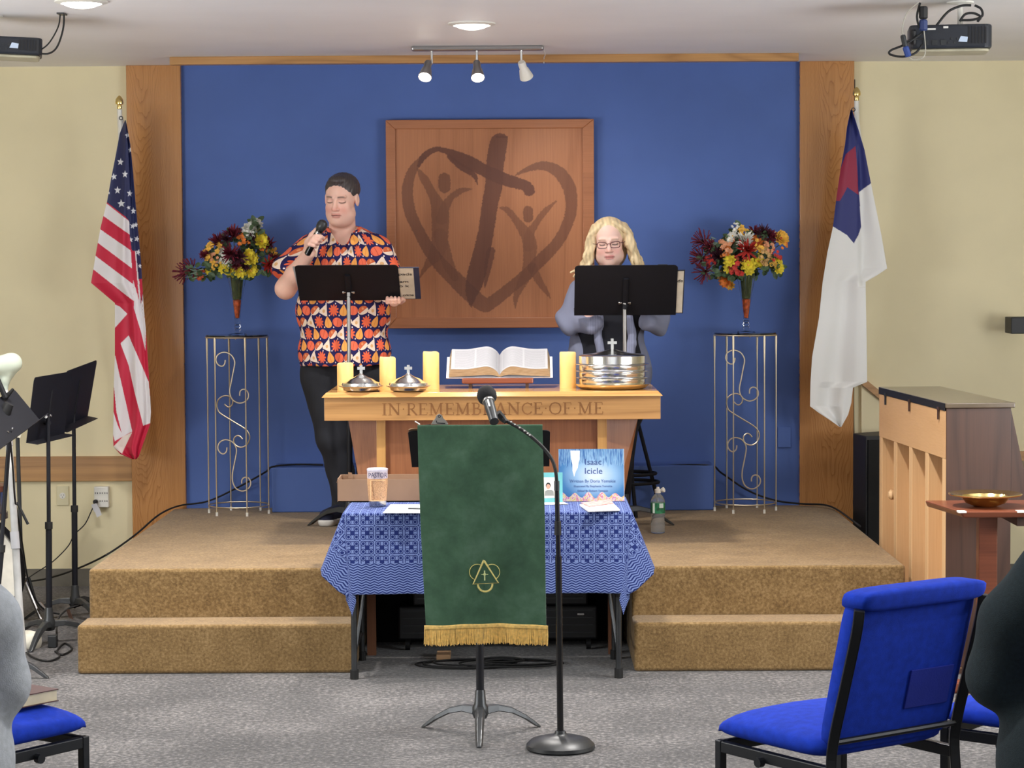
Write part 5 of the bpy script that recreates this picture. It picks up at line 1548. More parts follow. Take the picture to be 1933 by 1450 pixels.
def desk_frame(pl, pr, ytop, ybot, Y, dh, wdir=Vector((1, 0, 0))):
    """front-facing desk whose projected top/bottom lie at ytop/ybot, tilted back away from the congregation's side"""
    a = P(pl, ytop, Y); b = P(pr, ytop, Y); c = P((pl + pr) / 2, ybot, Y)
    hz = (a.z + b.z) / 2 - c.z
    tl = sqrt(max(0, dh * dh - hz * hz))
    Ud = Vector((0, -tl, hz))           # top leans toward the congregation, readers stand behind
    C_ = Vector(((a.x + b.x) / 2, Y, c.z + hz / 2))
    return C_, Vector((-1, 0, 0)), Ud
Yms = 11.50
hub = F(657, 1003, PZ)
fr = desk_frame(561, 753, 501, 568, 11.46, 0.31)
music_stand('music_stand', (P(658, 690, Yms).x, Yms, PZ), 0, fr, 1, 150, "black music stand with chrome pole in front of the person in the orange patterned shirt", 'black music stands', w=0.503, dh=0.31, top_pt=Vector((P(658, 552, Yms).x, Yms, P(658, 552, Yms).z)))
fr2 = desk_frame(1085, 1277, 501, 596, 11.46, 0.31)
music_stand('music_stand', (P(1179, 690, Yms).x, Yms, PZ), 0, fr2, 1, 15, "black music stand with chrome pole in front of the blonde person in grey", 'black music stands', w=0.503, dh=0.31, top_pt=Vector((P(1179, 572, Yms).x, Yms, P(1179, 572, Yms).z)))
# folders standing on the desks, seen past their right-hand ends
def folder(fr, x0, x1, y0, y1, lift, lab, words, mat2, name='song_folder', edge=0.028):
    C_, Wd, Ud = fr; Wd = Wd.normalized(); Ud = (Ud - Wd * Ud.dot(Wd)).normalized(); N_ = Wd.cross(Ud).normalized()
    t = thing(name, lab, 'folder', tuple(C_ + N_ * lift))
    pt = lambda x, y, z: C_ - Wd * x + Ud * y + N_ * z
    obj('folder_cover', slab([pt(x0, y0, lift), pt(x1, y0, lift), pt(x1, y1, lift), pt(x0, y1, lift)], N_, 0.003), mat2, t)
    obj('page', slab([pt(x0, y0 + 0.006, lift - 0.0015), pt(x1 - edge, y0 + 0.006, lift - 0.0015), pt(x1 - edge, y1 - 0.006, lift - 0.0015), pt(x0, y1 - 0.006, lift - 0.0015)], N_, 0.001), plain(name + '_page_%d' % int(x1 * 1000), (206, 196, 178), 0.8), t)
    sh = []
    tilt = math.degrees(math.atan2(-Ud.y, Ud.z))
    for (s, x, y, size) in words:
        sh.append(text(s, size, Matrix.Translation(pt(x, y, lift - 0.0028)) @ Matrix.Rotation(radians(90 + tilt), 4, 'X'), 0.0003, sx=1.25))
    obj('words', join(*sh), BLACK, t)
    return t
folder(fr, 0.17, 0.352, -0.155, 0.125, 0.006, 'dark blue folder with a cream page before the person in the patterned shirt',
       [('pads', 0.283, 0.07, 0.030), ('am', 0.275, 0.005, 0.030), ('o k', 0.272, -0.035, 0.030), ('okie', 0.290, -0.115, 0.026)], plain('folder_navy', (52, 56, 80), 0.5))
folder(fr2, 0.18, 0.287, -0.15, 0.12, 0.006, "dark folder with a cream page on the music stand of the blonde person",
       [('ds', 0.266, 0.055, 0.026)], plain('folder_charcoal', (50, 52, 62), 0.5), edge=0.005)
q = [P(552, 503, 11.42), P(561, 502, 11.42), P(569, 566, 11.50), P(566, 566, 11.50)]
obj('paper_sheet', slab([P(552, 503, 11.38), P(585, 503, 11.38), P(585, 564, 11.63), P(567, 564, 11.63)], (0, 1, 0), 0.001), PAPER, label='white sheet of paper sticking out left of the left chrome-poled music stand', cat='paper')
obj('black_clip', slab([P(1242, 499, 11.385), P(1260, 499, 11.385), P(1260, 505, 11.385), P(1242, 505, 11.385)][::-1], (0, 1, 0), 0.006), GREYM, label="small grey clip on the top edge of the blonde person's music stand", cat='clip')

# ------------------------------------------------------------------ banner on its stand, clipboard
Yb = 8.50
fb = desk_frame(773, 1038, 808, 888, Yb, 0.33)
base = F(906, 1396, 0)
music_stand('music_stand', (base.x, Yb + 0.02, 0), 0, fb, 0, 270, 'black music stand behind the green banner, standing on the grey carpet', None, w=0.512, dh=0.33, top_pt=Vector((base.x, Yb + 0.02, P(906, 930, Yb).z)))
VELV = M_('green_velvet', (58, 88, 66), 0.9, spec=0.15)
v = VELV.coord('attr')
n1 = VELV.noise(v, 7, 5, 0.65, 0.2)
VELV.color(VELV.ramp(n1, [(0.30, (54, 80, 62)), (0.5, (66, 96, 74)), (0.72, (84, 112, 92))]))
VELV.b.inputs['Sheen Weight'].default_value = 0.35; VELV.b.inputs['Sheen Roughness'].default_value = 0.4
VELV.bump(n1, 0.12, 0.01); VELV = VELV.m
C_, Wd, Ud = fb
topc = C_ + Ud.normalized() * 0.168
yb0 = topc.y - 0.012
def bn(U, V):
    xl = np.interp(V, [0, .2, .5, .8, 1], [P(788, 800, yb0).x, P(790, 900, yb0).x, P(794, 1000, yb0).x, P(800, 1120, yb0).x, P(804, 1190, yb0).x])
    xr = np.interp(V, [0, .2, .5, .8, 1], [P(1024, 800, yb0).x, P(1026, 900, yb0).x, P(1029, 1000, yb0).x, P(1030, 1120, yb0).x, P(1031, 1190, yb0).x])
    zt = P(900, 803, yb0).z + (0.005) * (1 - U) * 0; zb = P(900, 1184, yb0).z
    x = xl + (xr - xl) * U
    z = zt + (zb - zt) * V + 0.006 * np.sin(U * pi) * V
    y = yb0 + 0.009 * np.sin(U * 8 + V * 3) * V + 0.006 * np.sin(U * 21 - V * 5) * V + 0.004 * np.sin(V * 14) * np.abs(U - 0.5)
    return np.stack([x, y, z], 1)
pts, Fc, U, V = grid(120, 160, bn)
t = thing('green_banner', 'green velvet banner with gold emblem and gold fringe over the front music stand', 'banner', (C_.x, yb0, P(900, 1220, yb0).z))
obj('velvet_panel', (pts, Fc[:, ::-1]), VELV, t, True, uv=np.stack([U * .46, V * .74], 1), solid=0.003, ang=0)
# fold over the top of the desk
pts2, Fc2, U2, V2 = grid(60, 8, lambda U, V: np.stack([P(788, 800, yb0).x + (P(1024, 800, yb0).x - P(788, 800, yb0).x) * U, yb0 + 0.03 * V, P(900, 803, yb0).z + 0.002 * np.sin(V * pi) - 0.006 * V], 1))
obj('folded_top', (pts2, Fc2), VELV, t, True, uv=np.stack([U2 * .46, V2 * .04 + 2], 1), solid=0.003, ang=0)
# fringe: header tape and hanging threads
GOLDT = plain('gold_fringe', (222, 184, 104), 0.7, var=0.1, scale=90)
pts3, Fc3, U3, V3 = grid(100, 4, lambda U, V: bn(U * 1.0, np.ones_like(U)) + np.stack([(U - 0.5) * 0.012, np.full(U.shape, -0.003), 0.006 - V * 0.016], 1))
obj('fringe_header', (pts3, Fc3[:, ::-1]), GOLDT, t, True, solid=0.003, ang=0)
rnd = random.Random(4); th = []
for k in range(230):
    U = (k + 0.5) / 230
    p = bn(np.array([U]), np.array([1.0]))[0]
    x = p[0] + (U - 0.5) * 0.012 + rnd.uniform(-.0006, .0006); L = 0.066 + rnd.uniform(-0.004, 0.004)
    th.append(tube([(x, p[1] - 0.002, p[2] - 0.006), (x + rnd.uniform(-.001, .001), p[1] - 0.003 + rnd.uniform(-.001, .001), p[2] - L * .5), (x + rnd.uniform(-.002, .002), p[1] - 0.003 + rnd.uniform(-.002, .002), p[2] - L)], 0.0013, 4))
obj('fringe', join(*th), GOLDT, t, kind='stuff')
# emblem: triangle laced through three circles, small cross inside
GOLDE = plain('gold_embroidery', (214, 200, 120), 0.5, var=0.08, scale=120)
e0 = yb0 - 0.014
ep = lambda x, y: P(740 + x * 0.28282, 1040 + y * 0.28276, e0)
def band(pts, w, closed=False): return tube([ep(*p) for p in pts], w, 6, closed=closed, flat=(1, 0.35))
circ = lambda cx, cy, r, a0=0, a1=360, n=30: [(cx + r * cos(radians(a)), cy + r * sin(radians(a))) for a in np.linspace(a0, a1, n)]
def arc(cx, cy, r):
    """the part of a circle that shows outside the triangle"""
    pts = circ(cx, cy, r, 0, 360, 73)[:-1]
    tri = [(613, 62), (542, 222), (710, 214)]
    out = ~inside(tri, np.array([p[0] for p in pts]), np.array([p[1] for p in pts]))
    k = [i for i in range(72) if out[i] and not out[i - 1]][0]
    run = []
    for i in range(72):
        if not out[(k + i) % 72]: break
        run.append(pts[(k + i) % 72])
    return band(run, 0.0034)
em = obj('emblem', join(band([(613, 62), (542, 222), (710, 214), (615, 66)], 0.0034), arc(569, 142, 52), arc(667, 142, 52), arc(622, 224, 48)), GOLDE, t, True)
obj('small_cross', join(band([(618, 132), (619, 198)], 0.0022), band([(596, 157), (642, 157)], 0.0022), band(circ(618, 157, 7), 0.0012)), plain('pale_gold', (206, 214, 150), 0.5), em, True)
# clipboard
t = thing('clipboard', 'brown clipboard with a metal clip lying behind the top of the green banner', 'clipboard', tuple(P(828, 805, Yb - 0.01)))
C_, Wd, Ud = fb
Wd_, Ud_ = Wd.normalized(), Ud.normalized(); Nn = Wd_.cross(Ud_).normalized()
yk = topc.y
kx0, kx1 = P(771, 803, yk).x - C_.x, P(886, 801, yk).x - C_.x
bp = lambda x, y: C_ + Vector((x, 0, 0)) + Ud_ * y + Nn * 0.0045
obj('board', slab([bp(kx0, -0.14), bp(kx1, -0.14), bp(kx1, 0.170), bp(kx1 - 0.012, 0.176), bp(kx0 + 0.012, 0.176), bp(kx0, 0.166)], Nn, 0.003), plain('hardboard', (150, 116, 84), 0.5), t)
k = lambda x, y: P(600 + x * 0.15520, 780 + y * 0.15515, yk - 0.008)
clipm = M_('clip_steel', (150, 146, 140), 0.3, 1.0).m
pl = [(1375, 140), (1395, 100), (1425, 70), (1440, 30), (1475, 8), (1510, 25), (1525, 65), (1560, 95), (1585, 130), (1580, 145)]
obj('clip', slab([k(*p) for p in pl][::-1], (0, 1, 0), 0.008), clipm, t, bev=0.002)
obj('clip_hole', tube([k(1478 + 14 * cos(a), 38 + 14 * sin(a)) - Vector((0, 0.002, 0)) for a in np.linspace(0, 2 * pi, 12)[:-1]], 0.0014, 5, closed=True), BLACK, t)
obj('clip_spring', join(tube([k(1440, 90), k(1450, 120), k(1550, 125)], 0.002, 6), tube([k(1375, 140), k(1300, 150)], 0.002, 6)), BLACK, t, True)
obj('hook_end', tube([k(1180, 100), k(1215, 120), k(1240, 138)], 0.0025, 6), WHITEP, t, True)

# ------------------------------------------------------------------ microphone on its straight stand with gooseneck
b = F(1058, 1414, 0)
t = thing('microphone_stand', 'black round-based microphone stand with a gooseneck beside the green banner', 'microphone stand', (b.x, b.y, 0))
ym = b.y
sc = 4400 / ym
obj('round_base', lathe([(0.118, 0.0), (0.124, 0.006), (0.122, 0.018), (0.105, 0.034), (0.06, 0.046), (0.03, 0.050), (0.022, 0.056), (0.019, 0.066)], b, 48), plain('cast_iron_black', (30, 32, 34), 0.4), t, True)
jt = P(1053, 1060, ym); jt2 = P(1052, 985, ym); gt = P(1051, 915, ym)
obj('lower_tube', tube([(b.x, ym, 0.05), P(1054, 1050, ym)], 0.0115, 14), BLACKG, t, True)
obj('clutch', tube([P(1053, 1010, ym), P(1053, 984, ym)], [0.0125, 0.0115], 14), RUBBER, t, True)
obj('upper_tube', tube([P(1054, 1052, ym), gt], 0.0085, 12), BLACKG, t, True)
obj('collar', tube([P(1051, 926, ym), P(1051, 908, ym)], 0.0095, 12), GREYM, t, True)
gn = [(1051, 915, ym), (1049, 890, ym), (1042, 868, ym + 0.01), (1028, 848, ym + 0.02), (1005, 826, ym + 0.03), (980, 808, ym + 0.04), (960, 797, ym + 0.05), (948, 789, ym + 0.05)]
obj('gooseneck', tube(spline([P(*p) for p in gn], 6), 0.0062, 10), RUBBER, t, True)
obj('printed_marks', join(*[box(P(x, y, ym + 0.02).x - 0.003, P(x, y, ym + 0.02).x + 0.003, ym + 0.012, ym + 0.018, P(x, y, ym + 0.02).z - 0.002, P(x, y, ym + 0.02).z + 0.002) for x, y in ((965, 796), (972, 801), (981, 807), (990, 813), (996, 818), (1000, 821))]), WHITEP, t)
obj('mic_clip', tube([P(940, 779, ym + 0.04), P(948, 789, ym + 0.05), P(955, 797, ym + 0.04)], [0.012, 0.013, 0.008], 10), RUBBER, t, True)
mt = P(919, 747, ym + 0.02); mb = P(933, 796, ym - 0.10)
ax = (mb - mt).normalized(); L = (mb - mt).length
t = thing('microphone', 'black microphone with a round foam windscreen held in the gooseneck stand', 'microphone', tuple(mt))
fx = frame_of(ax)
obj('windscreen', lathe([(0.001, -0.036), (0.018, -0.033), (0.030, -0.022), (0.0355, -0.004), (0.034, 0.012), (0.026, 0.026), (0.014, 0.032)], mt, 24, fx), plain('foam_black', (22, 22, 24), 0.95, bump=0.5, bscale=300), t, True, ang=0)
obj('silver_ring', lathe([(0.021, 0.028), (0.0225, 0.034), (0.0205, 0.040)], mt, 24, fx), CHROME, t, True)
obj('mic_body', lathe([(0.019, 0.040), (0.0185, L * 0.6), (0.0165, L * .9), (0.0165, L), (0.012, L + 0.002)], mt, 24, fx), GREYM, t, True)
obj('light_strip', slab([mt + ax * a_ + fx[0] * c_ + (Vector((0, -1, 0)) - ax * Vector((0, -1, 0)).dot(ax)).normalized() * 0.0195 for a_, c_ in ((0.045, -0.003), (0.045, 0.003), (0.085, 0.003), (0.085, -0.003))], ax.cross(fx[0]), 0.0008), WHITEP, t)
# ------------------------------------------------------------------ piano, seen from behind
pb = F(1661, 1189, 0)
YB1, YB0 = 10.95, 9.71
xbk, xfr = P(1661, 740, YB1).x, P(1786, 761, YB0).x      # line of the piano's back
H_ = P(1785, 761, YB0).z
t = thing('upright_piano', 'dark brown upright piano, its pale posted back turned to the platform', 'piano', ((xbk + xfr) / 2 + 0.3, (YB0 + YB1) / 2, 0))
A0, A1 = Vector((xfr, YB0, 0)), Vector((xbk, YB1, 0))
along = (A1 - A0).normalized(); dep = Vector((along.y, -along.x, 0))       # dep points away from the back, to the keys
if dep.x < 0: dep = -dep
Lp = (A1 - A0).length
def pbx(a0, a1, d0, d1, z0, z1):
    q = [A0 + along * a0 + dep * d0, A0 + along * a0 + dep * d1, A0 + along * a1 + dep * d1, A0 + along * a1 + dep * d0]
    return hexa([(v.x, v.y, z0) for v in q], [(v.x, v.y, z1) for v in q])
DP = 0.275
lid_t = H_
obj('lid', pbx(-0.012, Lp + 0.01, -0.004, DP + 0.015, lid_t - 0.022, lid_t), plain('piano_lid', (96, 84, 70), 0.16), t, bev=0.004)
obj('lid_edge', pbx(0.0, Lp, -0.006, -0.0045, lid_t - 0.032, lid_t - 0.002), BLACK, t)
obj('side_panel', join(pbx(-0.005, -0.0005, 0.0, DP, 0.03, lid_t - 0.0225)), WALNUT, t, bev=0.002)
obj('side_panel', join(pbx(Lp + 0.0005, Lp + 0.005, 0.0, DP, 0.03, lid_t - 0.0225)), WALNUT, t, bev=0.002)
obj('front_board', pbx(0.03, Lp - 0.03, DP - 0.02, DP, 0.1, lid_t - 0.023), WALNUT, t)
# key bed with sloping cheek
za, zb = P(1925, 895, YB0).z, P(1909, 778, YB0).z
for a0, a1 in ((0.0, 0.035), (Lp - 0.035, Lp)):
    q = lambda d, z, a: A0 + along * a + dep * d + Vector((0, 0, z))
    s_ = [q(DP + .001, lid_t - 0.03, a0), q(DP + 0.055, za + 0.02, a0), q(DP + 0.32, za, a0), q(DP + 0.32, za - 0.15, a0), q(DP + .001, za - 0.15, a0)]
    obj('cheek', slab(s_, along, a1 - a0), WALNUT, t)
obj('key_bed', pbx(0.035, Lp - 0.035, DP + 0.001, DP + 0.32, za - 0.15, za - 0.03), WALNUT, t)
for a0 in (0.0, Lp - 0.06):
    obj('leg', pbx(a0, a0 + 0.06, DP + 0.24, DP + 0.30, 0.0, za - 0.151), WALNUT, t, bev=0.004)
zp = P(1785, 866, YB0).z
obj('back_board', pbx(0.0, Lp, -0.003, 0.0, zp, lid_t - 0.034), PIANOP, t)
obj('inner_back', pbx(0.03, Lp - 0.03, 0.075, 0.08, 0.05, lid_t - 0.1), wood('maple_inner', (206, 160, 112), (184, 138, 90), 'Z', 0.6, 4), t)
for k in range(5):
    a0 = 0.0 + (Lp - 0.055) * k / 4
    obj('back_post', pbx(a0, a0 + 0.055, -0.002, 0.074, 0.02, zp - 0.0005), PINE, t, bev=0.003)
obj('bottom_rail', pbx(0.0, Lp, 0.0, DP, 0.0, 0.0295), WALNUT, t)
for k, a0 in enumerate((0.08 * Lp, 0.5 * Lp, 0.88 * Lp)):
    hinge = join(pbx(a0 - .012, a0 + .012, -0.012, -0.0065, lid_t - 0.035, lid_t - 0.022), pbx(a0 - .004, a0 + .006, -0.012, -0.004, lid_t - 0.075, lid_t - 0.03))
    obj('hinge', hinge, WALNUT if k < 2 else GREYM, t)
q = A0 + along * (0.8 * Lp) + Vector((0, 0, P(1672, 930, 10.8).z))
obj('knob', lathe([(0.010, 0), (0.022, 0.018), (0.024, 0.034), (0.014, 0.045), (0.001, 0.048)], q - dep * -0.03, 16, frame_of(-dep)), PINE, t, True)

# black speaker behind the piano
a, b = P(1618, 822, 11.9), P(1700, 1131, 11.9)
z1 = a.z
t = thing('floor_speaker', 'tall black cabinet speaker on the floor between the right oak upright and the piano', 'speaker', ((a.x + 0.16), 12.0, 0))
xm = P(1632, 830, 11.9).x
obj('cabinet', hexa([(a.x, 12.05, 0), (xm, 11.85, 0), (a.x + 0.3, 11.95, 0), (a.x + 0.3, 12.3, 0)], [(a.x, 12.05, z1), (xm, 11.85, z1), (a.x + 0.3, 11.95, z1), (a.x + 0.3, 12.3, z1)]), BLACK, t, bev=0.004)
obj('grille', slab([(xm + 0.012, 11.843, 0.03), (a.x + 0.29, 11.93, 0.03), (a.x + 0.29, 11.93, z1 - 0.02), (xm + 0.012, 11.843, z1 - 0.02)], (0, 1, 0), 0.006), DARKV, t)

# ------------------------------------------------------------------ offering table with brass plate
Yt = 9.3
zt = P(1850, 955, Yt).z
xa, xb = P(1768, 955, Yt).x, P(1768, 955, Yt).x + 0.50
t = thing('offering_table', 'small reddish brown pedestal table at the right with a brass plate on it', 'side table', ((xa + xb) / 2, Yt, 0))
ya, ybk = Yt - 0.20, Yt + 0.22
obj('tabletop', hexa([(xa + 0.07, ya, zt - 0.026), (xb, ya, zt - 0.026), (xb, ybk, zt - 0.026), (xa, ybk, zt - 0.026)], [(xa + 0.055, ya - 0.01, zt), (xb + 0.01, ya - 0.01, zt), (xb + 0.01, ybk, zt), (xa - 0.01, ybk, zt)]), MAHOG, t, bev=0.006)
px0, px1 = P(1845, 1050, Yt).x, P(1880, 1050, Yt).x
obj('column', box(px0, px1, Yt - 0.03, Yt + 0.03, 0.05, zt - 0.027), MAHOG, t, bev=0.004)
obj('apron', box(P(1905, 990, Yt).x, xb - 0.02, Yt - 0.15, Yt + 0.15, zt - 0.065, zt - 0.027), WALNUT, t)
obj('foot', box((px0 + px1) / 2 - 0.2, (px0 + px1) / 2 + 0.2, Yt - 0.03, Yt + 0.03, 0, 0.049), MAHOG, t, bev=0.01)
obj('foot', box((px0 + px1) / 2 - 0.03, (px0 + px1) / 2 + 0.03, Yt - 0.2, Yt - 0.031, 0, 0.049), MAHOG, t, bev=0.01)
for px in (1817, 1928):
    q = P(px, 962, ya - 0.01)
    obj('white_mark', box(q.x - 0.016, q.x + 0.016, ya - 0.0125, ya + 0.03, zt - 0.006, zt + 0.0012), WHITEP, t, bev=0.001)
q = P(1860, 955, Yt - 0.02); c = (q.x, Yt - 0.02, zt + 0.0005)
obj('offering_plate', lathe([(0.045, 0.0), (0.052, 0.004), (0.078, 0.014), (0.095, 0.036), (0.143, 0.046), (0.146, 0.050), (0.142, 0.053), (0.094, 0.042), (0.078, 0.018), (0.002, 0.012)], c, 56), BRASS, smooth=True,
    label='shiny brass offering plate on the small reddish table at the right', cat='offering plate')

# ------------------------------------------------------------------ chairs
def soft(x0, x1, y0, y1, z0, z1, pw=5.0, n=18, tp=3.0, fn=None):
    """pillow-like rounded block"""
    V, Fc = [], []
    def sp(a, b, e): return a + (b - a) * (0.5 + 0.5 * e)
    m = n * 2
    for i in range(m // 2 + 1):
        th = -pi / 2 + pi * i / (m // 2)
        for k in range(m):
            ph = 2 * pi * k / m
            def e(v, p): return math.copysign(abs(v) ** (2 / p), v)
            cx, cy, cz = e(cos(th), tp) * e(cos(ph), pw), e(cos(th), tp) * e(sin(ph), pw), e(sin(th), tp)
            V.append((sp(x0, x1, cx), sp(y0, y1, cy), sp(z0, z1, cz)))
    for i in range(m // 2):
        for k in range(m):
            l = (k + 1) % m
            Fc.append((i * m + k, i * m + l, (i + 1) * m + l, (i + 1) * m + k))
    if fn: V = [fn(*v) for v in V]
    return V, Fc
FRAMEK = plain('chair_frame', (26, 29, 34), 0.4, 0.3)
def build_chair(lab, grp):
    """faces +Y, 0.5 wide, seat 0.46 high, back 0.9 high"""
    t = thing('stacking_chair', lab, 'chair', (0, 0, 0), grp)
    obj('seat', soft(-0.25, 0.25, -0.22, 0.25, 0.385, 0.468, 7, fn=lambda x, y, z: (x, y, z - (0.03 * max(0, (y - 0.12) / 0.13) ** 2 if z > 0.42 else 0) + 0.012 * (1 - (x / 0.25) ** 2) * (z > 0.43))), BLUEF, t, True, ang=0)
    lean = lambda z: -0.205 - 0.12 * max(0, (z - 0.44)) / 0.46
    def bk(x, y, z):
        return (x * (1 - 0.03 * (0.9 - z)), y + lean(z) - 0.02 * max(0, z - 0.84) * 8 * 0.3, z)
    obj('backrest', soft(-0.232, 0.232, -0.032, 0.030, 0.42, 0.858, 7, tp=9, fn=bk), BLUEF, t, True, ang=0)
    obj('top_roll', soft(-0.236, 0.236, -0.062, 0.040, 0.808, 0.872, 9, n=14, tp=4, fn=bk), BLUEF, t, True, ang=0)
    o = obj('back_pocket', slab([(0.02, lean(0.62) - 0.0385, 0.625), (0.185, lean(0.62) - 0.0385, 0.625), (0.185, lean(0.51) - 0.0385, 0.515), (0.02, lean(0.51) - 0.0385, 0.515)], (0, 1, 0), 0.006), plain('pocket_blue', (18, 40, 150), 0.9, bump=0.3), t, bev=0.002)
    for sx in (-1, 1):
        x = sx * 0.235
        pts = [(x, lean(0.82) - 0.045, 0.822), (x, lean(0.76) - 0.050, 0.76), (x, lean(0.6) - 0.046, 0.6), (x, lean(0.46) - 0.040, 0.45), (x, -0.245, 0.36), (x, -0.27, 0.18), (x, -0.30, 0.0)]
        obj('rear_leg', tube(spline(pts, 4), 0.022, 4, flat=(0.85, 0.95)), FRAMEK, t, bev=0.003)
        obj('leg', box(x - 0.012, x + 0.012, 0.195, 0.22, 0, 0.385), FRAMEK, t, bev=0.003)
        obj('side_rail', box(x - 0.012, x + 0.012, -0.238, 0.1945, 0.352, 0.384), FRAMEK, t, bev=0.003)
        obj('link_bracket', tube([(x + sx * 0.012, 0.02, 0.355), (x + sx * 0.03, 0.02, 0.355)], 0.014, 10), FRAMEK, t)
    obj('front_rail', box(-0.222, 0.222, 0.197, 0.217, 0.352, 0.384), FRAMEK, t, bev=0.003)
    obj('back_rail', tube([(-0.225, lean(0.45) - 0.045, 0.452), (0.225, lean(0.45) - 0.045, 0.452)], 0.009, 8), FRAMEK, t, True)
    return t
ch0 = build_chair('empty blue padded chair at the lower right, its back toward the viewer', 'blue chairs at the right')
# back line of the right chair: near-left top corner and far-right top corner
qa, qb = P(1588, 1140, 6.15), P(1862, 1112, 6.45)
ca = atan2(qb.y - qa.y, qb.x - qa.x)
mid = (qa + qb) / 2
def place(ch, mid, ca):
    # top of the back sits 0.32 behind the chair centre
    ch.rotation_euler = (0, 0, ca)
    ch.location = (mid.x - sin(ca) * 0.31, mid.y + cos(ca) * 0.31, 0)
CA_R = radians(36)
place(ch0, Vector((P(1722, 1125, 6.27).x, 6.27, 0)), CA_R)
ch1 = dup(ch0, (0, 0, 0), 0, 'blue padded chair at the right edge under the person in dark green', 'blue chairs at the right')
ch1.location = (1.53, 6.78, 0); ch1.rotation_euler = (0, 0, radians(52))
ch4 = dup(ch0, (P(1825, 1290, 5.45).x + 0.405, 5.48, 0), 0, 'blue padded chair at the right edge under the person in dark green', 'blue chairs at the right')
ch1['label'] = 'blue chair at the right edge, only its seat showing beside the person in dark green'
CA_L = radians(-36)
q = F(177, 1338, 0.46)     # front right top corner of the left chair's seat
fr_ = Vector((0.245, 0.24, 0)); R2 = Matrix.Rotation(CA_L, 3, 'Z')
cl = q - R2 @ fr_
ch2 = dup(ch0, (cl.x, cl.y, 0), CA_L, 'blue padded chair at the lower left with a hymnal on its seat', 'blue chairs at the left')
ch3 = dup(ch0, (0, 0, 0), 0, 'blue padded chair at the left edge under the person in pale grey', 'blue chairs at the left')
# book lying on the left chair
zs = 0.4835
q = F(62, 1330, zs)
t = thing('hymnal', 'dark red covered book with cream page edges on the lower left blue chair', 'book', (q.x, q.y, zs))
Mx = Matrix.Translation(Vector((F(70, 1322, zs).x - 0.07, F(70, 1322, zs).y - 0.01, zs))) @ Matrix.Rotation(radians(52), 4, 'Z')
obj('cover', xf(join(box(-0.08, 0.08, -0.11, 0.11, 0, 0.003), box(-0.08, 0.08, -0.11, 0.11, 0.033, 0.036)), Mx), plain('hymnal_red', (72, 30, 30), 0.5), t, bev=0.001)
obj('pages', xf(box(-0.078, 0.076, -0.106, 0.106, 0.0031, 0.0329), Mx), plain('page_cream', (222, 210, 176), 0.8), t)

# ------------------------------------------------------------------ stool behind the altar, right
st_ = thing('tall_stool', 'black metal tall stool standing behind the right end of the communion table', 'stool', (P(1190, 960, 12.0).x, 12.0, PZ))
cx, cy = P(1168, 700, 12.06).x, 12.06
zs = P(1168, 735, 12.02).z
obj('seat', lathe([(0.15, 0), (0.165, 0.01), (0.165, 0.03), (0.15, 0.04)], (cx, cy, zs - 0.04), 28), BLACK, st_)
for k in range(4):
    a = radians(20 + 90 * k)
    ft = (cx + 0.235 * cos(a), cy + 0.15 * sin(a), PZ); tp = (cx + 0.07 * cos(a), cy + 0.09 * sin(a), zs - 0.04)
    obj('leg', tube([ft, tp], 0.010, 10), DESKM, st_, True)
for h_, r_ in ((0.17, 0.205), (0.215, 0.19)):
    obj('foot_ring', tube([(cx + r_ * cos(a), cy + r_ * 0.66 * sin(a), PZ + h_) for a in np.linspace(0, 2 * pi, 33)[:-1]], 0.009, 8, closed=True), DESKM, st_, True)
# ------------------------------------------------------------------ music stands at the left
def corner_frame(bl, br, tl, w=0.5, dh=0.34):
    B, R_, T_ = P(*bl), P(*br), P(*tl)
    Wd = (R_ - B); Ud = (T_ - B)
    c = B + Wd / 2 + Ud / 2
    return c, Wd, Ud
b = F(93, 1224, 0)
fr = corner_frame((39, 826, 10.42), (104, 811, 10.86), (82, 722, 10.62))
music_stand('music_stand', (P(93, 1200, 10.62).x, 10.62, 0), 0, fr, 0, 262, 'front of two black music stands at the left, by the step', 'black music stands at the left', w=0.5, dh=0.30, top_pt=P(91, 786, 10.62))
fr = corner_frame((96, 812, 11.0), (150, 788, 11.45), (140, 700, 11.2))
music_stand('music_stand', (P(142, 1160, 11.35).x, 11.35, 0), 0, fr, 0, 190, 'rear of two black music stands at the left, nearer the wall', 'black music stands at the left', w=0.5, dh=0.29, top_pt=P(139, 768, 11.35))
q = [P(18, 823, 10.55), P(38, 827, 10.45), P(42, 815, 10.5), P(30, 816, 10.6)]
obj('paper_sheet', slab(q[::-1], (0, 0, 1), 0.001), GCAB, label='grey sheet edge on the ledge of the front left music stand', cat='paper')
fr = corner_frame((-40, 850, 9.6), (30, 800, 9.95), (-22, 792, 9.8))
music_stand('music_stand', (P(20, 1290, 9.75).x - 0.08, 9.75, 0), 0, fr, 0, 350, 'black music stand cut off by the left edge of the photo', 'black music stands at the left', w=0.5, dh=0.18)
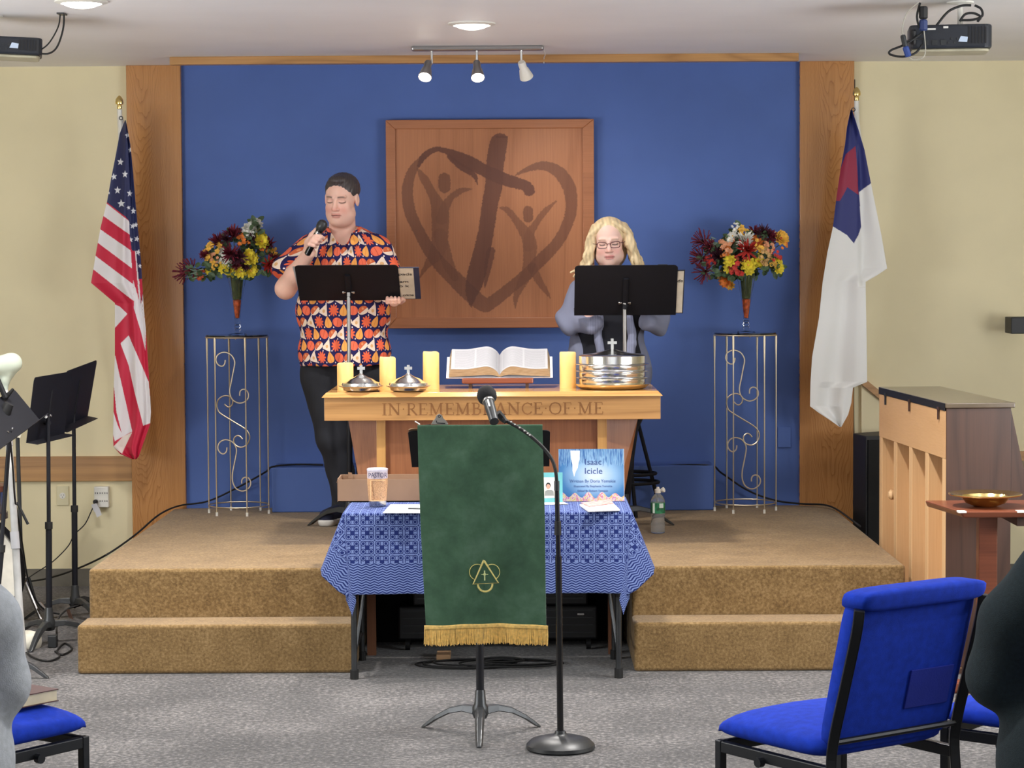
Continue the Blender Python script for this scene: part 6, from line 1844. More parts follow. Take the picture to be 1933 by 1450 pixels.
# ------------------------------------------------------------------ drum kit, mostly outside the frame
t = thing('bass_drum', 'white bass drum with a black hoop at the left edge', 'drum', tuple(F(-90, 1225, 0)))
Yd = 10.75
c = P(-88, 1070, Yd)
zc = 0.30; R_ = 0.29
c = Vector((P(-78, 1100, Yd).x, Yd, zc))
axd = Vector((0.35, -0.94, 0)).normalized(); fx = frame_of(axd)
obj('shell', lathe([(R_ - 0.01, -0.36), (R_ - 0.01, 0)], c, 64, fx), plain('drum_white', (222, 220, 210), 0.3), t, True)
obj('hoop', lathe([(R_ + 0.006, -0.035), (R_ + 0.016, -0.03), (R_ + 0.016, 0.012), (R_ - 0.008, 0.014), (R_ - 0.012, 0.004)], c, 64, fx, capb=False, capt=False), BLACKG, t, True)
obj('drum_head', lathe([(0.16, 0.002), (R_ - 0.012, 0.0025)], c, 64, fx, capb=False, capt=False), plain('drum_head_white', (226, 222, 210), 0.4), t)
obj('port_lining', lathe([(0.16, 0.0022), (0.002, 0.001)], c, 48, fx, capb=False), plain('port_brown', (120, 66, 44), 0.7), t)
for k in range(8):
    a = 2 * pi * k / 8 + 0.2
    p = c + fx[0] * (R_ + 0.012) * cos(a) + fx[1] * (R_ + 0.012) * sin(a)
    obj('lug', tube([p + axd * 0.01, p - axd * 0.08], 0.007, 8), CHROME, t, True)
t = thing('snare_drum', 'chrome snare drum with a brown rim at the left edge', 'drum', tuple(P(-25, 960, 10.3)))
c = P(-62, 975, 10.3)
obj('shell', lathe([(0.165, 0), (0.165, 0.12)], c, 40), SILVER, t, True)
obj('hoop', lathe([(0.172, -0.012), (0.178, -0.01), (0.178, 0.018), (0.172, 0.02)], c, 40), CHROME, t, True)
obj('batter_hoop', lathe([(0.172, 0.112), (0.178, 0.114), (0.178, 0.138), (0.172, 0.14)], c, 40), plain('hoop_brown', (110, 62, 44), 0.4), t, True)
st_ = tube([c + Vector((0, 0, 0)), (c.x, c.y, 0.0)], 0.012, 10)
obj('stand_post', st_, CHROME, t, True)
# chrome tripod leg of a cymbal stand
t = thing('cymbal_stand', 'chrome cymbal stand leg slanting to the carpet at the left', 'stand', tuple(F(84, 1165, 0)))
a, b = P(45, 1092, 11.1), F(84, 1166, 0)
b = Vector((P(83, 1160, 11.0).x, 11.0, 0.012))
obj('leg', tube([a, b], 0.009, 8), CHROME, t, True)
obj('leg', tube([a + Vector((0.02, 0.02, 0)), b + Vector((-0.03, 0.1, 0))], 0.007, 8), GREYM, t, True)
obj('leg', tube([a, Vector((a.x - 0.12, 11.2, 0.012))], 0.009, 8), CHROME, t, True)
obj('tube_post', tube([a - Vector((0.01, 0, 0)), Vector((a.x - 0.02, a.y, 1.0))], 0.010, 8), GREYM, t, True)
obj('clamp', join(tube([P(40, 1094, 11.09), P(52, 1090, 11.09)], 0.010, 8), tube([P(44, 1085, 11.09), P(46, 1100, 11.09)], 0.012, 8)), CHROME, t, True)
obj('rubber_foot', lathe([(0.014, 0), (0.012, 0.03)], (b.x, b.y, 0), 10), RUBBER, t, True)
obj('foot_clamp', tube([P(74, 1140, 11.02), P(84, 1152, 11.0)], 0.013, 8), CHROME, t, True)
# white pole with translucent paddle top
Yp = 10.2
t = thing('white_pole', 'tall white pole with a rounded translucent paddle head beside the drums at the left edge', 'pole', tuple(F(66, 1236, 0)))
pp = [P(9, 725, Yp + .1), P(13, 790, Yp + .1), P(24, 940, Yp + .05), P(30, 1040, Yp), P(37, 1160, Yp), P(43, 1215, Yp)]
lowz = 0.03; pp[-1].z = lowz
obj('shaft', tube(pp, [0.012, 0.015, 0.0155, 0.0165, 0.0175, 0.0175], 16), plain('pole_white', (196, 196, 194), 0.45), t, True)
obj('tape_wrap', tube([P(27, 1004, Yp + .005), P(29.6, 1036, Yp - .005)], 0.0195, 16), PAPER, t, True)
obj('joint_collar', tube([P(15.5, 828, Yp + .09), P(16.5, 842, Yp + .085)], 0.020, 16), plain('collar_grey', (150, 146, 144), 0.5), t, True)
def pad(V):
    return V
s_ = SDF(P(-40, 760, Yp) - Vector((0, 0.12, 0)), P(60, 650, Yp) + Vector((0, 0.12, 0)), 0.004)
k_ = lambda x, y, d=0.0: P(x, y, Yp + .1 + d)
s_.chain([k_(9, 735), k_(10, 716), k_(16, 706)], [0.014, 0.018, 0.025], 0.02)
s_.ell(k_(6, 690), (0.075, 0.045, 0.045), 0.02)
s_.ell(k_(22, 684), (0.045, 0.04, 0.042), 0.02)
V, Fc = s_.mesh()
obj('paddle_head', (V, Fc), M_('translucent_white', (196, 206, 192), 0.3, Transmission_Weight=0.35, IOR=1.1).m, t, True, ang=0)
q = F(60, 1222, 0)
obj('base_dome', lathe([(0.060, 0), (0.066, 0.02), (0.064, 0.045), (0.050, 0.066), (0.02, 0.075), (0.001, 0.076)], (q.x - 0.02, q.y, 0), 32), plain('base_white', (226, 222, 206), 0.4), t, True)
# boom microphone arm above and the hanging cable
t = thing('boom_stand', 'black boom arm and drooping cable in front of the drums at the left edge', 'boom stand', tuple(P(0, 780, 10.0)))
obj('boom_arm', tube([P(-30, 790, 10.0), P(6, 757, 10.0), P(25, 734, 10.0)], [0.012, 0.012, 0.006], 10), RUBBER, t, True)
obj('boom_arm', tube([P(-12, 700, 9.95), P(10, 750, 9.98)], 0.012, 10), BLACK, t, True)
obj('mic_head', lathe([(0.02, -0.05), (0.026, 0), (0.026, 0.06), (0.018, 0.075)], P(8, 782, 9.95), 16, frame_of(Vector((-0.45, 0, -0.9)))), RUBBER, t, True)
obj('cable', tube(spline([P(12, 782, 10.0), P(17, 810, 10.0), P(24, 880, 10.1), P(28, 940, 10.2), P(36, 990, 10.4), P(44, 1040, 10.6), P(52, 1090, 10.7), P(66, 1130, 10.8), P(86, 1152, 10.85), P(112, 1159, 10.9)], 6), 0.0042, 8), RUBBER, t, True)
obj('short_arm', tube([P(32, 948, 10.5), P(53, 990, 10.5)], 0.0065, 8), GREYM, t, True)
obj('post', tube([P(-30, 790, 10.0), (P(-30, 790, 10.0).x, 10.0, 0.0)], 0.012, 10), BLACK, t, True)
# cables on the floor there
cb = [(45, 1222, 0), (60, 1240, 0), (90, 1248, 0), (112, 1240, 0), (108, 1228, 0), (122, 1215, 0), (136, 1225, 0), (118, 1236, 0), (104, 1230, 0)]
obj('floor_cable', tube(spline([F(x, y, 0.006) for x, y, _ in cb], 6), 0.0045, 6), RUBBER, smooth=True, label='black cable curled on the carpet by the foot of the front left music stand', cat='cable')
cb = [(108, 1210, .03), (107, 1185, .05), (112, 1165, .08), (128, 1150, .10), (142, 1145, .11), (156, 1142, .10)]
obj('taped_cable', tube(spline([F(x, y, z) for x, y, z in cb], 6), 0.0045, 6), RUBBER, smooth=True, label='black cable arching up to the step beside the left music stands', cat='cable')
obj('tape_tag', join(slab([F(125, 1152, .1), F(131, 1150, .1), F(139, 1170, .02), F(130, 1166, .04)], (0, 1, 0), 0.001), slab([F(138, 1146, .11), F(152, 1141, .11), F(152, 1143, .11), F(140, 1149, .11)], (0, 1, 0), 0.001)),
    plain('tape_pink', (206, 166, 146), 0.6), label='curl of pinkish tape on the cable by the left step', cat='tape')
q = F(100, 1222, 0)
obj('cable_box', box(q.x - 0.02, q.x + 0.02, q.y - 0.02, q.y + 0.02, 0.0, 0.055), GREYM, bev=0.004, label='small dark grey box on the floor at the foot of the front left music stand', cat='connector box')
# ------------------------------------------------------------------ people
def rotm(yaw=0, pitch=0, roll=0):
    """columns: right, face-forward, up of a head that looks toward -Y when all are 0; pitch > 0 looks down"""
    base = Matrix(((-1, 0, 0), (0, -1, 0), (0, 0, 1)))
    return Matrix.Rotation(radians(yaw), 3, 'Z') @ Matrix.Rotation(radians(roll), 3, 'Y') @ Matrix.Rotation(radians(pitch), 3, 'X') @ base

class Head:
    def __init__(s, c, R, k=1.0, wide=1.0):
        s.c = Vector(c); s.R = R; s.k = k; s.w = wide
        s.Rn = [[R[i][j] for j in range(3)] for i in range(3)]
    def p(s, x, y, z): return s.c + s.R @ Vector((x * s.w * s.k, y * s.k, z * s.k))
    def loc(s, V):
        d = (V - np.array(s.c)) @ np.array(s.Rn) / s.k
        d[:, 0] /= s.w
        return d
    def ell(s, S_, x, y, z, rx, ry, rz, k=0.012, op='add'):
        S_.ell(s.p(x, y, z), (rx * s.k * s.w, ry * s.k, rz * s.k), k, op, R=s.Rn)
    def cap(s, S_, a, b, ra, rb, k=0.008): S_.cap(s.p(*a), s.p(*b), ra * s.k, rb * s.k, k)
    def build(s, S_, jowl=1.0, female=False):
        e = s.ell
        e(S_, 0, -.012, .040, .075, .094, .082, 0)
        e(S_, 0, .022, -.030, .060, .066, .080, .03)
        e(S_, 0, .016, -.070, .052 * jowl, .062, .048, .03)
        e(S_, 0, .062, -.096, .024, .020, .018, .022)
        for q in (-1, 1):
            e(S_, q * .034, .054, -.030, .026, .026, .030, .02)          # cheeks
            e(S_, q * .040, .024, -.066, .024 * jowl, .040, .030, .02)   # jaw corners
            e(S_, q * .031, .092, .010, .019, .016, .012, .010, 'sub')    # sockets
            e(S_, q * .031, .0715, .007, .0155, .0135, .0115, .004)       # lids over the eyes
            s.cap(S_, (q * .012, .083, .028), (q * .046, .072, .030), .0065, .0055, .012)  # brows
            e(S_, q * .077, -.006, .0, .009, .019, .031, .008)            # ears
            e(S_, q * .085, .004, .004, .004, .008, .015, .003, 'sub')
        s.cap(S_, (0, .084, .018), (0, .103, -.026), .0075, .0125, .010)
        for q in (-1, 1): e(S_, q * .012, .092, -.030, .0085, .010, .0075, .005)
        e(S_, 0, .083, -.0565, .024, .0115, .0055, .005)
        e(S_, 0, .081, -.0675, .020, .0115, .0065, .005)
        e(S_, 0, .094, -.062, .022, .006, .0012, .003, 'sub')
    def paint(s, V, C, skin, lip, brow, rosy, female=False):
        L = s.loc(V)
        x, y, z = L[:, 0], L[:, 1], L[:, 2]; f = y > 0.04
        def g(cx, cz, rx, rz): return np.exp(-(((np.abs(x) - cx) / rx) ** 2 + ((z - cz) / rz) ** 2))
        def mixc(m, c):
            m = np.clip(m, 0, 1)[:, None]; C[:] = C * (1 - m) + np.array(c) * m
        mixc(g(.038, -.034, .022, .02) * f * .45, rosy)
        mixc(g(0, -.028, .016, .012) * f * .4, rosy)
        mixc((np.abs(z + .0560 + .0 * x) < .0050) * np.clip((.026 - np.abs(x)) / .006, 0, 1) * f * .6, lip)
        mixc((np.abs(z + .0670) < .0062) * np.clip((.023 - np.abs(x)) / .006, 0, 1) * f * .6, lip)
        mixc((np.abs(z + .0618 - 0.0012 * np.cos(x * 90)) < .0026) * np.clip((.028 - np.abs(x)) / .006, 0, 1) * f * .8, (lip[0] * .35, lip[1] * .3, lip[2] * .3))
        br = np.exp(-((z - (.030 - 6.0 * (np.abs(x) - .030) ** 2)) / .0042) ** 2) * np.clip((np.abs(x) - .011) / .005, 0, 1) * np.clip((.052 - np.abs(x)) / .012, 0, 1) * (y > .03)
        mixc(br * (.95 if not female else .6), brow)
        lid = np.exp(-((z - (.0005 + 14 * (np.abs(x) - .031) ** 2)) / .0030) ** 2) * (np.abs(np.abs(x) - .031) < .016) * f
        mixc(lid * .9, (.05, .03, .025))
        mixc(g(.031, .016, .016, .004) * f * .35, (skin[0] * .6, skin[1] * .45, skin[2] * .4))

def hand(S_, wrist, palm_c, knuckles, curl, thumb, r=0.0095):
    """wrist, palm centre, four knuckle points, finger polylines (lists of points after the knuckle), thumb polyline"""
    S_.cap(wrist, palm_c, 0.026, 0.027, 0.012)
    for i, kn in enumerate(knuckles):
        S_.cap(palm_c, kn, 0.018, 0.012, 0.008)
        rr = r * (1.0, 1.06, 1.0, 0.86)[i]
        S_.chain([kn] + curl[i], [rr * 1.15, rr * 1.05, rr * .95, rr * .85][:len(curl[i]) + 1], 0.003)
    S_.chain(thumb, [0.017, 0.0125, 0.0115, 0.0095][:len(thumb)], 0.005)

def body_obj(name, S_, mat, par, paint, base, sm=1, **kw):
    V, Fc = S_.mesh()
    V = smoothV(V, Fc, sm)
    C = np.zeros((len(V), 3)); C[:] = base
    if paint: paint(V, C)
    return obj(name, (V, Fc), mat, par, True, cols=C, ang=0, **kw)

# ---------- the man
YM = 11.78
mp = lambda x, y, d=0.0: P(x, y, YM + d)
MC = mp(646, 978)
man = thing('person', 'person in an orange and navy patterned shirt singing into a hand-held microphone on the platform', 'person', (MC.x, YM, PZ))
SK = lin((238, 192, 174)); LIPM = lin((190, 112, 104)); ROSY = lin((224, 132, 116)); BROWM = lin((84, 62, 54))
hd = Head(mp(645, 377.5, -0.075), rotm(-17, 12, 2), 1.02, 1.04)
S_ = SDF(mp(505, 600, -0.42), mp(775, 325, 0.16), 0.0027)
hd.build(S_, 1.18)
S_.cap(mp(646, 400, -0.02), mp(646, 448, 0.02), 0.064, 0.070, 0.03)
S_.ell(hd.p(0, .030, -.098), (0.052, 0.045, 0.028), 0.03)
S_.ell(mp(648, 458, -0.035), (0.085, 0.052, 0.07), 0.03)
S_.ell(mp(650, 520, 0.02), (0.20, 0.12, 0.22), 0.05)
S_.cap(mp(590, 474, 0.02), mp(706, 472, 0.02), 0.060, 0.060, 0.04)
# raised right arm
el = mp(539, 545, -0.07); wr = mp(583, 478, -0.235)
S_.chain([mp(583, 478, 0.01), el], [0.064, 0.050], 0.03)
S_.chain([el, mp(556, 518, -0.13), wr], [0.051, 0.046, 0.031], 0.02)
pc = mp(584, 458, -0.255)
kn = [mp(598, 444, -0.285), mp(593, 449, -0.292), mp(588, 455, -0.294), mp(584, 461, -0.292)]
curl = []
for i, k_ in enumerate(kn):
    o_ = Vector((0, 0, -0.0))
    c1 = k_ + Vector((0.022, -0.004, -0.008)); c2 = k_ + Vector((0.030, 0.020, -0.014)); c3 = k_ + Vector((0.014, 0.030, -0.012))
    curl.append([c1, c2, c3])
hand(S_, wr, pc, kn, curl, [mp(581, 458, -0.25), mp(588, 443, -0.262), mp(597, 434, -0.275), mp(604, 433, -0.285)])
# left arm, hand under the folder
el2 = mp(742, 556, -0.03); wr2 = mp(753, 562, -0.13)
S_.chain([mp(716, 480, 0.01), el2], [0.064, 0.050], 0.03)
S_.chain([el2, wr2], [0.048, 0.032], 0.02)
pc2 = mp(744, 569, -0.19)
kn2 = [pc2 + Vector((-.03 + .019 * i, -0.028, 0.002)) for i in range(4)]
hand(S_, wr2, pc2, kn2, [[k_ + Vector((0, -0.022, -0.006)), k_ + Vector((0, -0.034, 0.008)), k_ + Vector((0, -0.03, 0.018))] for k_ in kn2],
     [pc2 + Vector((0.03, 0.02, 0)), pc2 + Vector((0.045, -0.01, 0.006)), pc2 + Vector((0.04, -0.035, 0.012))])
def pm(V, C): hd.paint(V, C, SK, LIPM, BROWM, ROSY)
body_obj('body', S_, SKINV, man, pm, SK)
# hair
S_ = SDF(hd.c - Vector((.16, .18, .16)), hd.c + Vector((.16, .18, .2)), 0.0035)
hd.ell(S_, 0, -.022, .050, .0815, .098, .082, 0)
hd.ell(S_, 0, .035, .106, .046, .040, .022, .015)
hd.ell(S_, 0, .120, .020, .066, .072, .086, .006, 'sub')
hd.ell(S_, .0, .060, -.060, .12, .090, .072, .004, 'sub')
for q in (-1, 1): hd.ell(S_, q * .084, .004, -.010, .02, .024, .040, .004, 'sub')
S_.noise(lambda x, y, z: 0.0012 * np.sin(x * 330 + 5 * np.sin(z * 40)) * np.sin(y * 90 + z * 60))
body_obj('hair', S_, vcol('hair_dark', 0.45), man, lambda V, C: np.multiply(C, (0.9 + 0.25 * np.sin(V[:, 0] * 700))[:, None], out=C), lin((74, 66, 66)))
# shirt
S_ = SDF(mp(500, 702, -0.26), mp(790, 425, 0.26), 0.0036)
ax_ = mp(650, 600, 0.03)
S_.ell(mp(648, 500, 0.02), (0.232, 0.150, 0.20), 0)
S_.ell(mp(649, 585, -0.005), (0.242, 0.178, 0.24), 0.06)
S_.ell(mp(651, 668, 0.0), (0.236, 0.165, 0.20), 0.05)
S_.cap(mp(592, 473, 0.025), mp(704, 471, 0.025), 0.078, 0.078, 0.05)
S_.cap(mp(622, 458, 0.03), mp(676, 456, 0.03), 0.060, 0.060, 0.04)
S_.cap(mp(586, 476, 0.0), mp(545, 508, -0.05), 0.084, 0.082, 0.03)
S_.cap(mp(712, 478, 0.01), mp(737, 528, 0.0), 0.082, 0.076, 0.03)
S_.plane(mp(532, 522, -0.06), (-0.34, -0.42, -0.80), 0.004, lo=mp(500, 570, -0.22), hi=mp(549, 465, 0.14))
S_.plane(mp(742, 538, 0.0), (0.35, -0.2, -0.9), 0.004, lo=mp(747, 600, -0.2), hi=mp(790, 500, 0.2))
S_.plane(mp(650, 689, 0), (0.02, 0, -1), 0.004, lo=mp(500, 705, -0.26), hi=mp(790, 660, 0.26))
S_.cap(mp(646, 400, -0.03), mp(646, 455, -0.015), 0.066, 0.072, 0.006, 'sub')
# open V at the neck
S_.cap(mp(646, 436, -0.10), mp(649, 474, -0.135), 0.060, 0.012, 0.004, 'sub')
S_.noise(lambda x, y, z: 0.004 * np.sin(x * 24 + z * 17) * np.sin(z * 21 - x * 9 + y * 10))
def shirt_uv(V):
    a = np.arctan2(V[:, 0] - ax_.x, -(V[:, 1] - ax_.y))
    return np.stack([a * 0.225, V[:, 2], np.zeros(len(V))], 1)
V, Fc = S_.mesh(); V = smoothV(V, Fc, 1)
# flat front projection where the cloth faces us, wrapped at the flanks
u = shirt_uv(V)
m = M_('autumn_print_shirt', (40, 40, 90), 0.8, spec=0.2)
U_, V_, _ = m.xyz(m.coord('attr', scale=(17.5, 17.0, 1)))
row = V_.floor(); Ux = U_ * 1.12 + row * 0.37
cx = Ux.floor(); kind = (cx + row * 3).mod(5.0)
a = Ux.fract() - 0.5; b = V_.fract() - 0.5
ns = m.noise(m.coord('attr', scale=(17.5, 17, 1)), 1.3, 1)
an = (cx * 2.7 + row * 1.3).sin() * 0.45
x_ = (a * an.cos() - b * an.sin()) * 0.88; y_ = (a * an.sin() + b * an.cos()) * 0.86
rr = x_.hyp(y_); th = y_.atan2(x_)
# motifs
pumpkin = (x_ / 0.44).hyp((y_ + 0.02) / 0.34).lt(1.0); ribs = ((x_ * 9).sin().abs()).lt(0.16)
leaf = (x_ / (0.30 - (y_ * 0.45))).hyp(y_ / 0.42).lt(1.0); vein = x_.abs().lt(0.02)
maple = rr.lt((th * 5).cos().abs() * 0.22 + 0.24)
slc = (y_.gt(-0.34)) * ((x_.abs() + y_ * 0.55).lt(0.30)); dol = x_.hyp(y_ + 0.06).lt(0.13)
pie = (x_ / 0.42).hyp((y_ - 0.0) / 0.30).lt(1.0) * y_.gt(-0.06 + x_ * 0.35); plate = (x_ / 0.46).hyp((y_ + 0.06) / 0.26).lt(1.0)
OR, RO, YO, CR, TN, NV = (236, 114, 84), (236, 108, 74), (240, 168, 88), (240, 218, 200), (224, 176, 124), (38, 36, 86)
c = (*NV,)
col = m.mix(kind.eq(0) * pumpkin, (38, 34, 84), OR); col = m.mix(kind.eq(0) * pumpkin * ribs, col, (196, 70, 52))
col = m.mix(kind.eq(1) * plate, col, CR); col = m.mix(kind.eq(1) * pie, col, (206, 104, 66)); col = m.mix(kind.eq(1) * x_.hyp(y_ - 0.12).lt(0.10), col, (226, 150, 100))
col = m.mix(kind.eq(2) * slc, col, CR); col = m.mix(kind.eq(2) * slc * dol, col, TN)
col = m.mix(kind.eq(3) * maple, col, RO)
col = m.mix(kind.eq(4) * leaf, col, YO); col = m.mix(kind.eq(4) * leaf * vein, col, (226, 130, 62))
dots = ((Ux * 1.0).fract() - 0.04).hyp((V_ * 1.0).fract() - 0.06).lt(0.075)
col = m.mix(dots, col, (236, 222, 222))
m.color(col); SHIRTM = m.m
sh = obj('shirt', (V, Fc), SHIRTM, man, True, uv=u, ang=0)
# collar and placket
col_l = [mp(620, 446, -0.09), mp(617, 436, -0.03), mp(622, 436, -0.075), mp(634, 452, -0.148), mp(640, 464, -0.165), mp(624, 460, -0.155)]
def colr(pts, nm):
    k = [Vector(p) for p in pts]
    V = [k[0], k[1], k[2], k[3], k[4], k[5]]
    uvv = np.array([[0.08 + v.x, v.z, 0] for v in V])
    return obj(nm, ([tuple(v) for v in V], [(0, 2, 1), (0, 3, 2), (0, 5, 3), (5, 4, 3)]), SHIRTM, sh, uv=uvv, solid=0.004)
colr([mp(619, 446, -0.10), mp(614, 430, -0.02), mp(621, 432, -0.06), mp(633, 452, -0.150), mp(638, 466, -0.172), mp(618, 462, -0.150)], 'collar')
colr([mp(675, 446, -0.10), mp(682, 428, -0.02), mp(675, 430, -0.06), mp(661, 452, -0.150), mp(656, 466, -0.172), mp(679, 462, -0.150)][::1], 'collar')
# trousers and shoes
S_ = SDF(mp(545, 985, -0.25), mp(760, 680, 0.25), 0.006)
S_.cap(mp(612, 700, 0.02), mp(690, 700, 0.02), 0.118, 0.118, 0)
S_.chain([mp(609, 712, 0.01), mp(629, 830, -0.02), mp(649, 925, 0.0), mp(649, 958, 0.0)], [0.112, 0.080, 0.060, 0.062], 0.03)
S_.chain([mp(690, 712, 0.02), mp(698, 830, 0.0), mp(702, 925, 0.03), mp(702, 958, 0.03)], [0.112, 0.082, 0.062, 0.064], 0.03)
S_.noise(lambda x, y, z: 0.004 * np.sin(z * 38 + x * 30 + 3 * np.sin(x * 14)) * np.sin(x * 22 + y * 17))
V, Fc = S_.mesh()
obj('trousers', (V, Fc), plain('black_denim', (24, 26, 34), 0.85, bump=0.2), man, True, ang=0)
for k, (hx, tx_, ty) in enumerate(((649, 622, -0.10), (702, 716, -0.13))):
    hl = mp(hx, 958, 0.03); tp = Vector((mp(tx_, 958, 0).x, hl.y - 0.20, 0))
    z0 = PZ
    S_ = SDF((min(hl.x, tp.x) - .08, tp.y - .09, z0 - 0.01), (max(hl.x, tp.x) + .08, hl.y + .08, z0 + 0.14), 0.005)
    S_.cap((hl.x, hl.y, z0 + 0.058), (tp.x, tp.y, z0 + 0.045), 0.044, 0.040, 0)
    S_.cap((hl.x, hl.y, z0 + 0.08), (hl.x, hl.y - 0.03, z0 + 0.10), 0.042, 0.036, 0.02)
    S_.plane((0, 0, z0 + 0.026), (0, 0, -1), 0.002)
    V, Fc = S_.mesh()
    s_o = obj('shoe', (V, Fc), plain('navy_knit', (26, 30, 56), 0.85), man, True, ang=0)
    S_ = SDF((min(hl.x, tp.x) - .08, tp.y - .09, z0 - 0.01), (max(hl.x, tp.x) + .08, hl.y + .08, z0 + 0.10), 0.005)
    S_.cap((hl.x, hl.y, z0 + 0.03), (tp.x, tp.y, z0 + 0.03), 0.049, 0.046, 0)
    S_.plane((0, 0, z0 + 0.001), (0, 0, -1), 0.002); S_.plane((0, 0, z0 + 0.034), (0, 0, 1), 0.002)
    V, Fc = S_.mesh()
    obj('sole', (V, Fc), plain('sole_white_%d' % k, (206, 204, 200), 0.6), s_o, True, ang=0)
# microphone in his hand
mb = mp(580, 480, -0.262); mtp = mp(610, 421, -0.285)
ax = (mtp - mb).normalized(); L = (mtp - mb).length; fx = frame_of(ax)
t = thing('hand_microphone', 'black hand-held microphone in the fist of the person in the patterned shirt', 'microphone', tuple(mb))
obj('mic_body', lathe([(0.008, -0.006), (0.0155, 0), (0.0165, 0.03), (0.018, L * .72), (0.02, L * .78)], mb, 20, fx), BLACKG, t, True)
obj('silver_band', lathe([(0.0185, L * .64), (0.0185, L * .72)], mb, 20, fx), CHROME, t, True)
obj('mic_grille', lathe([(0.020, L * .78), (0.026, L * .86), (0.0265, L * .95), (0.021, L * 1.04), (0.010, L * 1.08), (0.001, L * 1.09)], mb, 20, fx), GREYM, t, True)

# ---------- the woman
YW = 11.80
wp = lambda x, y, d=0.0: P(x, y, YW + d)
wc = wp(1148, 978)
wom = thing('person', 'blonde person with glasses and a grey open cardigan standing behind a music stand', 'person', (wc.x, YW, PZ))
SKW = lin((242, 202, 188)); LIPW = lin((204, 104, 108)); ROSW = lin((230, 140, 130)); BRW = lin((170, 130, 96))
hw = Head(wp(1150, 459, -0.06), rotm(-4, 8, -3), 0.96, 1.06)
S_ = SDF(wp(1045, 760, -0.36), wp(1250, 410, 0.16), 0.0035)
hw.build(S_, 1.10, True)
S_.cap(wp(1149, 490, -0.02), wp(1149, 530, 0.01), 0.050, 0.056, 0.03)
S_.ell(wp(1149, 600, 0.02), (0.17, 0.11, 0.22), 0.05)
S_.ell(wp(1149, 700, 0.02), (0.17, 0.12, 0.16), 0.05)
S_.cap(wp(1106, 547, 0.02), wp(1192, 547, 0.02), 0.044, 0.044, 0.04)
def arm(pts, rs): S_.chain(pts, rs, 0.02)
arm([wp(1098, 552, 0.015), wp(1080, 600, -0.03), wp(1112, 602, -0.12)], [0.038, 0.036, 0.028])
arm([wp(1201, 552, 0.015), wp(1238, 600, -0.02), wp(1222, 602, -0.12)], [0.038, 0.036, 0.028])
for sg, cx_, in ((-1, 1118), (1, 1216)):
    pc = wp(cx_, 575, -0.16)
    kn = [pc + Vector((sg * (-0.027 + .018 * i), -0.03, 0.018)) for i in range(4)]
    hand(S_, wp(1112 if sg < 0 else 1222, 600, -0.12), pc, kn, [[k_ + Vector((0, -0.018, 0.014)), k_ + Vector((0, -0.016, 0.032)), k_ + Vector((0, -0.004, 0.042))] for k_ in kn],
         [pc + Vector((-sg * 0.03, 0.01, 0)), pc + Vector((-sg * .045, -0.015, 0.018)), pc + Vector((-sg * .042, -0.028, 0.036))], 0.008)
body_obj('body', S_, SKINV, wom, lambda V, C: hw.paint(V, C, SKW, LIPW, BRW, ROSW, True), SKW)
# glasses
gl = []
for q in (-1, 1):
    rim = []
    for k in range(20):
        a = 2 * pi * k / 20
        e = lambda v: math.copysign(abs(v) ** 0.6, v)
        rim.append(hw.p(q * (.0315 + .0235 * e(cos(a)) * 1.0), .098 - abs(.0315 + .0235 * e(cos(a)) - .0) * 0.10, .002 + .0155 * e(sin(a)) + (0.003 * e(cos(a)) if sin(a) > 0 else 0)))
    gl.append(tube(rim, 0.0019, 6, closed=True))
    gl.append(tube([hw.p(q * .055, .092, .010), hw.p(q * .076, .070, .010), hw.p(q * .082, .0, .008)], 0.0018, 6))
gl.append(tube([hw.p(-.009, .101, .008), hw.p(0, .105, .011), hw.p(.009, .101, .008)], 0.0018, 6))
obj('glasses', join(*gl), plain('glasses_burgundy', (84, 34, 50), 0.3), wom, True)
# hair: a cap and long wavy locks
S_ = SDF(wp(1070, 560, -0.20), wp(1228, 405, 0.20), 0.0035)
hw.ell(S_, 0, -.028, .050, .088, .098, .086, 0)
hw.ell(S_, 0, -.055, -.04, .086, .060, .11, .03)
rnd = random.Random(11)
for sg in (-1, 1):
    for k in range(34):
        u = rnd.random(); v = rnd.random()
        p0 = Vector((sg * (.020 + .055 * u), .045 - .09 * v - .03 * u, .115 - .03 * u))
        wdt = .080 + .024 * rnd.random() + (.012 if sg < 0 else 0)
        pts = [p0, Vector((sg * wdt * (.88), .045 - .11 * v, .055)), Vector((sg * (wdt + .010 * sin(k)), .050 - .12 * v, -.010)), Vector((sg * (wdt + .012 + .012 * sin(k * 1.7)), .050 - .12 * v, -.060)),
               Vector((sg * (wdt + .026 + .016 * sin(k * 2.3)), .055 - .12 * v, -.105)), Vector((sg * (wdt + (.085 if sg > 0 else .035) * rnd.random() + .012), .05 - .12 * v, -.130 - .04 * rnd.random()))]
        sp = spline([hw.p(*p) for p in pts], 4)
        n = len(sp); ph = rnd.random() * 6
        sp = [p + Vector((0.004 * sin(i * 0.9 + ph), 0.004 * cos(i * 0.8 + ph), 0)) for i, p in enumerate(sp)]
        S_.chain(sp, [0.012 - 0.006 * i / n for i in range(n)], 0.004)
hw.ell(S_, .006, .118, -.004, .062, .080, .100, .006, 'sub')
HB = lin((236, 212, 168))
def ph_(V, C):
    L = hw.loc(V)
    w = 0.5 + 0.5 * np.sin(L[:, 0] * 260 + L[:, 2] * 30 + 40 * L[:, 1]) * np.sin(L[:, 0] * 90 - L[:, 2] * 55)
    C[:] = C * (0.72 + 0.34 * w)[:, None]
body_obj('hair', S_, vcol('hair_blonde', 0.45), wom, ph_, HB)
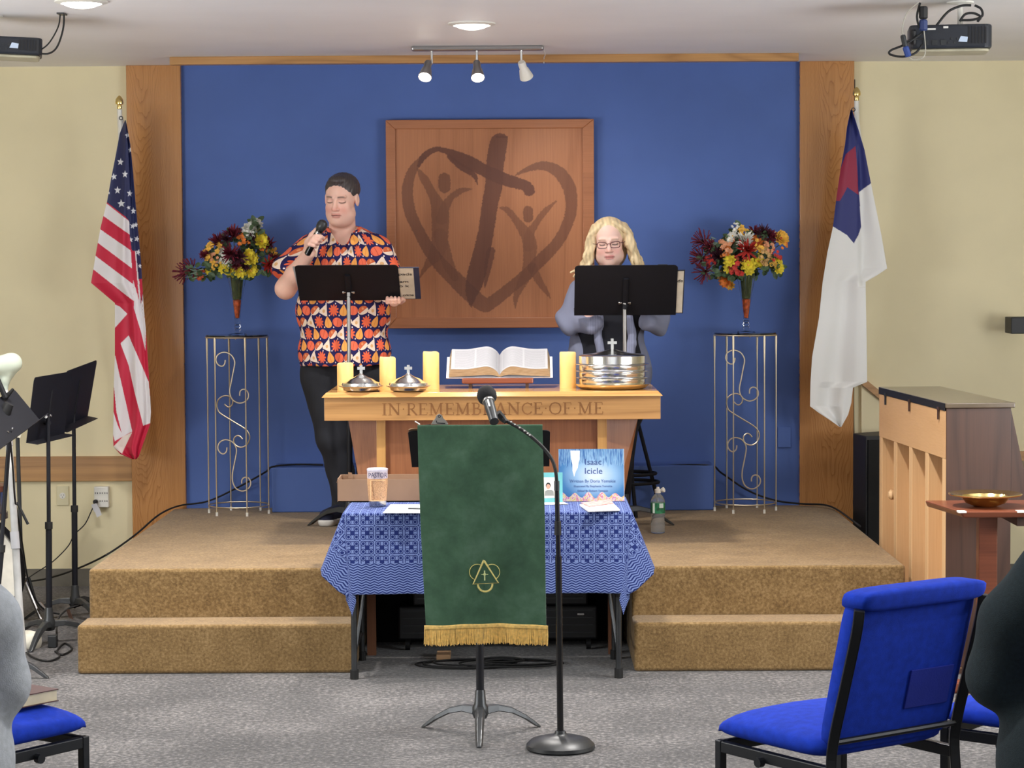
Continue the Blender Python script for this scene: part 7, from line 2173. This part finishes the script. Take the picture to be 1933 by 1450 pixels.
# black top
S_ = SDF(wp(1075, 770, -0.25), wp(1225, 520, 0.15), 0.006)
S_.ell(wp(1149, 600, 0.0), (0.17, 0.135, 0.20), 0)
S_.ell(wp(1150, 690, 0.0), (0.175, 0.15, 0.20), 0.05)
S_.cap(wp(1149, 500, -0.03), wp(1149, 535, -0.02), 0.06, 0.068, 0.006, 'sub')
V, Fc = S_.mesh()
obj('black_top', (V, Fc), plain('black_knit', (22, 24, 34), 0.9), wom, True, ang=0)
# cardigan: shoulders, sleeves and two hanging fronts
S_ = SDF(wp(1035, 800, -0.34), wp(1285, 500, 0.26), 0.0042)
S_.ell(wp(1149, 590, 0.04), (0.205, 0.135, 0.20), 0)
S_.ell(wp(1147, 700, 0.03), (0.215, 0.155, 0.26), 0.06)
S_.ell(wp(1147, 765, 0.03), (0.225, 0.160, 0.14), 0.05)
S_.cap(wp(1104, 543, 0.02), wp(1194, 543, 0.02), 0.066, 0.066, 0.04)
S_.chain([wp(1099, 552, 0.01), wp(1077, 597, -0.03), wp(1083, 608, -0.06), wp(1118, 614, -0.15)], [0.066, 0.062, 0.060, 0.047], 0.02)
S_.chain([wp(1203, 552, 0.01), wp(1240, 598, -0.02), wp(1243, 608, -0.05), wp(1222, 608, -0.15)], [0.066, 0.062, 0.060, 0.047], 0.02)
# open front
for (a, b, r0, r1) in ((wp(1150, 515, -0.17), wp(1158, 600, -0.20), 0.050, 0.066), (wp(1158, 600, -0.20), wp(1160, 800, -0.20), 0.066, 0.072)):
    S_.cap(a, b, r0, r1, 0.006, 'sub')
S_.cap(wp(1149, 500, -0.02), wp(1149, 530, -0.02), 0.07, 0.072, 0.006, 'sub')
S_.chain([wp(1126, 528, -0.07), wp(1126, 600, -0.125), wp(1135, 680, -0.145), wp(1133, 760, -0.15)], [0.018, 0.022, 0.024, 0.026], 0.008)
S_.chain([wp(1176, 528, -0.07), wp(1186, 600, -0.125), wp(1194, 650, -0.145), wp(1184, 760, -0.15)], [0.018, 0.024, 0.028, 0.026], 0.008)
S_.cap(wp(1126, 528, -0.07), wp(1172, 514, 0.02), 0.020, 0.022, 0.01)
S_.cap(wp(1176, 528, -0.07), wp(1180, 506, -0.02), 0.020, 0.022, 0.01)
S_.plane(wp(1150, 790, 0), (0, 0, -1), 0.004)
S_.noise(lambda x, y, z: 0.012 * np.sin(x * 40 + 3 * np.sin(z * 9)) * np.sin(z * 10 + x * 12 + 1) * (z < 1.66) + 0.0012 * np.sin(x * 420) * (np.abs(x - 0.455) < 0.14))
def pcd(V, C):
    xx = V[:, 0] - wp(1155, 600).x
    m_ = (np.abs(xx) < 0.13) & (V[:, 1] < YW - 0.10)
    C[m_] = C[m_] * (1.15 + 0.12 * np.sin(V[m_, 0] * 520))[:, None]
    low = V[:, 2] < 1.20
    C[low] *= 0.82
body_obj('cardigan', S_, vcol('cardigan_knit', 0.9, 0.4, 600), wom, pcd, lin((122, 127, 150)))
# legs in dark trousers and shoes, behind the communion table
S_ = SDF(wp(1070, 985, -0.2), wp(1225, 760, 0.2), 0.008)
S_.cap(wp(1120, 775, 0.02), wp(1176, 775, 0.02), 0.11, 0.11, 0)
S_.chain([wp(1120, 790, 0.02), wp(1124, 880, 0.0), wp(1126, 965, 0.03)], [0.085, 0.062, 0.05], 0.02)
S_.chain([wp(1176, 790, 0.02), wp(1172, 880, 0.0), wp(1170, 965, 0.03)], [0.085, 0.062, 0.05], 0.02)
S_.cap((wp(1126, 965).x, YW + 0.03, PZ + 0.036), (wp(1122, 965).x, YW - 0.15, PZ + 0.032), 0.036, 0.032, 0.01)
S_.cap((wp(1170, 965).x, YW + 0.03, PZ + 0.036), (wp(1174, 965).x, YW - 0.15, PZ + 0.032), 0.036, 0.032, 0.01)
V, Fc = S_.mesh()
obj('trousers', (V, Fc), plain('dark_trousers', (26, 28, 38), 0.9), wom, True, ang=0)

# ---------- two seated people cut off by the frame
def seated(cx, cy, face, skin, cloth, legc, hairc, lab, sgn, elbow_out, bump, shl=1.0, sz=1.0):
    """cx, cy: centre of the seat; face: heading in degrees (0 = +Y); the arm on side sgn (+1 right) is the one in view"""
    Rz_ = Matrix.Rotation(radians(face), 3, 'Z')
    q = lambda x, y, z: Vector((cx, cy, 0)) + Rz_ @ Vector((x, y, z))
    t = thing('person', lab, 'person', (cx, cy, 0))
    lo = Vector((cx - 0.75, cy - 0.75, 0.0)); hi = Vector((cx + 0.75, cy + 0.75, 1.48))
    # body: head, neck, hands in one skin
    S_ = SDF(lo + Vector((0, 0, .4)), hi, 0.008)
    h = Head(q(0, 0.0, 1.28), Matrix.Rotation(radians(face + 180), 3, 'Z') @ rotm(0, 12, 0), 1.0, 1.0)
    h.build(S_, 1.1)
    S_.cap(q(0, -0.03, 1.20), q(0, -0.07, 1.08), 0.055, 0.065, 0.03)
    S_.ell(q(0, -0.08, 0.82), (0.17, 0.12, 0.28), 0.05, R=[[Rz_[i][j] for j in range(3)] for i in range(3)])
    for s in (-1, 1):
        sh_, e_, w_ = q(s * .19, -.08, 1.03), q(s * (elbow_out if s == sgn else .27), -.02, .76), q(s * .10, .24, .68)
        S_.chain([sh_, e_, w_], [.05, .042, .028], .02)
        pc = q(s * .06, .29, .67)
        kn = [pc + Rz_ @ Vector((-s * (.012 + .0) , .03, .024 - .017 * i)) for i in range(4)]
        hand(S_, w_, pc, kn, [[k_ + Rz_ @ Vector((-s * .02, .02, 0)), k_ + Rz_ @ Vector((-s * .04, .01, 0)), k_ + Rz_ @ Vector((-s * .045, -.012, 0))] for k_ in kn],
             [pc + Rz_ @ Vector((0, 0, .02)), pc + Rz_ @ Vector((-s * .02, .02, .04)), pc + Rz_ @ Vector((-s * .035, .03, .035))], 0.009)
    V, Fc = S_.mesh(); C = np.zeros((len(V), 3)); C[:] = skin
    obj('body', (V, Fc), SKINV, t, True, cols=C, ang=0)
    S_ = SDF(lo + Vector((0, 0, 1.0)), hi, 0.007)
    h.ell(S_, 0, -.020, .052, .086, .102, .088, 0); h.ell(S_, 0, -.06, -.03, .075, .05, .07, .02)
    h.ell(S_, 0, .12, -.01, .075, .07, .09, .006, 'sub')
    V, Fc = S_.mesh(); obj('hair', (V, Fc), hairc, t, True, ang=0)
    # loose top with a long sleeve
    S_ = SDF(lo + Vector((0, 0, .30)), hi, 0.007)
    RR = [[Rz_[i][j] for j in range(3)] for i in range(3)]
    S_.ell(q(0, -.08, .86), (.215, .165, .26), 0, R=RR); S_.ell(q(0, -.05, .62), (.235, .20, .20), .08, R=RR)
    S_.cap(q(-.17, -.08, 1.05), q(.17, -.08, 1.05), .075, .075, .05)
    for s in (-1, 1):
        eo = elbow_out if s == sgn else .27
        S_.chain([q(s * .18, -.08, 1.04), q(s * (.21 + (eo - .2) * .6), -.06, .90), q(s * eo, -.02, .755), q(s * .13, .21, .685)], [.080 * shl, .086 * shl, .072 * shl, .050], .025)
    S_.cap(q(0, -.03, 1.24), q(0, -.06, 1.11), .06, .07, .01, 'sub')
    S_.ell(q(sgn * .10, -.04, .56), (.235, .20, .26), .06, R=RR)
    S_.plane(q(0, 0, .38), (0, 0, -1), 0.01)
    S_.noise(lambda x, y, z: bump * (0.006 * np.sin(x * 34 + 2.5 * np.sin(z * 5 + y * 5)) * np.sin(x * 11 - z * 7 + y * 12)))
    V, Fc = S_.mesh(); V = smoothV(V, Fc, 1)
    obj('top', (V, Fc), cloth, t, True, ang=0)
    # legs
    S_ = SDF(lo, hi - Vector((0, 0, .6)), 0.009)
    S_.ell(q(0, -.08, .575), (.19, .15, .10), 0, R=RR)
    for s in (-1, 1):
        S_.chain([q(s * .10, -.05, .565), q(s * .13, .38, .545), q(s * .13, .40, .10)], [.085, .065, .045], .03)
        S_.cap(q(s * .13, .39, .045), q(s * .14, .55, .04), .042, .036, .02)
    V, Fc = S_.mesh(); obj('trousers', (V, Fc), legc, t, True, ang=0)
    return t
PALE = plain('pale_grey_fleece', (172, 178, 186), 0.95, var=0.05, scale=60, bump=0.4, bscale=300)
DKGR = plain('dark_green_knit', (24, 38, 44), 0.95, var=0.12, scale=120, bump=0.5, bscale=400)
# their rows stand nearer to the viewer than the empty chairs
LX, LY = P(60, 1285, 5.45).x - 0.385, 5.50
seated(LX, LY, 0, lin((220, 170, 150)), PALE, plain('grey_trousers', (70, 72, 80), 0.9), plain('hair_brown', (96, 70, 54), 0.6), 'seated person in a pale grey fleece top cut off by the left edge', 1, .30, 1.0, 1.0)
RX, RY = P(1825, 1290, 5.45).x + 0.405, 5.50
seated(RX, RY, 0, lin((206, 160, 140)), DKGR, plain('navy_trousers', (26, 32, 50), 0.9), plain('hair_dark_brown', (54, 42, 38), 0.6), 'seated person in a dark green knit top cut off by the right edge', -1, .32, 0.8, 1.05)
ch3.location = (LX, LY - 0.02, 0)
